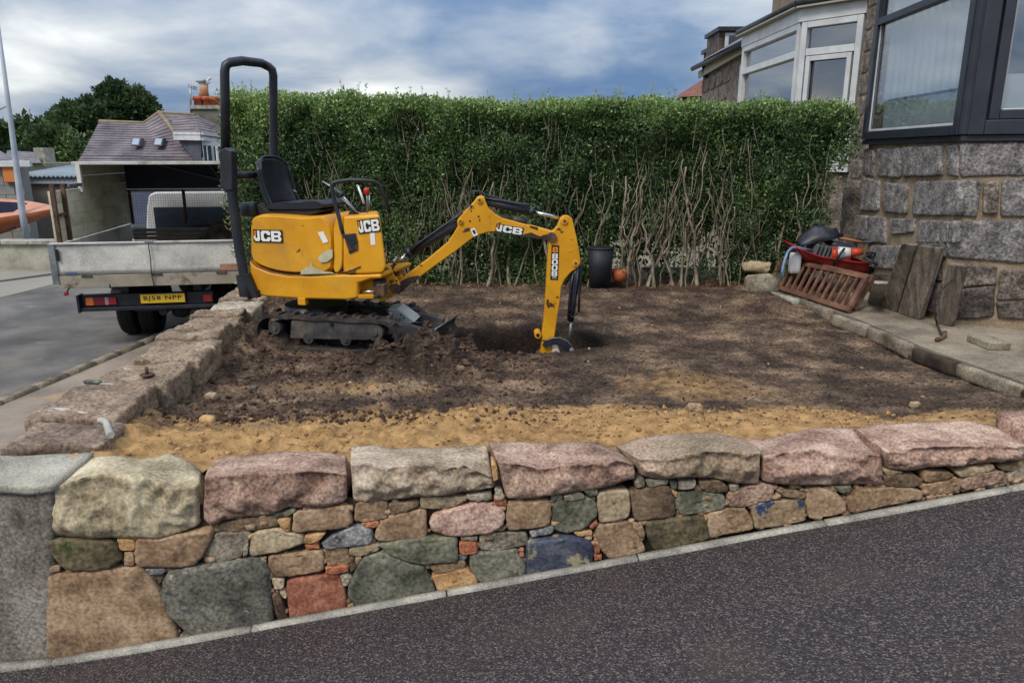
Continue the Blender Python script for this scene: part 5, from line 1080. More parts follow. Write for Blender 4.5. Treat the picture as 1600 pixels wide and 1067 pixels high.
# tall left side made of boards: low cream part at the back, high at the front
zl = zat(120, 292, TG+.3); 
FR = 1.05
bh = (2.26-(zt+.02))/6
for i in range(6):
    z0 = zt+.0+bh*i; z1 = z0+bh-.003
    if z0 < zl-.05: tbox('side_plank', .015, .04, .10, FR, z0, min(z1, zl), M_cream, bev=.003)
    tbox('side_plank', .015, .04, FR+.01, LB, z0, min(z1, 2.235), M_cream, bev=.003)
    tbox('side_plank', TWD-.04, TWD-.015, .10 if z0 < zl-.05 else FR, LB, z0, min(z1, 2.235), M_cream, bev=.003)
for f, z1 in ((.10, zl+.03), (.42, zl+.02)): tbox('stake', .04, .085, f, f+.05, zt-.0, z1, M_rust, bev=.004)
tbox('stake_rail', .045, .075, .10, .46, (zt+zl)/2-.02, (zt+zl)/2+.015, M_rust, bev=.003)
tbox('stake', .03, .08, FR-.03, FR+.03, zl-.1, 2.24, M_alu, bev=.004)
tbox('side_stay', .05, .08, .62, FR, zl-.02, zl+.02, M_steel, bev=.003)
tbox('stake', TWD-.08, TWD-.03, FR-.03, FR+.03, zt, 2.24, M_alu, bev=.004)
# canopy over the front with dark underside and front panel
tbox('canopy', -.01, TWD+.01, FR, LB+.05, 2.235, 2.262, M_darkp)
tbox('canopy_rim', -.015, TWD+.015, FR-.03, FR-.002, 2.228, 2.27, M_alu)
ZB = zat(280, 297, TG+LB)
tbox('canopy_front', 0.04, TWD-.04, LB-.02, LB+.02, ZB+.02, 2.23, M_darkp)
M_brace = mat('brace_steel', [(96, 100, 108)], 5, .6, .1)
for a0, z0, a1, z1 in ((.55, 2.20, 1.45, ZB+.14), (1.45, ZB+.14, 2.1, ZB+.24), (1.3, 2.2, 1.5, ZB+.03)):
    m = MB(); m.bar(tr(a0, LB-.05, z0), tr(a1, LB-.05, z1), .03, .025); m.make('canopy_brace', M_brace, lorry)
# headboard frame, wire mesh and slatted board
tbox('mesh_frame', .04, TWD-.04, LB-.03, LB+.01, ZB-.03, ZB+.01, M_steel)
for a in (.07, .86, 1.7): tbox('mesh_post', a-.02, a+.025, LB-.04, LB, zt-.02, ZB, M_steel if a > 1 else M_rust)
zs = zat(280, 357, TG+LB)
m = MB()
for i in range(58): a = .08+(TWD-.16)*i/57; m.bar(tr(a, LB, zs), tr(a, LB, ZB-.02), .0028, .0028, TF)
for i in range(15): z = zs+(ZB-zs)*i/14; m.bar(tr(.08, LB, z), tr(TWD-.08, LB, z), .0028, .0028)
m.make('wire_mesh', M_dirty, lorry)
for i in range(5): z0 = zm_-.02+(zs-zm_+.02)*i/5; tbox('headboard_slat', .05, TWD-.05, LB-.01, LB+.02, z0+.004, z0+(zs-zm_+.02)/5-.004, mat('slat_wood', [(120, 108, 92), (152, 138, 120)], 6, .8, .3, stretch=(1, 6, 6)) if i == 0 else bpy.data.materials['slat_wood'])
# cab
CF = LB+.45
apx = lambda px: (ony(px, 335, TG+CF*.98)-TO-TF*CF).dot(TS)
m = MB(); zc = ZB-.055; a0, a1 = apx(224), TWD+.1
cab_ = [tr(a0, 0, .55), tr(a0, 0, 1.15), tr(a0+.05, 0, 1.5), tr(a0+.10, 0, zc-.05), tr(a0+.2, 0, zc), tr(a1-.2, 0, zc), tr(a1-.10, 0, zc-.05), tr(a1-.05, 0, 1.5), tr(a1, 0, 1.15), tr(a1, 0, .55)]
rings = [[p+TF*CF for p in cab_], [p+TF*(CF+1.1) for p in cab_], [Vector((p.x, p.y, min(p.z, 1.15)))+TF*(CF+1.75) for p in cab_], [Vector((p.x, p.y, min(p.z, 1.0)))+TF*(CF+2.2) for p in cab_]]
m.loft(rings); cab = m.make('cab', M_cab, lorry, bevel=.03)
gz0, gz1 = zat(280, 357, TG+CF), zat(280, 324, TG+CF)
M_cabglass = mat('cab_window_glass', [(40, 50, 60), (58, 70, 82)], 2, .06, 0, spec=.6)
tbox('rear_window', apx(239), a1-.16, CF-.012, CF-.002, gz0-.25, gz1, M_cabglass, cab, .02)
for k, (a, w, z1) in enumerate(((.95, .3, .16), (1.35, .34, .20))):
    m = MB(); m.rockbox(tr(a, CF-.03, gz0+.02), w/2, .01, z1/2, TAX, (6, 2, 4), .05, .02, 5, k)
    m.make('seat_back_shadow', mat('seat_shadow', [(16, 19, 26)], 5, .8, 0), cab)  # dark shapes on the rear window; shade of the seats put in as colour
# chassis, bumper, lamps, plate
wpx = lambda px: (ony(px, 475, TG+.15)-TO-TF*.15).dot(TS)
z_b0, z_b1 = zat(230, 491), zat(230, 466)
tbox('rear_bumper', wpx(124), TWD-.45, .10, .22, z_b0, z_b0+.045, M_blk); tbox('lamp_board', wpx(126), TWD-.47, .16, .24, z_b0+.045, z_b1, M_blk)
tbox('bumper_end', wpx(122), wpx(126), .08, .24, z_b0-.01, z_b1+.01, M_blk)
lz0, lz1 = zat(150, 482), zat(150, 470)
def lamp(a0, a1, c, nm): tbox(nm, a0, a1, .13, .165, lz0, lz1, mat(nm, [c], 5, .25, 0, coat=.5), bev=.004)
lamp(wpx(133), wpx(144.5), (214, 110, 40), 'amber_indicator'); lamp(wpx(145), wpx(160.5), (120, 24, 30), 'tail_lamp'); lamp(wpx(161), wpx(167), (176, 130, 140), 'reversing_lamp'); lamp(wpx(167.5), wpx(178), (150, 30, 40), 'brake_lamp')
lamp(wpx(310), wpx(324), (140, 26, 34), 'right_tail_lamp')
pc = tr((wpx(216)+wpx(283))/2, .10, (zat(250, 467)+zat(250, 480))/2); pw = wpx(283)-wpx(216); ph = pw*.213
tbox('plate_bracket', wpx(216)-.01, wpx(283)+.01, .115, .16, pc.z-ph/2-.01, pc.z+ph/2+.01, M_blk)
npp = plate(pc, TS, Vector((0, 0, 1)), pw, ph, mat('yellow_plate', [(206, 170, 40)], 5, .4, 0), lorry, 'number_plate', .004)
lettering('BJ58 NPP', pc-TF*.004, TS, Vector((0, 0, 1)), pw*.86, ph*.62, M_black, npp, 'plate_lettering', 0.014, 1.15, .002)
tbox('chassis_rail', .62, .72, .25, LB+.4, z_b1-.02, zb-.01, M_blk); tbox('chassis_rail', TWD-.72, TWD-.62, .25, LB+.4, z_b1-.02, zb-.01, M_blk)
m = MB(); c_ = tr(wpx(236), .0, zat(236, 496)+.0); rr_ = .345
def wheel(a, f, w, name='wheel'):
    c_ = tr(a, f, rr_); prof = [(.52, 0), (.60, 0), (.62, .02), (.94, .0), (1.0, .025), (1.0, w-.025), (.94, w), (.62, w-.02), (.60, w), (.52, w)]
    rings = [[c_+TS*x+(TF*math.cos(q)+Vector((0, 0, 1))*math.sin(q))*rr_*r__ for q in [2*math.pi*i/32 for i in range(32)]] for r__, x in prof]
    m = MB(); m.loft(rings, True, False, False); o = m.make(name, M_tyre, lorry)
    for g_ in (.25, .5, .75):
        mm = MB(); mm.loft([[c_+TS*(w*g_+dx)+(TF*math.cos(q)+Vector((0, 0, 1))*math.sin(q))*rr_*1.004 for q in [2*math.pi*i/32 for i in range(32)]] for dx in (-.005, .005)], True, False, False); mm.make('tread_groove', M_black, o)
    m = MB(); m.loft([[c_+TS*x+(TF*math.cos(q)+Vector((0, 0, 1))*math.sin(q))*rr_*r__ for q in [2*math.pi*i/24 for i in range(24)]] for r__, x in ((.56, .03), (.5, .06), (.2, .05))], True, False, True); m.make('rim', M_steel, o)
wa = wpx(152)+.02
wheel(wa, .95, .20); wheel(wa+.255, .95, .20); wheel(TWD-.62, .95, .20); wheel(TWD-.36, .95, .20); wheel(wa-.02, LB+1.2, .20); wheel(TWD-.4, LB+1.2, .20)
m = MB(); m.cyl(tr(wa, .95, rr_), tr(TWD-.3, .95, rr_), .055, 12); m.rockbox(tr(TWD*.52, .93, rr_-.02), .13, .13, .13, TAX, (6, 6, 6), .12, .01, 6, 3); m.make('rear_axle', M_dirty, lorry)
m = MB(); m.cyl(tr(wpx(194), .4, zat(194, 497)), tr(wpx(236), .4, zat(236, 497)), .03, 10); m.cyl(tr(wpx(240), .3, zat(240, 500)), tr(wpx(240), .5, zat(240, 500)), .05, 12); m.make('tow_bar', M_dirty, lorry, bevel=.004)
m = MB(); prof = []; c_ = tr(wa-.03, .95, rr_)
rings = [[c_+TS*x+(TF*math.cos(q)+Vector((0, 0, 1))*math.sin(q))*(rr_+.09) for q in [math.pi*(.06+.88*i/12) for i in range(13)]] for x in (0, .56)]
m.loft(rings, False, False, False); o = m.make('mudguard', M_blk, lorry); md = o.modifiers.new('s', 'SOLIDIFY'); md.thickness = .01
p0 = tr(wpx(119), .0, zat(119, 450)); p1 = tr(wpx(114), -.02, zat(114, 459)); m = MB(); m.tube([p0+Vector((0, 0, .04)), p0, p1], .009, 6); o = m.make('marker_arm', M_blk, lorry)
MB().cyl(p1-TF*.02, p1+TF*.02, .026, 14).make('red_marker', mat('red_marker', [(150, 30, 34)], 5, .35, 0), lorry, bevel=.006)
m = MB(); q = tr(wpx(178), .0, zat(178, 449)); m.rockbox(q, .015, .012, .030, None, (4, 4, 5), .012, 0, 1, 1); m.make('rubber_buffer', M_blk, lorry)
# soil in the load bed
m = MB(); c_ = tr(1.72, LB-.65, zm_); rings = []
for r__, h in ((1.0, 0), (.8, .10), (.55, .2), (.3, .30), (.1, .355)):
    rings.append([c_+Vector((math.cos(q)*r__*.62, math.sin(q)*r__*.5, (zt-zm_+.12)*0+h*1.05+.02*noise.noise(Vector((q*3, r__*7, 1))))) for q in [2*math.pi*i/20 for i in range(20)]])
m.v = []; 
m.loft(rings, True, False, True); o = m.make('soil_heap', M_clod); o['label'] = 'dark heap of soil in the bed of the white tipper lorry'; o['category'] = 'soil heap'
o.location.z += .16
# ------------------------------------------------------------ our house on the right: granite bay with grey windows
M_gran = mat('grey_granite', [(86, 83, 82), (118, 114, 112), (150, 146, 142)], 9, .88, .9, 26, grain=.5, bdist=.03)
M_gran2 = mat('brown_weathered_granite', [(78, 70, 64), (110, 100, 92), (140, 130, 120)], 7, .9, .9, 26, grain=.5, bdist=.03)
M_grand = mat('dark_base_granite', [(50, 45, 43), (78, 70, 66), (106, 96, 90)], 5, .88, .9, 24, grain=.5, bdist=.03)
M_sandm = mat('sandy_mortar', [(106, 92, 74), (130, 114, 94), (148, 132, 110)], 6, .92, .4, 50, grain=.3)
M_grey = mat('anthracite_frame', [(34, 38, 48), (44, 48, 58)], 4, .42, .08, 60)
M_wh = mat('white_frame', [(176, 178, 180), (198, 200, 202)], 4, .4, .05)
M_room = mat('room_wall', [(96, 100, 104), (120, 122, 124)], 2, .9, 0)
B = Vector((3.99, 6.72, 0)); A = Vector((4.10, 8.75, 0)); Cc = Vector((5.05, 6.12, 0)); 
house = thing('granite_house', 'grey granite house with a dark framed bay window at the right edge', 'house', (4.6, 7.2, .84))
dAB = (A-B).normalized(); nAB = Vector((-dAB.y, dAB.x, 0));  nAB = nAB if nAB.x < 0 else -nAB
dBC = (Cc-B).normalized(); nBC = Vector((dBC.y, -dBC.x, 0)); nBC = nBC if nBC.y < 0 else -nBC
ZS = ony(1500, 216, 6.72).z
# mortar faced core
m = MB(); m.prism([Vector((p.x, p.y, .5)) for p in (B, A, A+Vector((1.4, 0, 0)), Vector((9, 8.8, 0)), Vector((9, 6.0, 0)), Cc)], (0, 0, ZS-.03-.5)); m.make('wall_core', M_sandm, house)
SA = (1320, 180, 5.336); SBm = (1340, 340, 4.85)
GL = [(SA,0,[(178,282),(255,290),(245,508),(165,504)]),(SA,0,[(293,282),(482,272),(472,524),(285,512)]),(SA,0,[(498,272),(824,258),(818,500),(498,516)]),(SA,0,[(872,255),(958,242),(958,508),(866,498)]),
(SA,0,[(158,525),(298,545),(292,795),(138,795)]),(SA,0,[(345,565),(532,575),(522,824),(342,805)]),(SA,0,[(600,556),(958,548),(958,836),(578,834)]),(SA,0,[(100,838),(202,838),(192,1050),(82,1040)]),(SA,0,[(215,842),(350,850),(350,1066),(208,1060)]),
(SA,0,[(393,858),(592,868),(582,975),(398,995)]),(SA,0,[(640,880),(806,880),(800,1066),(622,1066)]),(SA,0,[(822,890),(950,885),(930,1066),(822,1066)]),
(SBm,0,[(478,170),(622,160),(622,215),(470,205)]),(SBm,0,[(100,210),(380,215),(380,400),(100,380)]),(SBm,2,[(400,240),(640,255),(640,480),(400,450)]),(SBm,2,[(100,420),(380,440),(360,620),(100,560)]),(SBm,2,[(400,470),(640,500),(630,740),(380,640)]),(SBm,0,[(645,170),(680,170),(678,300),(645,300)]),
(SA,3,[(964,240),(1600,225),(1600,502),(964,510)]),(SA,3,[(964,545),(1136,558),(1102,842),(964,838)]),(SA,4,[(1152,556),(1288,550),(1276,815),(1150,820)]),(SA,3,[(1310,540),(1640,530),(1640,850),(1300,842)]),
(SBm,3,[(684,32),(1400,22),(1400,345),(680,300)]),(SBm,4,[(684,345),(860,362),(1052,378),(1044,500),(684,540)]),(SBm,4,[(1085,400),(1400,380),(1400,615),(1055,618)]),(SBm,5,[(684,552),(1036,515),(1030,745),(684,765)]),(SBm,5,[(1056,636),(1400,632),(1400,770),(1062,755)])]
gm = {0: M_gran, 2: M_grand, 3: M_gran, 4: M_gran2, 5: M_grand}
for i, (z_, k, poly) in enumerate(GL):
    P_, n_ = (B, nBC) if k >= 3 else (B, nAB)
    P3 = [onp(p[0], p[1], P_, n_) for p in zm(poly, *z_)]
    if k < 3 and max(p.y for p in P3) > 9.3: pass
    cc = sum(P3, Vector())/len(P3); big = max((p-cc).length for p in P3)
    Q3 = []
    for a_, b_ in zip(P3, P3[1:]+P3[:1]): Q3 += [a_, a_*.67+b_*.33, a_*.33+b_*.67]
    Q3 = [p+Vector((noise.noise(p*9), noise.noise(p*9+Vector((5, 1, 1))), noise.noise(p*9+Vector((1, 9, 4)))))*.012 for p in Q3]
    stone_from(Q3, n_, .03, .026+.006*(i % 3), 100+i, 40, .012, 1.035).make('granite_block', gm[k], house)
k = 0
for j, (z0_, z1_) in enumerate(((.9, 1.16), (1.19, 1.42), (1.45, 1.76), (1.79, 2.08), (2.11, 2.42))):
    s = .70+(.2 if j % 2 else 0)
    while s < 1.15:
        s2 = min(s+(.42, .3, .5)[k % 3], 1.2); q_ = [B+dBC*s+Vector((0, 0, z0_)), B+dBC*s2+Vector((0, 0, z0_)), B+dBC*s2+Vector((0, 0, z1_)), B+dBC*s+Vector((0, 0, z1_))]
        if q_[0].x > .735*q_[0].y and s2-s > .08: stone_from(q_, nBC, .03, .028, 160+k, 24, .012, 1.0).make('granite_block', (M_gran, M_gran2)[k % 2], house)
        s = s2+.03; k += 1
nS = Vector((0, -1, 0))
for j in range(7):
    s = 5.12+(.2 if j % 2 else 0); z = .9+j*.3
    while s < 8:
        s2 = s+(.5, .36, .62)[k % 3]; yq = 6.12-(s-5.05)*.0304
        if z+.27 < ZS-.04: stone_from([Vector((a_, 6.12-(a_-5.05)*.0304-.005, b_)) for a_, b_ in ((s, z), (s2, z), (s2, z+.27), (s, z+.27))], nS, .03, .028, 200+k, 24, .012, 1.0).make('granite_block', (M_gran, M_gran, M_gran2)[k % 3], house)
        s = s2+.03; k += 1
# sill and frames; general window builder on a vertical plane
def frame(P, d, nrm, s0, s1, z0, z1, w, dep, mt, parent, name='frame', proud=0.0):
    ps = thing_mesh = MB(); ax = (d, nrm, Vector((0, 0, 1)))
    def b(a0, a1, c0, c1): ps.box(P+d*((a0+a1)/2)+nrm*(proud+dep/2-.02)+Vector((0, 0, (c0+c1)/2)), abs(a1-a0)/2, dep/2, (c1-c0)/2, ax)
    b(s0, s0+w, z0, z1); b(s1-w, s1, z0, z1); b(s0+w+.0005, s1-w-.0005, z0, z0+w); b(s0+w+.0005, s1-w-.0005, z1-w, z1)
    return ps.make(name, mt, parent, bevel=.006)
def panel(P, d, nrm, s0, s1, z0, z1, y, th, mt, parent, name, bev=0):
    m = MB(); m.box(P+d*((s0+s1)/2)+nrm*y+Vector((0, 0, (z0+z1)/2)), abs(s1-s0)/2, th/2, (z1-z0)/2, (d, nrm, Vector((0, 0, 1)))); return m.make(name, mt, parent, bevel=bev)
ov = 0.06
Bo = B+(nAB+nBC).normalized()*ov; 
m = MB(); sp_ = [Bo, A+nAB*ov+dAB*.05, A+dAB*.05+Vector((.5, 0, 0)), Cc+Vector((.3, .3, 0)), Cc+nBC*ov]
m.prism([Vector((p.x, p.y, ZS-.03)) for p in sp_], (0, 0, .055)); m.make('window_sill', M_grey, house, bevel=.008)
ZT = 4.25; zf0 = ZS+.026
G_bay = glassmat('bay_glass', (240, 244, 246), .30, .02)
LA = (A-B).length
ztr = ony(1394, 36, 8.72).z
Bf = B+(nAB+nBC).normalized()*.02
w1 = frame(Bf, dAB, nAB, .0, LA+.02, zf0, ZT, .085, .09, M_grey, house, 'window_frame', .0)
panel(Bf, dAB, nAB, .086, LA-.066, ztr-.035, ztr+.035, .03, .08, M_grey, w1, 'transom', .005)
panel(Bf, dAB, nAB, .086, LA-.066, zf0+.086, ztr-.036, .02, .006, G_bay, w1, 'pane'); panel(Bf, dAB, nAB, .086, LA-.066, ztr+.036, ZT-.086, .02, .006, G_bay, w1, 'pane')
m = MB(); 
for (a0, a1, c0, c1) in ((.09, .105, zf0+.09, ztr-.04), (LA-.085, LA-.07, zf0+.09, ztr-.04), (.09, LA-.07, zf0+.088, zf0+.11)): m.box(Bf+dAB*((a0+a1)/2)+nAB*.032+Vector((0, 0, (c0+c1)/2)), (a1-a0)/2, .006, (c1-c0)/2, (dAB, nAB, UP))
m.make('glazing_bead', M_wh, w1)
m = MB(); m.cyl(Bf+Vector((0, 0, zf0)), Bf+Vector((0, 0, ZT)), .058, 8); m.make('corner_post', M_grey, house, bevel=.01)
LC = (Cc-B).length
w2 = frame(Bf, dBC, nBC, .02, LC, zf0, ZT, .12, .09, M_grey, house, 'window_frame', .0)
w2b = frame(Bf, dBC, nBC, .16, LC-.14, zf0+.125, ZT-.125, .075, .07, M_grey, w2, 'opening_casement', .02)
panel(Bf, dBC, nBC, .236, LC-.216, zf0+.20, ZT-.20, .03, .006, G_bay, w2, 'pane')
frame(Bf, dBC, nBC, .236, LC-.216, zf0+.20, ZT-.20, .012, .02, M_wh, w2b, 'glazing_bead', .05)
# inside the bay: blinds, net curtains, dim room
m = MB(); m.prism([Vector((p.x, p.y, ZT)) for p in (Bf, A, A+Vector((1.6, 0, 0)), Vector((8, 8.7, 0)), Vector((8, 6.2, 0)), Cc)], (0, 0, .05)); m.make('bay_ceiling', M_wh, house)
panel(Vector((6.4, 6.2, 0)), Vector((0, 1, 0)), Vector((-1, 0, 0)), 0, 2.6, ZS, ZT, 0, .05, M_room, house, 'room_wall')
panel(Vector((4.3, 8.8, 0)), Vector((1, 0, 0)), Vector((0, -1, 0)), 0, 2.2, ZS, ZT, 0, .05, M_room, house, 'room_wall')
M_net = mat('net_curtain', [(226, 230, 232), (238, 240, 242)], 3, .9, .05)
panel(Bf, dAB, nAB, .12, LA-.1, zf0+.10, zf0+.40, -.10, .006, M_net, house, 'low_blind')
panel(Bf, dBC, nBC, .25, LC-.2, zf0+.2, zf0+.50, -.10, .006, M_net, house, 'low_blind')
def curtain(s0, s1, y, nm='net_curtain'):
    m = MB(); row = []
    for i in range(61):
        s = s0+(s1-s0)*i/60; o_ = y+.018*math.sin(i*1.25)+.008*math.sin(i*2.9); row.append(([Bf+dAB*s+nAB*o_+Vector((0, 0, z)) for z in (zf0+.42, ZT)]))
    m.loft(row, False, False, False); m.make(nm, M_net, house)
curtain(.12, LA-.1, -.055)
# roof edge above the bay, out of frame
m = MB(); m.prism([Vector((p.x, p.y, ZT+.06)) for p in (Bo+nAB*.1+nBC*.1, A+nAB*.16, Vector((9, 8.9, 0)), Vector((9, 5.8, 0)), Cc+nBC*.16)], (0, 0, .35)); m.make('bay_fascia', M_wh, house, bevel=.01)
# recessed wall between the bays
F0 = Vector((4.80, 8.8, 0)); F1 = Vector((5.0, 11.2, 0)); 
m = MB(); m.prism([Vector((p.x, p.y, .5)) for p in (F0, F1, F1+Vector((3, 0, 0)), F0+Vector((3, 0, 0)))], (0, 0, 4.2)); m.make('recessed_wall', M_sandm, house)
dF = (F1-F0).normalized(); nF = Vector((-dF.y, dF.x, 0)); nF = nF if nF.x < 0 else -nF; k = 0
for j in range(13):
    s = .02+(.18 if j % 2 else 0); z = .86+j*.29
    while s < 2.3:
        L = [.34, .52, .28][k % 3]; s2 = min(s+L, 2.36)
        P3 = [F0+dF*s+Vector((0, 0, z)), F0+dF*s2+Vector((0, 0, z)), F0+dF*s2+Vector((0, 0, z+.26)), F0+dF*s+Vector((0, 0, z+.26))]
        if s2-s > .1: stone_from(P3, nF, .02, .02, 300+k, 16, .02, 1.0).make('granite_block', M_gran2, house)
        s = s2+.03; k += 1
# ------------------------------------------------------------ neighbour's house with white bay
nb = thing('neighbour_house', 'neighbouring stone house with a white framed bay window above the hedge', 'house', (6, 13, .7))
NB = Vector((4.42, 11.95, 0)); NA = Vector((5.03, 11.25, 0)); 
def pt(px, py, Y): return ony(px, py, Y)
NC = pt(1163, 120, 14.6); NC = Vector((NC.x, NC.y, 0))
zt_n = pt(1250, 36, 11.95).z; ztr_n = pt(1250, 84, 11.95).z; zf_t = pt(1250, 22, 11.95).z
for (P0, P1, nm) in ((NB, NA, 'near'), (NB, NC, 'front')):
    d = (P1-P0).normalized(); nr_ = Vector((d.y, -d.x, 0)); L = (P1-P0).length
    if nr_.dot(Vector((-.5, -1, 0))) < 0: nr_ = -nr_
    f = frame(P0, d, nr_, 0.0, L, 2.1, zt_n, .09, .10, M_wh, nb, 'window_frame')
    panel(P0, d, nr_, .095, L-.095, ztr_n-.05, ztr_n+.05, .03, .09, M_wh, f, 'transom', .005)
    if nm == 'near': frame(P0, d, nr_, .11, L-.12, 2.2, ztr_n-.06, .07, .06, M_wh, f, 'opening_casement', .04)
    Gn = glassmat('neighbour_glass_'+nm, (90, 100, 112) if nm == 'near' else (130, 140, 150), .38 if nm == 'near' else .6, .02)
    panel(P0, d, nr_, .1, L-.1, 2.15, ztr_n-.05, .0, .006, Gn, f, 'pane'); panel(P0, d, nr_, .1, L-.1, ztr_n+.05, zt_n-.09, .0, .006, Gn, f, 'pane')
    panel(P0, d, nr_, -.03, L+.03, zt_n+.002, zf_t+.06, .03, .12, M_wh, nb, 'fascia_board', .006)
    panel(P0, d, nr_, -.0, L, .7, 2.08, -.1, .2, M_gran2, nb, 'bay_base')
    g = MB(); a_ = P0+nr_*.16+Vector((0, 0, zf_t+.13)); b_ = P1+nr_*.16+Vector((0, 0, zf_t+.13)); g.tube([a_-d*.06, b_+d*.05], .055, 10); g.make('gutter', M_blk, nb)
    sf = MB(); sf.box((P0+P1)/2+nr_*.10+Vector((0, 0, zf_t+.075)), L/2+.05, .10, .012, (d, nr_, UP)); sf.make('soffit', mat('cream_soffit', [(150, 146, 132)], 5, .8, .05), nb)
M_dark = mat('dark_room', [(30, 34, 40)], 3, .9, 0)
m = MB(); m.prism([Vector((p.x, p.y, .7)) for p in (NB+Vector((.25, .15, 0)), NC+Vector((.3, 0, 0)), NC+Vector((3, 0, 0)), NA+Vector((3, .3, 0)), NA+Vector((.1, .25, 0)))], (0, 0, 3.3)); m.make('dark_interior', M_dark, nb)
M_slate = mat('grey_slate', [(76, 74, 80), (104, 100, 104), (124, 120, 122)], 4, .8, .4, 30, stretch=(1, 1, 3))
zr = zf_t+.14
m = MB(); pts = [NA+Vector((.1, -.3, zr)), NB+Vector((-.15, -.15, zr)), NC+Vector((-.2, .2, zr))]; ap = Vector((6.6, 12.6, zr+.9)); ap2 = Vector((6.8, 15, zr+.9))
m.add([pts[0], pts[1], pts[2], ap2, ap, Vector((6.4, 10.6, zr+.5))], [(1, 0, 4), (2, 1, 4, 3), (0, 5, 4)]); m.make('bay_roof', M_slate, nb)
# stone front beyond the bay, gutter, downpipe, small window, dormers
e1 = pt(1165, 66, 15.0); e0 = pt(1082, 108, 21.0)
Wn0 = Vector((e1.x+.25, 14.8, 0)); Wn1 = Vector((e0.x+.30, 21, 0)); d = (Wn1-Wn0).normalized(); nr_ = Vector((-d.y, d.x, 0)); nr_ = nr_ if nr_.x < 0 else -nr_
ez = (e0.z+e1.z)/2
m = MB(); m.prism([Vector((p.x, p.y, .7)) for p in (Wn0, Wn1, Wn1+Vector((5, 0, 0)), Wn0+Vector((4, 0, 0)))], (0, 0, ez-.7-.1)); m.make('front_wall', M_gran2, nb)
Ln = (Wn1-Wn0).length; k = 0
for j in range(3):
    s = Ln*.42+(.3 if j % 2 else 0); z = ez-.2-.36*(j+1)
    while s < Ln-.1:
        s2 = min(s+.8, Ln-.02); P3 = [Wn0+d*s+Vector((0, 0, z)), Wn0+d*s2+Vector((0, 0, z)), Wn0+d*s2+Vector((0, 0, z+.33)), Wn0+d*s+Vector((0, 0, z+.33))]
        stone_from(P3, nr_, .02, .03, 400+k, 14, .02, 1).make('granite_block', M_gran2, nb); s = s2+.04; k += 1
f = frame(Wn0, d, nr_, .1, 1.5, 2.3, ez-.35, .12, .08, M_wh, nb, 'window_frame'); panel(Wn0, d, nr_, .22, 1.38, 2.42, ez-.47, .01, .006, Gn, f, 'pane'); panel(Wn0, d, nr_, .22, 1.38, ez-1.0, ez-.92, .03, .05, M_wh, f, 'transom')
m = MB(); m.tube([e1+Vector((.05, 0, 0)), e0-Vector((0, .0, 0))], .06, 8); m.tube([e0+Vector((.1, -.8, 0)), e0+Vector((.15, -.75, -.25)), e0+Vector((.4, -.6, -.35)), e0+Vector((.42, -.6, -2.6))], .05, 8); m.make('gutter_and_downpipe', M_blk, nb)
m = MB(); m.box((e0+e1)/2+Vector((.16, 0, -.08)), .015, (e0-e1).length/2, .09, (Vector((d.y, -d.x, 0)), d, UP)); m.make('fascia_board', mat('cream_board', [(160, 154, 136)], 4, .7, .05), nb)
m = MB(); m.add([e1+Vector((-.05, -.3, .05)), e0+Vector((-.05, .3, .05)), e0+Vector((3.2, .3, 1.9)), e1+Vector((3.2, -.3, 1.9))], [(0, 1, 2, 3)]); m.make('main_roof', M_slate, nb)
for (x0, y0, x1, y1, Yd) in ((1122, 43, 1162, 84, 20.2), (1117, 70, 1130, 86, 20.9)):
    a_ = pt(x0, y1, Yd); b_ = pt(x1, y0, Yd); o = MB().bb((a_.x, Yd, a_.z-.4), (b_.x+.6, Yd+1.2, b_.z-.1)).make('dormer', M_grand, nb)
    MB().bb((a_.x-.06, Yd-.12, b_.z-.1), (b_.x+.7, Yd+1.3, b_.z)).make('dormer_roof', M_blk, o)
    MB().bb((a_.x+.15, Yd-.03, a_.z-.1), (b_.x+.3, Yd-.004, b_.z-.14)).make('dormer_frame', M_wh, o); MB().bb((a_.x+.24, Yd-.05, a_.z-.1), (b_.x+.25, Yd-.034, b_.z-.2)).make('dormer_pane', M_cabglass, o)
a_ = pt(1212, 12, 13.5); m = MB(); m.bb((a_.x, 13.2, a_.z-.3), (a_.x+3, 13.7, a_.z+.6)); m.make('parapet', mat('brown_parapet', [(104, 90, 76), (128, 112, 94)], 3, .9, .3), nb, bevel=.02)
# red tiled roof of the next house along
nx_ = thing('red_roofed_house', 'distant house with a red tiled roof just above the hedge', 'house', (5.5, 27, .7))
r0 = pt(1055, 152, 25); r1 = pt(1105, 120, 27); m = MB(); m.add([r0, pt(1112, 150, 24), r1+Vector((.3, 0, 0)), r1], [(0, 1, 2, 3)]); m.prism([r0+Vector((0, 0, -.1)), Vector((r0.x+3.5, 25, r0.z-.1)), Vector((r1.x+3, 27, r1.z)), Vector((r1.x, 27, r1.z))], (0, .1, .0)); m.make('roof', mat('red_tiles', [(96, 58, 48), (126, 80, 66)], 6, .85, .3), nx_)
m = MB(); m.bb((r0.x+.4, 25.2, .7), (r0.x+5, 29, r0.z)); m.make('wall', M_gran2, nx_)
# low wall and iron railing glimpsed between hedge end and house
bw = MB(); bw.rockbox(Vector((4.45, 9.15, 1.35)), .36, .12, .62, None, (8, 3, 14), .02, .012, 7, 2); o = bw.make('garden_pier', M_gran2); o['label'] = 'dark stone boundary pier between the end of the hedge and the granite house'; o['category'] = 'pier'
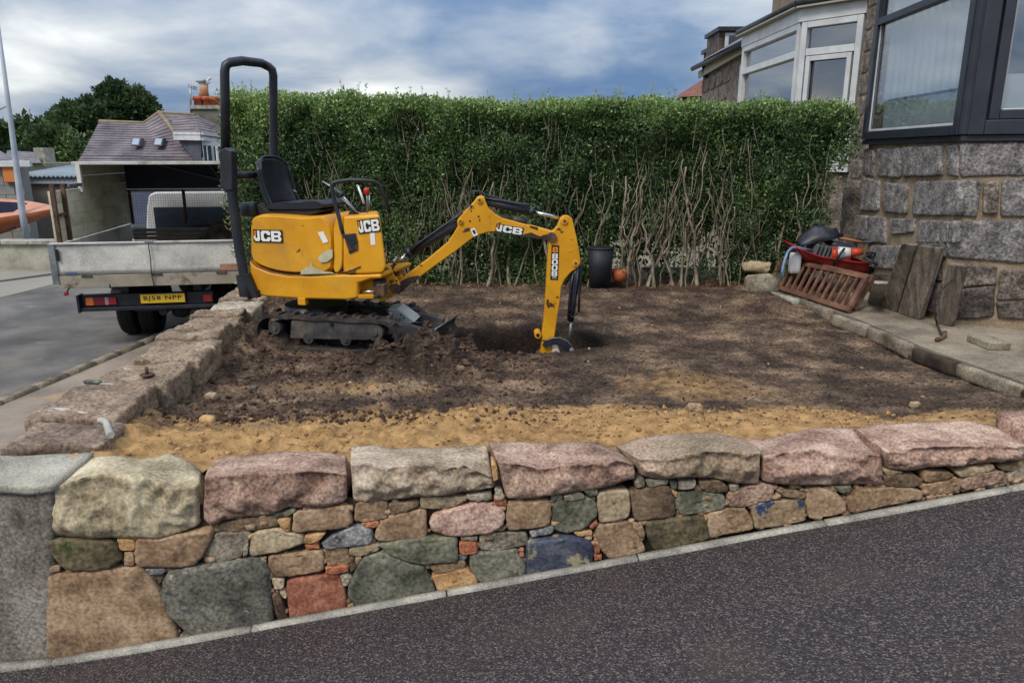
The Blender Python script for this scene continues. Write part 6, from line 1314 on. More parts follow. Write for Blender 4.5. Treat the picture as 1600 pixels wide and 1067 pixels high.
# ------------------------------------------------------------ things heaped against the house
def tag(o, label, cat, group=None):
    o['label'] = label; o['category'] = cat
    if group: o['group'] = group
    return o
S10 = (1180, 340, 5.333)
def q8(x, y): return (1180+x/5.333, 340+y/5.333)
M_tim = mat('stained_timber', [(70, 46, 36), (96, 66, 50), (122, 88, 68)], 5, .65, .08, 40, grain=.15)
def balpanel(bl, br, tl, tr_, nb_, label, wid=.055, th=.04, back=Vector((.0, .04, .0))):
    t = thing('timber_panel', label, 'wooden panel', (bl+br)/2, 'slatted timber panels by the wheelbarrow')
    n = (br-bl).cross(tl-bl).normalized()
    if n.y > 0: n = -n
    def qd(a, b, w, name, extra=0):
        m = MB(); d = (b-a).normalized(); m.bar(a-d*extra, b+d*extra, w, th, n); return m.make(name, M_tim, t, bevel=.004)
    qd(bl, br, wid, 'bottom_rail', wid/2); qd(tl, tr_, wid, 'top_rail', wid/2)
    u0 = (tl-bl).normalized(); u1 = (tr_-br).normalized()
    qd(bl+u0*wid*.52, tl-u0*wid*.52, wid, 'end_stile'); qd(br+u1*wid*.52, tr_-u1*wid*.52, wid, 'end_stile')
    for i in range(1, nb_+1):
        f = i/(nb_+1); a = bl+(br-bl)*f; b = tl+(tr_-tl)*f; d = (b-a).normalized(); m = MB(); m.bar(a+d*wid*.52, b-d*wid*.52, .032, .024, n); m.make('slat', M_tim, t, bevel=.003)
    return t
BLp = onz(*q8(118, 560), .875); BRp = onz(*q8(772, 768), .875)
up_ = ony(*q8(222, 350), BLp.y+.22)-BLp; up2 = ony(*q8(925, 502), BRp.y+.20)-BRp
balpanel(BLp, BRp, BLp+up_, BRp+up2, 12, 'front reddish timber panel of slats leaning on the red wheelbarrow')
sh_ = Vector((.10, .13, .0)); bl2, br2 = BLp+sh_+Vector((.05, 0, 0)), BRp+sh_+Vector((.02, -.02, 0))
balpanel(bl2, br2, bl2+up_*.96, br2+up2*.93, 12, 'rear reddish timber panel of slats behind the front one against the wheelbarrow')
# wheelbarrow
YB = 8.17
wb = thing('wheelbarrow', 'red builder wheelbarrow loaded with shovels and cones by the granite house', 'wheelbarrow', ony(1290, 450, YB)*1.0)
WL[wb.name].z = PZ; wb.location.z = PZ
M_redt = mat('red_barrow_paint', [(108, 26, 28), (140, 36, 36), (152, 52, 48)], 5, .5, .1, wear=((84, 62, 52), .62, 7, .04))
def c8(x, y, Y=YB): return ony(*q8(x, y), Y)
rim = [c8(345, 250), c8(430, 290), c8(540, 328), c8(700, 352), c8(830, 372), c8(945, 385)]
base_ = [c8(430, 360, YB+.1), c8(500, 400, YB+.1), c8(580, 430, YB+.1), c8(700, 455, YB+.1), c8(820, 470, YB+.1), c8(925, 480, YB+.1)]
rr0 = resam(rim, 10); bb0 = resam(base_, 10); bk = Vector((0.03, .52, .02)); bk2 = Vector((0.0, .32, 0))
rings = []
for i in range(11):
    e = 1-abs(i-5)/5; rings.append([rr0[i], bb0[i]*.6+rr0[i]*.4-Vector((0, .01, 0)), bb0[i], bb0[i]+bk2, rr0[i]*.4+bb0[i]*.6+bk*.85, rr0[i]+bk])
m = MB(); m.loft(rings, False, False, False)
m.add([rings[0][k] for k in range(6)], [tuple(range(6))]); m.add([rings[-1][k] for k in range(6)], [tuple(range(6))[::-1]])
tray = m.make('tray', M_redt, wb); md = tray.modifiers.new('s', 'SOLIDIFY'); md.thickness = .008
m = MB(); m.tube([p for p in rr0]+[rr0[-1]+bk*.5, rr0[-1]+bk]+[p+bk for p in rr0[::-1]]+[rr0[0]+bk*.5, rr0[0]], .011, 6); m.make('rim_tube', M_redt, tray)
m = MB(); m.tube([c8(235, 500, YB-.12), c8(225, 440, YB-.10), c8(245, 360, YB-.08), c8(270, 290, YB-.05), c8(300, 255, YB), c8(345, 248, YB+.02), c8(400, 262, YB+.05), c8(470, 275, YB+.1)], .016, 8); m.make('handle_tube', mat('blue_tube', [(84, 112, 150), (110, 136, 168)], 6, .4, .05), wb)
wcx = c8(1010, 500, YB+.2)
rings = [[wcx+Vector((math.cos(q)*r_, x, math.sin(q)*r_)) for q in [2*math.pi*i/24 for i in range(24)]] for r_, x in ((.10, .0), (.17, .0), (.185, .03), (.185, .06), (.17, .09), (.10, .09))]
m = MB(); m.loft(rings, True, True, True); m.make('wheel', M_tyre, wb)
for k in (0, .4):
    m = MB(); m.tube([c8(560, 440, YB+.1+k*.7), c8(600, 600, YB+.1+k), c8(820, 620, YB+.1+k), c8(1010, 500, YB+.1+k*.5)], .014, 8); m.make('frame_tube', M_blk, wb)
# bucket and grey block under it, white container
def crate(name, x0, y0, x1, y1, Y, dep, mt, lab, cat, bev=.01):
    a, b = c8(x0, y1, Y), c8(x1, y0, Y); m = MB(); m.bb((a.x, Y, a.z), (b.x, Y+dep, b.z)); return tag(m.make(name, mt, None, bevel=bev), lab, cat)
a = c8(1000, 560, YB+.02); m = MB(); m.loft([[a+Vector((math.cos(q)*r_, .15+math.sin(q)*r_, h)) for q in [2*math.pi*i/24 for i in range(24)]] for r_, h in ((.11, 0), (.13, .20), (.138, .20), (.138, .215), (.12, .215), (.10, .02))], True, True, True)
tag(m.make('plastic_bucket', M_seat), 'black plastic bucket standing between the wheelbarrow and the leaning planks', 'bucket')
m = MB(); a = c8(335, 335, YB+.12); a = a-Vector((0, 0, .06)); m.rockbox(a, .06, .05, .12, None, (6, 5, 6), .025, .002, 6, 2); m.cyl(a+Vector((.03, 0, .11)), a+Vector((.03, 0, .14)), .02, 10); tag(m.make('plastic_container', M_wh), 'small white plastic container tucked beside the wheelbarrow under the blue tube', 'container')
# shovels
M_shv = mat('black_shovel_plastic', [(24, 27, 34), (36, 40, 50), (64, 68, 78)], 6, .45, .1)
M_hand = mat('wooden_handle', [(128, 84, 56), (160, 112, 78)], 8, .6, .2, stretch=(1, 6, 6))
def scoop(p_tip, p_neck, wdt, cup, name, lab, hnd, Yt, upv=Vector((0, 0, 1))):
    t = thing(name, lab, 'shovel', p_tip); d = (p_neck-p_tip); L = d.length; d.normalize(); s_ = d.cross(upv).normalized(); u = s_.cross(d)
    rows = []
    for i in range(11):
        f = i/10; w = wdt*(.82+.25*math.sin(f*2.4))*(1 if f < .8 else 1-(f-.8)*2.6); row = []
        for j in range(9):
            g_ = j/4-1; row.append(p_tip+d*L*f+s_*(w*g_/1)+u*(cup*(1-abs(g_)**2.2)*(.4+.9*math.sin(min(1, f*1.15)*math.pi*.9))+.015*math.cos(g_*7)))
        rows.append(row)
    m = MB(); m.loft(rows, False, False, False); o = m.make('blade', M_shv, t); md = o.modifiers.new('s', 'SOLIDIFY'); md.thickness = .008
    m = MB(); m.tube([p_neck-d*.05+u*.02, p_neck+d*.05+u*.01], .024, 8); m.make('socket', M_shv, t)
    m = MB(); m.tube(hnd, .016, 8); m.make('handle', M_hand, t); return t
scoop(c8(350, 235, YB+.25), c8(690, 160, YB+.22), .15, .13, 'shovel', 'black plastic scoop shovel with wooden handle on top of the load in the wheelbarrow', [c8(690, 168, YB+.22), c8(800, 188, YB+.2), c8(900, 208, YB+.18)], YB)
t = thing('shovel', 'black shovel with upturned round blade at the right end of the wheelbarrow load', 'shovel', c8(1080, 250, YB+.2))
rows = []
for i in range(11):
    f = i/10; cpt = c8(1075+40*math.sin(f*2.0), 155+210*f, YB+.1); w = .03+.085*math.sin(math.pi*min(1, .10+f*.80)); rows.append([cpt+Vector((w*math.sin(q), .09*math.cos(q)*(.3+w*6), .02*math.cos(q))) for q in [math.pi*(-.55+1.1*j/8) for j in range(9)]])
m = MB(); m.loft(rows, False, False, False); o = m.make('blade', M_shv, t); md = o.modifiers.new('s', 'SOLIDIFY'); md.thickness = .008
m = MB(); m.tube([c8(900, 205, YB+.15), c8(1000, 205, YB+.13), c8(1060, 220, YB+.1)], [.016, .018, .02], 8); m.make('shaft', M_shv, t)
m = MB(); m.tube([c8(1090, 320, YB+.1), c8(1150, 298, YB+.08), c8(1230, 288, YB+.06)], [.03, .018, .016], 8); m.make('grip', M_shv, t)
# stacked cone bases and the orange cone
gb = thing('cone_base_stack', 'stack of ridged grey rubber cone bases lying on their side in the wheelbarrow', 'cone bases', c8(540, 300, YB+.15))
for i in range(6):
    c_ = c8(470+i*32, 272+i*6, YB+.18); m = MB(); ax_ = Vector((.96, 0, -.28)); m.box(c_, .012, .15, .085+.004*(i % 2), (ax_, Vector((0, 1, 0)), ax_.cross(Vector((0, 1, 0))))); m.make('rubber_base', mat('grey_rubber', [(64, 66, 70), (92, 92, 94)], 6, .8, .2) if i == 0 else bpy.data.materials['grey_rubber'], gb, bevel=.008)
co = thing('traffic_cone', 'orange and white traffic cone lying on its side in the wheelbarrow', 'traffic cone', c8(760, 300, YB+.02))
a, b = c8(640, 300, YB+.10), c8(895, 285, YB-.02); ds = (b-a).normalized()
M_or = mat('cone_orange', [(176, 58, 30), (192, 74, 40)], 6, .5, .05); M_cw = mat('cone_white', [(196, 198, 204), (212, 212, 216)], 6, .4, .05)
for (f0, f1, r0, r1, mt, nm) in ((0, .2, .085, .075, M_or, 'orange_band'), (.2, .62, .075, .052, M_cw, 'white_band'), (.62, 1.0, .052, .034, M_or, 'orange_tip')):
    m = MB(); m.tube([a+(b-a)*f0, a+(b-a)*(f1-.004)], [r0, r1], 20); m.make(nm, mt, co)
m = MB(); m.tube([b-ds*.01, b+ds*.006], [.034, .034], 16); m.cyl(b+ds*.005, b+ds*.008, .022, 12); m.make('tip_rim', M_rust, co)
m = MB(); m.tube([c8(745, 258, YB-.03), c8(712, 300, YB-.05), c8(680, 350, YB-.04), c8(645, 415, YB-.02)], .014, 5); tag(m.make('rubber_strap', M_black), 'black rubber strap tied over the traffic cone and the wheelbarrow rim', 'strap')
m = MB(); m.rockbox(c8(720, 232, YB+.22), .17, .14, .03, (Vector((.95, 0, -.2)), Vector((0, 1, 0)), Vector((.2, 0, .95))), (10, 6, 2), .02, .02, 6, 9); tag(m.make('folded_sheet', mat('dark_tarpaulin', [(36, 42, 50), (60, 66, 74)], 5, .6, .2)), 'folded dark tarpaulin in the wheelbarrow under the shovel handle', 'tarpaulin')
for i, (p0, p1, lb) in enumerate((((900, 335), (1055, 412), 'lowest black tripod leg poking out of the wheelbarrow load'), ((930, 318), (1110, 395), 'middle black tripod leg poking out of the wheelbarrow load'), ((960, 300), (1165, 400), 'upper black tripod leg poking out of the wheelbarrow load'))):
    m = MB(); a, b = c8(*p0, YB-.02+.05*i), c8(*p1, YB-.10+.05*i); m.tube([a, b], .014, 8); o = m.make('metal_tube', M_blk); tag(o, lb, 'tube', 'black tubes in the wheelbarrow')
    m = MB(); d = (b-a).normalized(); m.tube([b-d*.01, b+d*.012], .017, 8); m.make('end_cap', M_steel, o)
m = MB(); m.tube([c8(925, 300, YB), c8(960, 290, YB-.02), c8(1000, 300, YB-.02), c8(985, 330, YB), c8(940, 320, YB+.02)], .012, 6); tag(m.make('hose_coil', M_seat), 'loop of black hose beside the tip of the traffic cone', 'hose')
# planks leaning on the granite wall
S5 = (1340, 340, 4.85)
def lean(bots, tops, th, lab, nm='concrete_plank', mt=M_plank, wy=(.0, .0), grp='weathered planks leaning on the granite wall', zb_=PZ+.004):
    b = [onz(1340+x/4.85, 340+y/4.85, zb_) for x, y in bots]; t_ = []
    for (x, y) in tops:
        P = onp(1340+x/4.85, 340+y/4.85, B+nBC*.09+Vector((0, 0, 0)), nBC); P2 = onp(1340+x/4.85, 340+y/4.85, B+nAB*.09, nAB)
        t_.append(P if P.y < P2.y else P2)
    n = (b[1]-b[0]).cross(t_[0]-b[0]).normalized()
    if n.y > 0: n = -n
    rows = []
    for i in range(15):
        f = i/14; l_ = b[0]+(t_[0]-b[0])*f; r_ = b[1]+(t_[1]-b[1])*f; row = []
        k = 10
        for j in range(k+1): row.append(l_+(r_-l_)*(j/k)+n*.006*noise.noise(Vector((j*.9, i*.5, len(lab))))*1.5+n*(-.006 if j in (0, k) else 0))
        for j in range(k, -1, -1): row.append(l_+(r_-l_)*(j/k)-n*th)
        rows.append(row)
    m = MB(); m.loft(rows); o = m.make(nm, mt, None, bevel=.004); tag(o, lab, 'plank', grp); return o
lean([(162, 672), (292, 716)], [(330, 200), (432, 212)], .05, 'leftmost weathered plank, half hidden by its neighbour, right of the wheelbarrow')
lean([(300, 722), (462, 772)], [(452, 215), (628, 235)], .055, 'widest weathered plank, second from the left, leaning on the granite wall')
lean([(588, 800), (722, 825)], [(682, 355), (822, 374)], .035, 'short wide paving plank, right of the other two, with a dark twig in front')
lean([(70, 640), (180, 660)], [(120, 500), (225, 505)], .03, 'small pale slab standing behind the timber panels', 'concrete_slab', M_conc, grp=None)
def on5(x, y, z=PZ): return onz(1340+x/4.85, 340+y/4.85, z)
p0 = on5(600, 690, PZ+.02)
P_ = [ony(1340+x/4.85, 340+y/4.85, 6.45) for x, y in ((778, 410), (735, 462), (680, 505), (620, 565), (592, 620), (578, 700), (592, 770))]+[on5(600, 800, PZ+.02), on5(625, 860, PZ+.02), on5(640, 888, PZ+.02)]
m = MB(); m.tube(P_, [.004, .005, .006, .006, .006, .007, .008, .010, .011, .012], 6); tag(m.make('twig', mat('dark_twig', [(40, 32, 30), (62, 50, 42)], 6, .9, .2)), 'long thin dark twig leaning on the short paving plank', 'twig')
m = MB(); m.tube([on5(640, 880, PZ+.02), on5(662, 872, PZ+.03), on5(660, 895, PZ+.02), on5(630, 918, PZ+.015), on5(600, 925, PZ+.02), on5(596, 915, PZ+.03)], [.014, .02, .018, .016, .02, .012], 7); tag(m.make('root', mat('brown_root', [(74, 52, 36), (108, 78, 54)], 8, .9, .3)), 'gnarled brown root lying on the path in front of the planks', 'root')
a, b = on5(822, 935, PZ), on5(988, 1005, PZ); c_ = on5(1160, 1005, PZ); d = (b-a).normalized(); e = (c_-b); e = e-d*e.dot(d); 
m = MB(); ctr = (a+b)/2+(c_-b)/2+Vector((0, 0, .03)); d2 = (c_-b).normalized(); hx = (c_-b).length/2; hy = (b-a).length/2
m.prism([p+Vector((0, 0, .001)) for p in (a, b, c_, a+(c_-b))], (0, 0, .058)); tag(m.make('paving_block', M_dconc, None, bevel=.008), 'loose rectangular concrete block lying on the path near the granite house', 'block')
# stone pile at the hedge end, bin, orange pot
for i, (px, py, w, hz_, mt, lb) in enumerate(((1190, 445, .30, .9, 'grey', 'pale mossy boulder at the end of the hedge beside the timber panel'), (1162, 452, .20, .5, 'dbrown', 'flat dark stone at the foot of the boulder by the hedge'), (1208, 430, .22, .8, 'green', 'grey green stone behind the pale boulder by the hedge'), (1182, 420, .26, .5, 'beige', 'flat pale stone on top of the boulders by the hedge'))):
    Y = 8.35+.1*i; p = ony(px, py, Y); zb_ = .80+(0.0, -.02, .05, .22)[i]
    o = MB().rockbox(Vector((p.x, Y, zb_+w*hz_*.35)), w/2*1.15, w/2, w*hz_/2, None, (8, 7, 6), w*hz_*.4, w*.10, 2.2/w, 60+i).make('boulder', ST[mt]); tag(o, lb, 'boulder')
a = ony(937, 442, 8.55); zb_ = .84; H_ = ony(937, 384, 8.55).z-zb_
bn = thing('dustbin', 'short black ribbed plastic bin standing at the foot of the hedge', 'bin', (a.x, 8.55, zb_))
rings = [[Vector((a.x+math.cos(q)*r_*(1+.02*(i % 2)), 8.55+math.sin(q)*r_*(1+.02*(i % 2)), zb_+h*H_)) for i, q in enumerate([2*math.pi*i/36 for i in range(36)])] for r_, h in ((.12, 0), (.135, .5), (.150, .94), (.150, .94))]
m = MB(); m.loft(rings); m.make('body', mat('black_bin', [(20, 23, 30), (32, 36, 44)], 6, .6, .1), bn)
m = MB(); m.loft([[Vector((a.x+math.cos(q)*r_, 8.55+math.sin(q)*r_, zb_+H_*h)) for q in [2*math.pi*i/24 for i in range(24)]] for r_, h in ((.155, .93), (.157, .96), (.145, .975), (.05, .98))]); m.make('rim', bpy.data.materials['black_bin'], bn)
a = ony(968, 430, 8.62); rings = [[Vector((a.x+math.cos(q)*r_, 8.62+math.sin(q)*r_, a.z-.08+h)) for q in [2*math.pi*i/20 for i in range(20)]] for r_, h in ((.05, 0), (.085, .05), (.09, .10), (.07, .15), (.06, .14), (.04, .06))]
m = MB(); m.loft(rings); tag(m.make('clay_pot', mat('terracotta', [(140, 66, 36), (170, 86, 50)], 6, .7, .2)), 'small orange clay pot beside the black bin under the hedge', 'pot')
# ------------------------------------------------------------ far side of the street
def P4(x, y, Y): return ony(x/3.5575, 120+y/3.5575, Y)
M_rend = mat('stained_render', [(126, 122, 106), (152, 148, 132), (168, 164, 148)], 2, .9, .3, 20, grain=.2, wear=((104, 96, 82), .58, .8, .15))
gw = thing('garden_wall', 'low cream rendered garden wall with coping across the street, left of the lorry', 'garden wall', (-10, 15.1, 0))
a, b = P4(-900, 925, 15.2), P4(330, 900, 15.2); zt_ = (a.z+b.z)/2
m = MB(); m.bb((a.x, 15.2, -.05), (b.x+2.2, 15.45, zt_-.07)); m.make('wall_face', M_rend, gw)
for i in range(12): x0 = a.x+i*(b.x+2.2-a.x)/12; MB().bb((x0+.006, 15.13, zt_-.068), (x0+(b.x+2.2-a.x)/12, 15.52, zt_+.01)).make('coping_slab', M_conc, gw, bevel=.012)
# boat on a trailer
M_boat = mat('orange_hull', [(146, 78, 48), (166, 92, 58), (176, 110, 76)], 2.5, .4, .05, coat=.3)
YB0 = 16.6
bt = thing('orange_boat', 'small orange dinghy with a dark open cockpit on a trailer behind the cream wall', 'boat', P4(60, 900, YB0))
bow = P4(296, 728, YB0-.2); L = 5.2; dirb = Vector((-1, .12, 0)).normalized(); sb = Vector((-dirb.y, dirb.x, 0))
zc = bow.z; rings = []
for i in range(21):
    f = i/20; w = .78*(math.sin(min(1, f*1.6+.03)*math.pi/2))**.8; dk = zc-.14*math.sin(f*math.pi*.5); kl_ = dk-.12-.52*(math.sin(min(1, f*2.2)*math.pi/2)); c_ = bow+dirb*L*f; c_.z = 0
    row = []
    for (u, zf) in ((0, 0), (.35, .06), (.7, .3), (.93, .65), (1, .95), (1.0, 1.0)): row.append((u, zf))
    pr = [c_-sb*w*u+Vector((0, 0, kl_+(dk-kl_)*zf)) for u, zf in row[::-1]]+[c_+sb*w*u+Vector((0, 0, kl_+(dk-kl_)*zf)) for u, zf in row[1:]]
    for q in pr: q.z -= .34*((q-c_).x*sb.x+(q-c_).y*sb.y)
    rings.append(pr)
m = MB(); m.loft(rings, False, False, False); 
m.make('hull', M_boat, bt)
m = MB(); dkr = []
for i, r_ in enumerate(rings):
    f = i/20; l_, rgt = r_[0], r_[-1]; cen = (l_+rgt)/2+Vector((0, 0, .05*math.sin(f*3))); hole = 0 if f < .14 else .62
    dkr.append([l_, l_*(1-.5)+cen*.5 if not hole else l_*hole+cen*(1-hole)+Vector((0, 0, .02)), rgt*.5+cen*.5 if not hole else rgt*hole+cen*(1-hole)+Vector((0, 0, .02)), rgt])
for i in range(20):
    A_, B_ = dkr[i], dkr[i+1]; f = i/20
    m.add([A_[0], A_[1], B_[1], B_[0]], [(0, 1, 2, 3)], True); m.add([A_[2], A_[3], B_[3], B_[2]], [(0, 1, 2, 3)], True)
    if f < .14: m.add([A_[1], A_[2], B_[2], B_[1]], [(0, 1, 2, 3)], True)
m.make('deck', mat('salmon_deck', [(176, 118, 92), (192, 134, 108)], 3, .5, .05), bt)
m = MB(); 
for i in range(3, 20):
    A_, B_ = dkr[i], dkr[i+1]; dn = Vector((0, 0, -.35)); m.add([A_[1], A_[2], B_[2], B_[1]], [(0, 1, 2, 3)]); m.v[-4:] = [v-Vector((0, 0, .3)) for v in m.v[-4:]]
    m.add([A_[2], B_[2], B_[2]+dn, A_[2]+dn], [(0, 1, 2, 3)]); m.add([A_[1], B_[1], B_[1]+dn, A_[1]+dn], [(0, 1, 2, 3)])
m.make('cockpit_lining', mat('dark_blue_lining', [(26, 30, 52), (40, 44, 70)], 3, .7, .05), bt)
tl = thing('boat_trailer', 'galvanised trailer carrying the orange dinghy', 'trailer', P4(200, 930, YB0))
m = MB(); m.bar(bow+dirb*.2+Vector((0, 0, -.75)), bow+dirb*4.6+Vector((0, 0, -.95)), .1, .1); m.make('frame_rail', M_steel, tl)
m = MB(); m.bar(bow+Vector((.5, 0, -.62)), bow+dirb*.6+Vector((0, 0, -.85)), .08, .08); m.make('winch_post', M_steel, tl)
for s_ in (-.7, .7):
    w_ = bow+dirb*3+sb*s_; m = MB(); m.cyl(Vector((w_.x, w_.y-.08, .3)), Vector((w_.x, w_.y+.08, .3)), .3, 20); m.make('wheel', M_tyre, tl)
# grey block garage with slate roof, alarm box, leaning mast
gr_ = thing('grey_garage', 'grey blockwork garage with slate roof at the left edge of the photo', 'garage', (-13, 19.5, 0))
YG = 18.6
a = P4(112, 500, YG); x0 = a.x-7; m = MB(); m.bb((x0, YG, -.02), (a.x, YG+.3, a.z)); m.make('wall', mat('garage_blockwork', [(118, 118, 114), (138, 138, 134)], 1.5, .9, .3, 30), gr_)
bz_ = 0; k = 0
M_blkk = mat('concrete_blocks', [(122, 122, 118), (142, 142, 136)], 2, .9, .3, 30)
for j in range(11):
    z = .05+j*.225
    if z+.21 > a.z: break
    for i in range(9):
        x1 = a.x-(.0 if j % 2 else .22)-i*.45; x0_ = max(x1-.44, a.x-4)
        if x1-x0_ > .05: MB().bb((x0_, YG-.02, z), (x1-.006, YG-.001, z+.215)).make('block', M_blkk, gr_)
f0, f1 = P4(-300, 490, YG-.15), P4(175, 497, YG-.15); MB().bb((f0.x-4, YG-.2, f1.z-.02), (f1.x, YG-.1, f1.z+.12)).make('fascia', M_wh, gr_, bevel=.01)
r0, r1 = P4(140, 488, YG-.2), P4(-30, 396, YG+3.2); M_sl = bpy.data.materials['grey_slate']
m = MB(); m.add([r0, Vector((r0.x-10, r0.y, r0.z)), Vector((r1.x-8, r1.y, r1.z)), r1], [(3, 2, 1, 0)]); m.make('roof', M_sl, gr_)
q = P4(56, 538, YG-.08); o = MB().bb((q.x-.16, YG-.13, q.z-.22), (q.x+.16, YG-.02, q.z+.22)).make('alarm_box', mat('orange_alarm', [(196, 120, 60)], 5, .5, 0), gr_, bevel=.03)
m = MB(); m.cyl(P4(100, 700, YG-.3)*1.0, P4(96, 505, YG-.3), .05, 8); 
ms = thing('mast', 'tall thin pale mast leaning left in front of the grey garage', 'mast', P4(122, 735, 16.2))
b0, b1 = P4(122, 735, 16.2), ony(-4, 30, 16.2); MB().tube([b0-Vector((0, 0, .8)), b0, b0+(b1-b0)*.5, b1], [.075, .07, .05, .03], 10).make('pole', mat('pale_mast', [(150, 158, 168), (170, 176, 184)], 4, .5, .05), ms)
m = MB(); m.tube([P4(-300, 322, 16.2), b0+(b1-b0)*.56], .014, 6); m.make('spreader', M_steel, ms)
# long low garage with corrugated roof
lg = thing('corrugated_garage', 'long low rendered garage with grey corrugated roof behind the boat', 'garage', (-11, 23, 0))
YL = 21.5
a, b = P4(118, 590, YL), P4(640, 600, YL)
MB().bb((a.x-1, YL, 0), (b.x+2, YL+5, a.z)).make('wall', mat('pinkish_render', [(128, 116, 108), (146, 134, 124)], 2, .9, .2), lg)
MB().bb((a.x-.6, YL-.12, a.z-.02), (b.x+2, YL-.02, P4(118, 562, YL).z)).make('fascia', mat('pale_fascia', [(160, 166, 170)], 3, .6, .1), lg)
c0, c1 = P4(122, 550, YL-.2), P4(150, 508, YL+3.6); n = 150; rows = []
for i in range(n+1):
    x = (c0.x-.3)+(b.x+2.3-c0.x)*i/n; h = .03*math.sin(i*math.pi*.5); rows.append([Vector((x, c0.y, c0.z+h)), Vector((x, c1.y, c1.z+.15+h)), Vector((x, c1.y, c1.z+.1+h)), Vector((x, c0.y, c0.z-.05+h))])
m = MB(); m.loft(rows); m.make('corrugated_roof', mat('grey_corrugated', [(112, 124, 134), (134, 146, 154)], 1.5, .6, .1), lg)
# slate-roofed house with dormer, skylights, chimney
hs = thing('slate_house', 'house with a purple slate mansard roof, two skylights and white dormer behind the lorry', 'house', (-12, 30, 0))
M_ps = mat('purple_slate', [(80, 74, 80), (104, 96, 100), (124, 114, 116)], 1.3, .85, .4, 12, grain=.2)
def slates(quad, rows_, name='roof_slope', cols_=0):
    # roof slope with stepped slate courses
    a, b, c, d = quad; nn = (b-a).cross(d-a).normalized()
    if nn.y > 0: nn = -nn
    m = MB()
    for j in range(rows_):
        f0, f1 = j/rows_, (j+1)/rows_
        p = [a+(d-a)*f0, b+(c-b)*f0, b+(c-b)*f1, a+(d-a)*f1]
        m.add([p[0]+nn*.022, p[1]+nn*.022, p[2], p[3]], [(0, 1, 2, 3)]); m.add([p[0]+nn*.022, p[1]+nn*.022, p[1]-nn*.02, p[0]-nn*.02], [(0, 1, 2, 3)])
    return m.make(name, M_ps, hs)
e0, e1 = P4(395, 520, 27), P4(1130, 520, 27); t0_, t1_ = P4(552, 252, 30), P4(800, 262, 30.3)
slates((e0, P4(480, 440, 27.9), P4(480, 440, 27.9), P4(395, 520, 27)), 1)
slates((P4(395, 520, 27), P4(1100, 520, 27), P4(1075, 450, 27.8), P4(455, 440, 27.8)), 5)
slates((P4(455, 440, 27.8), P4(1075, 450, 27.8), P4(882, 200, 31), P4(800, 262, 30.2)), 1)
slates((P4(455, 440, 27.8), P4(900, 445, 27.8), P4(800, 262, 30.2), P4(552, 252, 30.2)), 14)
slates((P4(900, 445, 27.79), P4(1078, 448, 27.79), P4(884, 202, 30.99), P4(800, 262, 30.19)), 14)
m = MB(); m.tube([P4(884, 198, 31), P4(1080, 446, 27.7)], .09, 6); m.make('hip_tiles', mat('lichen_ridge', [(116, 102, 80), (138, 124, 100)], 3, .9, .2), hs)
m = MB(); m.tube([P4(552, 250, 30.2), P4(800, 260, 30.3), P4(884, 200, 31), P4(1090, 216, 31)], .08, 6); m.make('ridge_tiles', bpy.data.materials['lichen_ridge'], hs)
slates((P4(1082, 446, 27.75), P4(1300, 446, 29), P4(1100, 214, 31), P4(886, 202, 31)), 10)
for x in (738, 862):
    z_ = MB(); q = [P4(x, 392, 28.2), P4(x+46, 394, 28.2), P4(x+56, 350, 28.7), P4(x+10, 348, 28.7)]; z_.prism([p-Vector((0, .12, -.05)) for p in q], (0, .25, 0)); o = z_.make('skylight', mat('lead_frame', [(60, 64, 74)], 3, .6, 0) if x == 738 else bpy.data.materials['lead_frame'], hs)
    c_ = sum(q, Vector())/4; z_ = MB(); z_.prism([c_+(p-c_)*.78-Vector((0, .15, -.06)) for p in q], (0, .03, 0)); z_.make('pane', mat('skylight_glass', [(150, 158, 170)], 3, .12, 0) if x == 738 else bpy.data.materials['skylight_glass'], o)
# dormer bay
YD = 26.8
fa, fb, fc = P4(972, 330, YD+1.2), P4(1122, 332, YD), P4(1385, 362, YD+2.2)
for p, q in ((fa, fb), (fb, fc)):
    m = MB(); m.bar(p, q, .12, .28); m.make('dormer_fascia', M_wh, hs)
m = MB(); m.prism([P4(985, 345, YD+1.3), P4(1118, 350, YD+.15), P4(1118, 520, YD+.15), P4(1100, 520, YD+1.3)], (0, .05, 0)); m.make('slate_cheek', mat('cheek_slate', [(58, 60, 72), (76, 78, 90)], 2, .8, .3), hs)
wl = [P4(1120, 345, YD+.1), P4(1235, 355, YD+.6), P4(1380, 372, YD+2.0)]
for p, q, n_ in ((wl[0], wl[1], 2), (wl[1], wl[2], 3)):
    pb, qb = Vector((p.x, p.y, p.z-3)), Vector((q.x, q.y, q.z-3)); m = MB(); m.prism([p, q, qb, pb], (0, .12, 0)); o = m.make('window_frame', M_wh, hs)
    for i in range(n_):
        f0, f1 = (i+.14)/n_, (i+.86)/n_; a_, b_ = p+(q-p)*f0, p+(q-p)*f1; m = MB(); m.prism([a_+Vector((0, -.03, -.22)), b_+Vector((0, -.03, -.22)), b_+Vector((0, -.03, -2.6)), a_+Vector((0, -.03, -2.6))], (0, .02, 0)); pn = m.make('pane', M_cabglass, o)
        m = MB(); m.bar(a_+(b_-a_)*.5+Vector((0, -.05, -.22)), a_+(b_-a_)*.5+Vector((0, -.05, -2.6)), .07 if i % 2 == 0 else .3, .02); m.make('mullion', M_wh if i % 2 == 0 else M_net, o)
slates((P4(968, 326, YD+1.1), P4(1120, 328, YD-.1), P4(1085, 218, YD+3.6), P4(952, 232, YD+3.6)), 7)
slates((P4(1120, 328, YD-.1), P4(1388, 358, YD+2.0), P4(1290, 300, YD+4), P4(1085, 218, YD+3.6)), 7)
slates((P4(1280, 330, YD+5), P4(1480, 350, YD+5), P4(1470, 250, YD+8), P4(1280, 250, YD+8)), 5)
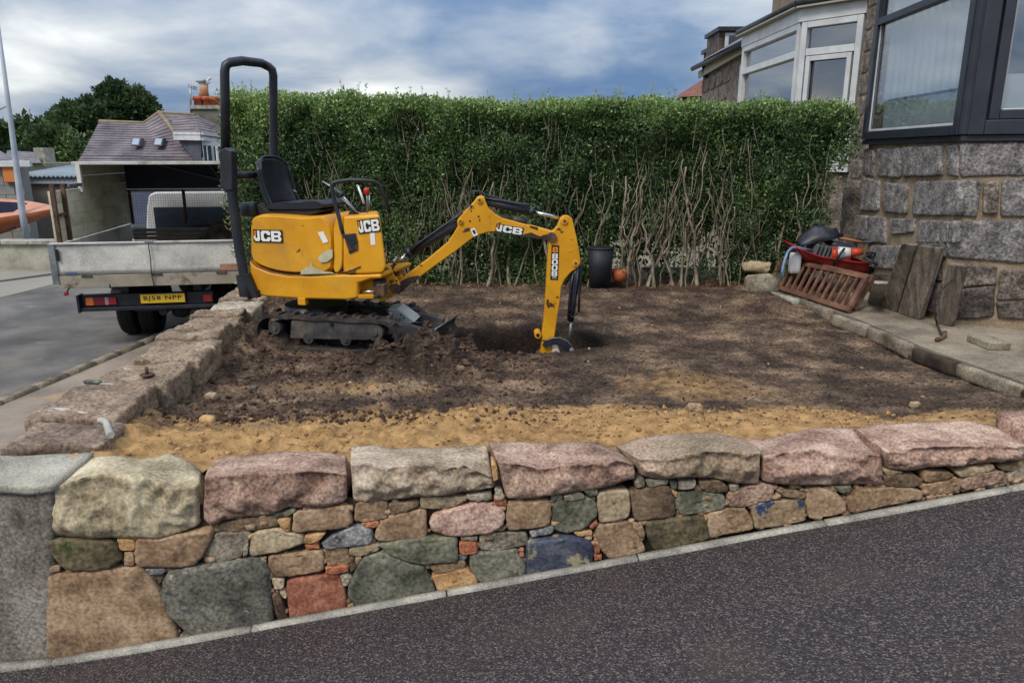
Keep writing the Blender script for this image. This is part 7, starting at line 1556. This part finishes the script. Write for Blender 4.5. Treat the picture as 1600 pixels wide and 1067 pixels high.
MB().bb((e0.x+1, 28.5, 0), (fc.x+2, 34, P4(395, 520, 27).z)).make('wall', M_rend, hs)
# chimney with pots, aerial, cowl and gull
YC = 31.5
ca, cb = P4(1072, 250, YC), P4(1240, 180, YC); ch = MB().bb((ca.x, YC, ca.z-1), (cb.x, YC+1.0, cb.z)).make('chimney', mat('chimney_render', [(92, 88, 80), (116, 112, 102)], 2, .9, .3), hs)
MB().bb((ca.x-.08, YC-.08, cb.z), (cb.x+.08, YC+1.08, cb.z+.14)).make('chimney_cap', M_conc, ch)
M_pot = mat('terracotta_pots', [(160, 78, 50), (186, 98, 66)], 5, .8, .1)
for i, x in enumerate((1112, 1138, 1164, 1184, 1203)):
    p0 = P4(x, 172, YC+.4); p1 = P4(x, 112, YC+.4); m = MB(); m.tube([Vector((p0.x, YC+.3+.2*(i % 2), cb.z+.1)), Vector((p0.x, YC+.3+.2*(i % 2), p1.z-.15)), Vector((p0.x, YC+.3+.2*(i % 2), p1.z-.14)), Vector((p0.x, YC+.3+.2*(i % 2), p1.z))], [.2, .18, .23, .23], 10); m.make('chimney_pot', M_pot, ch)
p0, p1 = P4(1133, 112, YC+.5), P4(1133, 50, YC+.5); m = MB(); m.tube([p0, p1-Vector((0, 0, .15)), p1], [.22, .16, .18], 10); m.make('cowl', mat('cowl', [(170, 120, 80), (190, 150, 110)], 3, .8, 0), ch)
m = MB(); m.tube([P4(1062, 215, YC), P4(1057, 45, YC)], .035, 5); m.tube([P4(1045, 45, YC), P4(1095, 62, YC)], .02, 4); [m.tube([P4(x, 38+(x-1050)*.4, YC), P4(x, 62+(x-1050)*.4, YC)], .015, 4) for x in range(1050, 1094, 8)]
m.make('aerial', M_steel, hs)
g0 = P4(1135, 36, YC+.5); m = MB(); rings = []
for f, r_, dz_ in ((0, .02, .04), (.15, .09, .03), (.4, .14, 0), (.65, .12, -.01), (.85, .05, .02), (1, .015, .03)): rings.append([g0+Vector((-.28+.56*f, math.cos(q)*r_*.7, dz_+math.sin(q)*r_)) for q in [2*math.pi*i/10 for i in range(10)]])
m.loft(rings); gl = thing('gull', 'white and grey gull standing on the chimney cowl of the slate house', 'gull', P4(1135, 50, YC+.5)); m.make('body', M_wh, gl)
m = MB(); m.rockbox(g0+Vector((.22, 0, .17)), .07, .05, .06, None, (4, 4, 4), .05, 0, 1, 1); m.tube([g0+Vector((.12, 0, .04)), g0+Vector((.2, 0, .14))], .05, 6); m.make('head', M_wh, gl); MB().tube([g0+Vector((.28, 0, .17)), g0+Vector((.38, 0, .15))], [.02, .006], 5).make('beak', M_orangedecal, gl)
MB().tube([g0+Vector((-.3, -.08, .06)), g0+Vector((.1, -.11, .05))], [.03, .08], 6).make('wing', mat('gull_grey', [(120, 124, 130)], 3, .7, 0), gl); MB().tube([g0-Vector((0, 0, .1)), P4(1135, 50, YC+.5)], .015, 4).make('legs', M_orangedecal, gl)
# trees and the wooded hill
M_tl = leafmat('tree_leaf', [(46, 62, 44), (66, 84, 54), (88, 108, 66), (116, 136, 84)], .25)
M_bark = mat('bark', [(48, 42, 36), (76, 68, 58)], 3, .9, .3)
TSC = [.41]
def tree(cx_, cyy, zb_, blobs, n, ls, label, name='broadleaf_tree', mtl=None):
    t = thing(name, label, 'tree', (cx_, cyy, zb_)); zt = max(b[2] for b in blobs)
    m = MB(); m.tube([Vector((cx_, cyy, zb_)), Vector((cx_+.2, cyy, zb_+(zt-zb_)*.4)), Vector((cx_, cyy, zb_+(zt-zb_)*.8))], [.45, .32, .1], 8)
    for b in blobs[:6]: m.tube([Vector((cx_, cyy, zb_+(zt-zb_)*.35)), Vector(b[:3])], [.18, .05], 6)
    m.make('trunk', M_bark, t); PS = []; DS = []
    for b in blobs:
        k = int(n*b[3]**2/sum(q[3]**2 for q in blobs)); d = hr.normal(size=(k, 3)); d /= np.linalg.norm(d, axis=1)[:, None]; d[:, 1] = -np.abs(d[:, 1])*np.where(hr.rand(k) < .8, 1, -1)
        r_ = b[3]*TSC[0]*(.62+.43*hr.rand(k)**.5)*(1+.75*fbm(d[:, 0]*3+b[0], d[:, 2]*3+b[2], 2, 8)); p = np.array(b[:3])[None]+d*r_[:, None]*np.array([1, .8, .85]); PS.append(p); DS.append(d)
    P_ = np.concatenate(PS); D_ = np.concatenate(DS); k = len(P_); l_ = hr.uniform(.6, 1.3, k)*ls; V_, F_ = leaves(P_, D_+np.array([0, 0, .3]), l_, l_*.6, .8)
    rv_ = np.repeat(np.clip(hr.rand(k)*.6+.5*fbm(P_[:, 0]*.7, P_[:, 2]*.7, 2, 5)+.15, 0, 1), 4); npmesh('crown', V_, F_, mtl or M_tl, t, False, (cx_, cyy, (zb_+zt)/2), {'rnd': rv_}, kind='stuff')
    return t
def bl4(x, y, Y, r): p = P4(x, y, Y); return (p.x, p.y, p.z, r)
YT = 44
tree(P4(600, 400, YT).x, YT, 0, [bl4(640, 150, YT, 3.0), bl4(770, 175, YT, 2.6), bl4(700, 260, YT, 3.2), bl4(540, 230, YT, 2.9), bl4(590, 200, YT, 2.4), bl4(820, 210, YT, 1.8), bl4(830, 170, YT, 1.2), bl4(600, 130, YT+1, 1.6), bl4(600, 330, YT, 3), bl4(690, 170, YT, 2.6), bl4(740, 240, YT, 2.6), bl4(500, 300, YT, 3)], 30000, .27, 'tall dark green tree behind the roof of the slate house')
tree(P4(420, 400, YT-3).x, YT-3, 0, [bl4(430, 240, YT-3, 2.6), bl4(360, 290, YT-3, 2.2), bl4(480, 330, YT-3, 3.0), bl4(380, 400, YT-3, 3.0), bl4(500, 200, YT-3, 1.8), bl4(340, 220, YT-3, 1.2), bl4(330, 330, YT-3, 1.6), bl4(420, 320, YT-3, 3), bl4(460, 420, YT-3, 3), bl4(330, 420, YT-3, 2.4), bl4(500, 260, YT-3, 2.4)], 30000, .27, 'dark green tree at the left of the tree group, left of the slate roof')
TSC[0] = .62
tree(P4(280, 470, 38).x, 38, 0, [bl4(270, 440, 38, 2.0), bl4(330, 460, 38, 2.0), bl4(210, 470, 38, 1.4), bl4(400, 480, 38, 2.2), bl4(300, 380, 38, 1.6)], 14000, .24, 'low bushy tree between the small cottage and the slate house')
tree(P4(140, 400, 60).x, 60, 0, [bl4(160, 390, 60, 3), bl4(90, 400, 60, 3), bl4(230, 360, 60, 3), bl4(20, 380, 60, 3)], 5000, .5, 'line of pale green bushes far off at the left edge', 'distant_bushes', leafmat('pale_far_leaf', [(50, 70, 44), (72, 92, 56), (96, 112, 70)], .2))
ct = thing('small_cottage', 'small dark roofed cottage with a pale chimney seen between the garage and the trees', 'house', P4(120, 470, 34))
m = MB(); a, b, c_, d_ = P4(20, 480, 33), P4(230, 480, 33), P4(200, 420, 36), P4(40, 410, 36); m.add([a, b, c_, d_], [(0, 1, 2, 3)]); m.make('roof', M_sl, ct)
MB().bb((a.x, 33.3, 0), (b.x, 37, a.z)).make('wall', M_rend, ct)
q, q2 = P4(190, 440, 34.5), P4(240, 395, 34.5); MB().bb((q.x, 34.5, q.z-1), (q2.x, 35.3, q2.z)).make('chimney', M_conc, ct)
hx = np.linspace(-150, -10, 120); hy = np.linspace(90, 190, 40); X, Y = np.meshgrid(hx, hy); hz_ = (ony(0, 218, 140).z)*np.sin(np.clip((Y-90)/75, 0, 1.3)*1.35)*sst(-40, -75, X)+fbm(X*.2, Y*.2, 4, 3)*1.6
npmesh('hill', np.stack([X, Y, np.maximum(hz_, -.1)], -1).reshape(-1, 3), gridF(120, 40), mat('wooded_hill', [(38, 52, 44), (58, 74, 56), (74, 88, 66)], .12, .95, .6, .8), kind='structure')
for i, (x, y, w, lb) in enumerate(((60, 322, 70, 'long grey terrace roof on the far hill at the left edge'), (170, 326, 70, 'second grey roof on the far hill, right of the terrace'), (262, 326, 34, 'small dark house on the far hill left of the tall tree'))):
    a = P4(x, y, 138); b = P4(x+w, y-12, 138); h = thing('far_house', lb, 'house', (a.x, 138, a.z), 'houses on the far hill'); MB().bb((a.x, 138, a.z-1.5), (b.x, 144, a.z)).make('wall', M_rend, h)
    m = MB(); m.prism([Vector((a.x-.3, 137.8, a.z)), Vector((b.x+.3, 137.8, a.z)), Vector((b.x, 141, b.z+.5)), Vector((a.x, 141, b.z+.5))], (0, 3, 0)); m.make('roof', M_sl, h)
# parked car half seen through the lorry's mesh
car = thing('parked_car', 'blue grey parked car half hidden beyond the mesh of the lorry', 'car', P4(800, 900, 17.5))
p = P4(770, 800, 17.5); prof = [(-.1, .3), (-.1, .75), (.3, .95), (.9, 1.0), (1.5, 1.42), (2.9, 1.42), (3.5, 1.0), (4.0, .9), (4.05, .3)]
m = MB(); m.prism([Vector((p.x-1.0, 17.5+u, z)) for u, z in prof], (1.7, 0, 0)); m.make('body', mat('blue_car_paint', [(34, 38, 54), (44, 48, 64)], 3, .6, 0), car, bevel=.08, seg=3)
m = MB(); m.prism([Vector((p.x-.9, 18.9, 1.0)), Vector((p.x+.6, 18.9, 1.0)), Vector((p.x+.5, 19.05, 1.36)), Vector((p.x-.8, 19.05, 1.36))], (0, -.08, 0)); m.make('rear_window', M_cabglass, car)
for s_ in (-1.0, .62):
    for f in (.75, 3.2): MB().cyl(Vector((p.x+s_-.02, 17.5+f, .3)), Vector((p.x+s_+.12, 17.5+f, .3)), .3, 16).make('wheel', M_tyre, car)
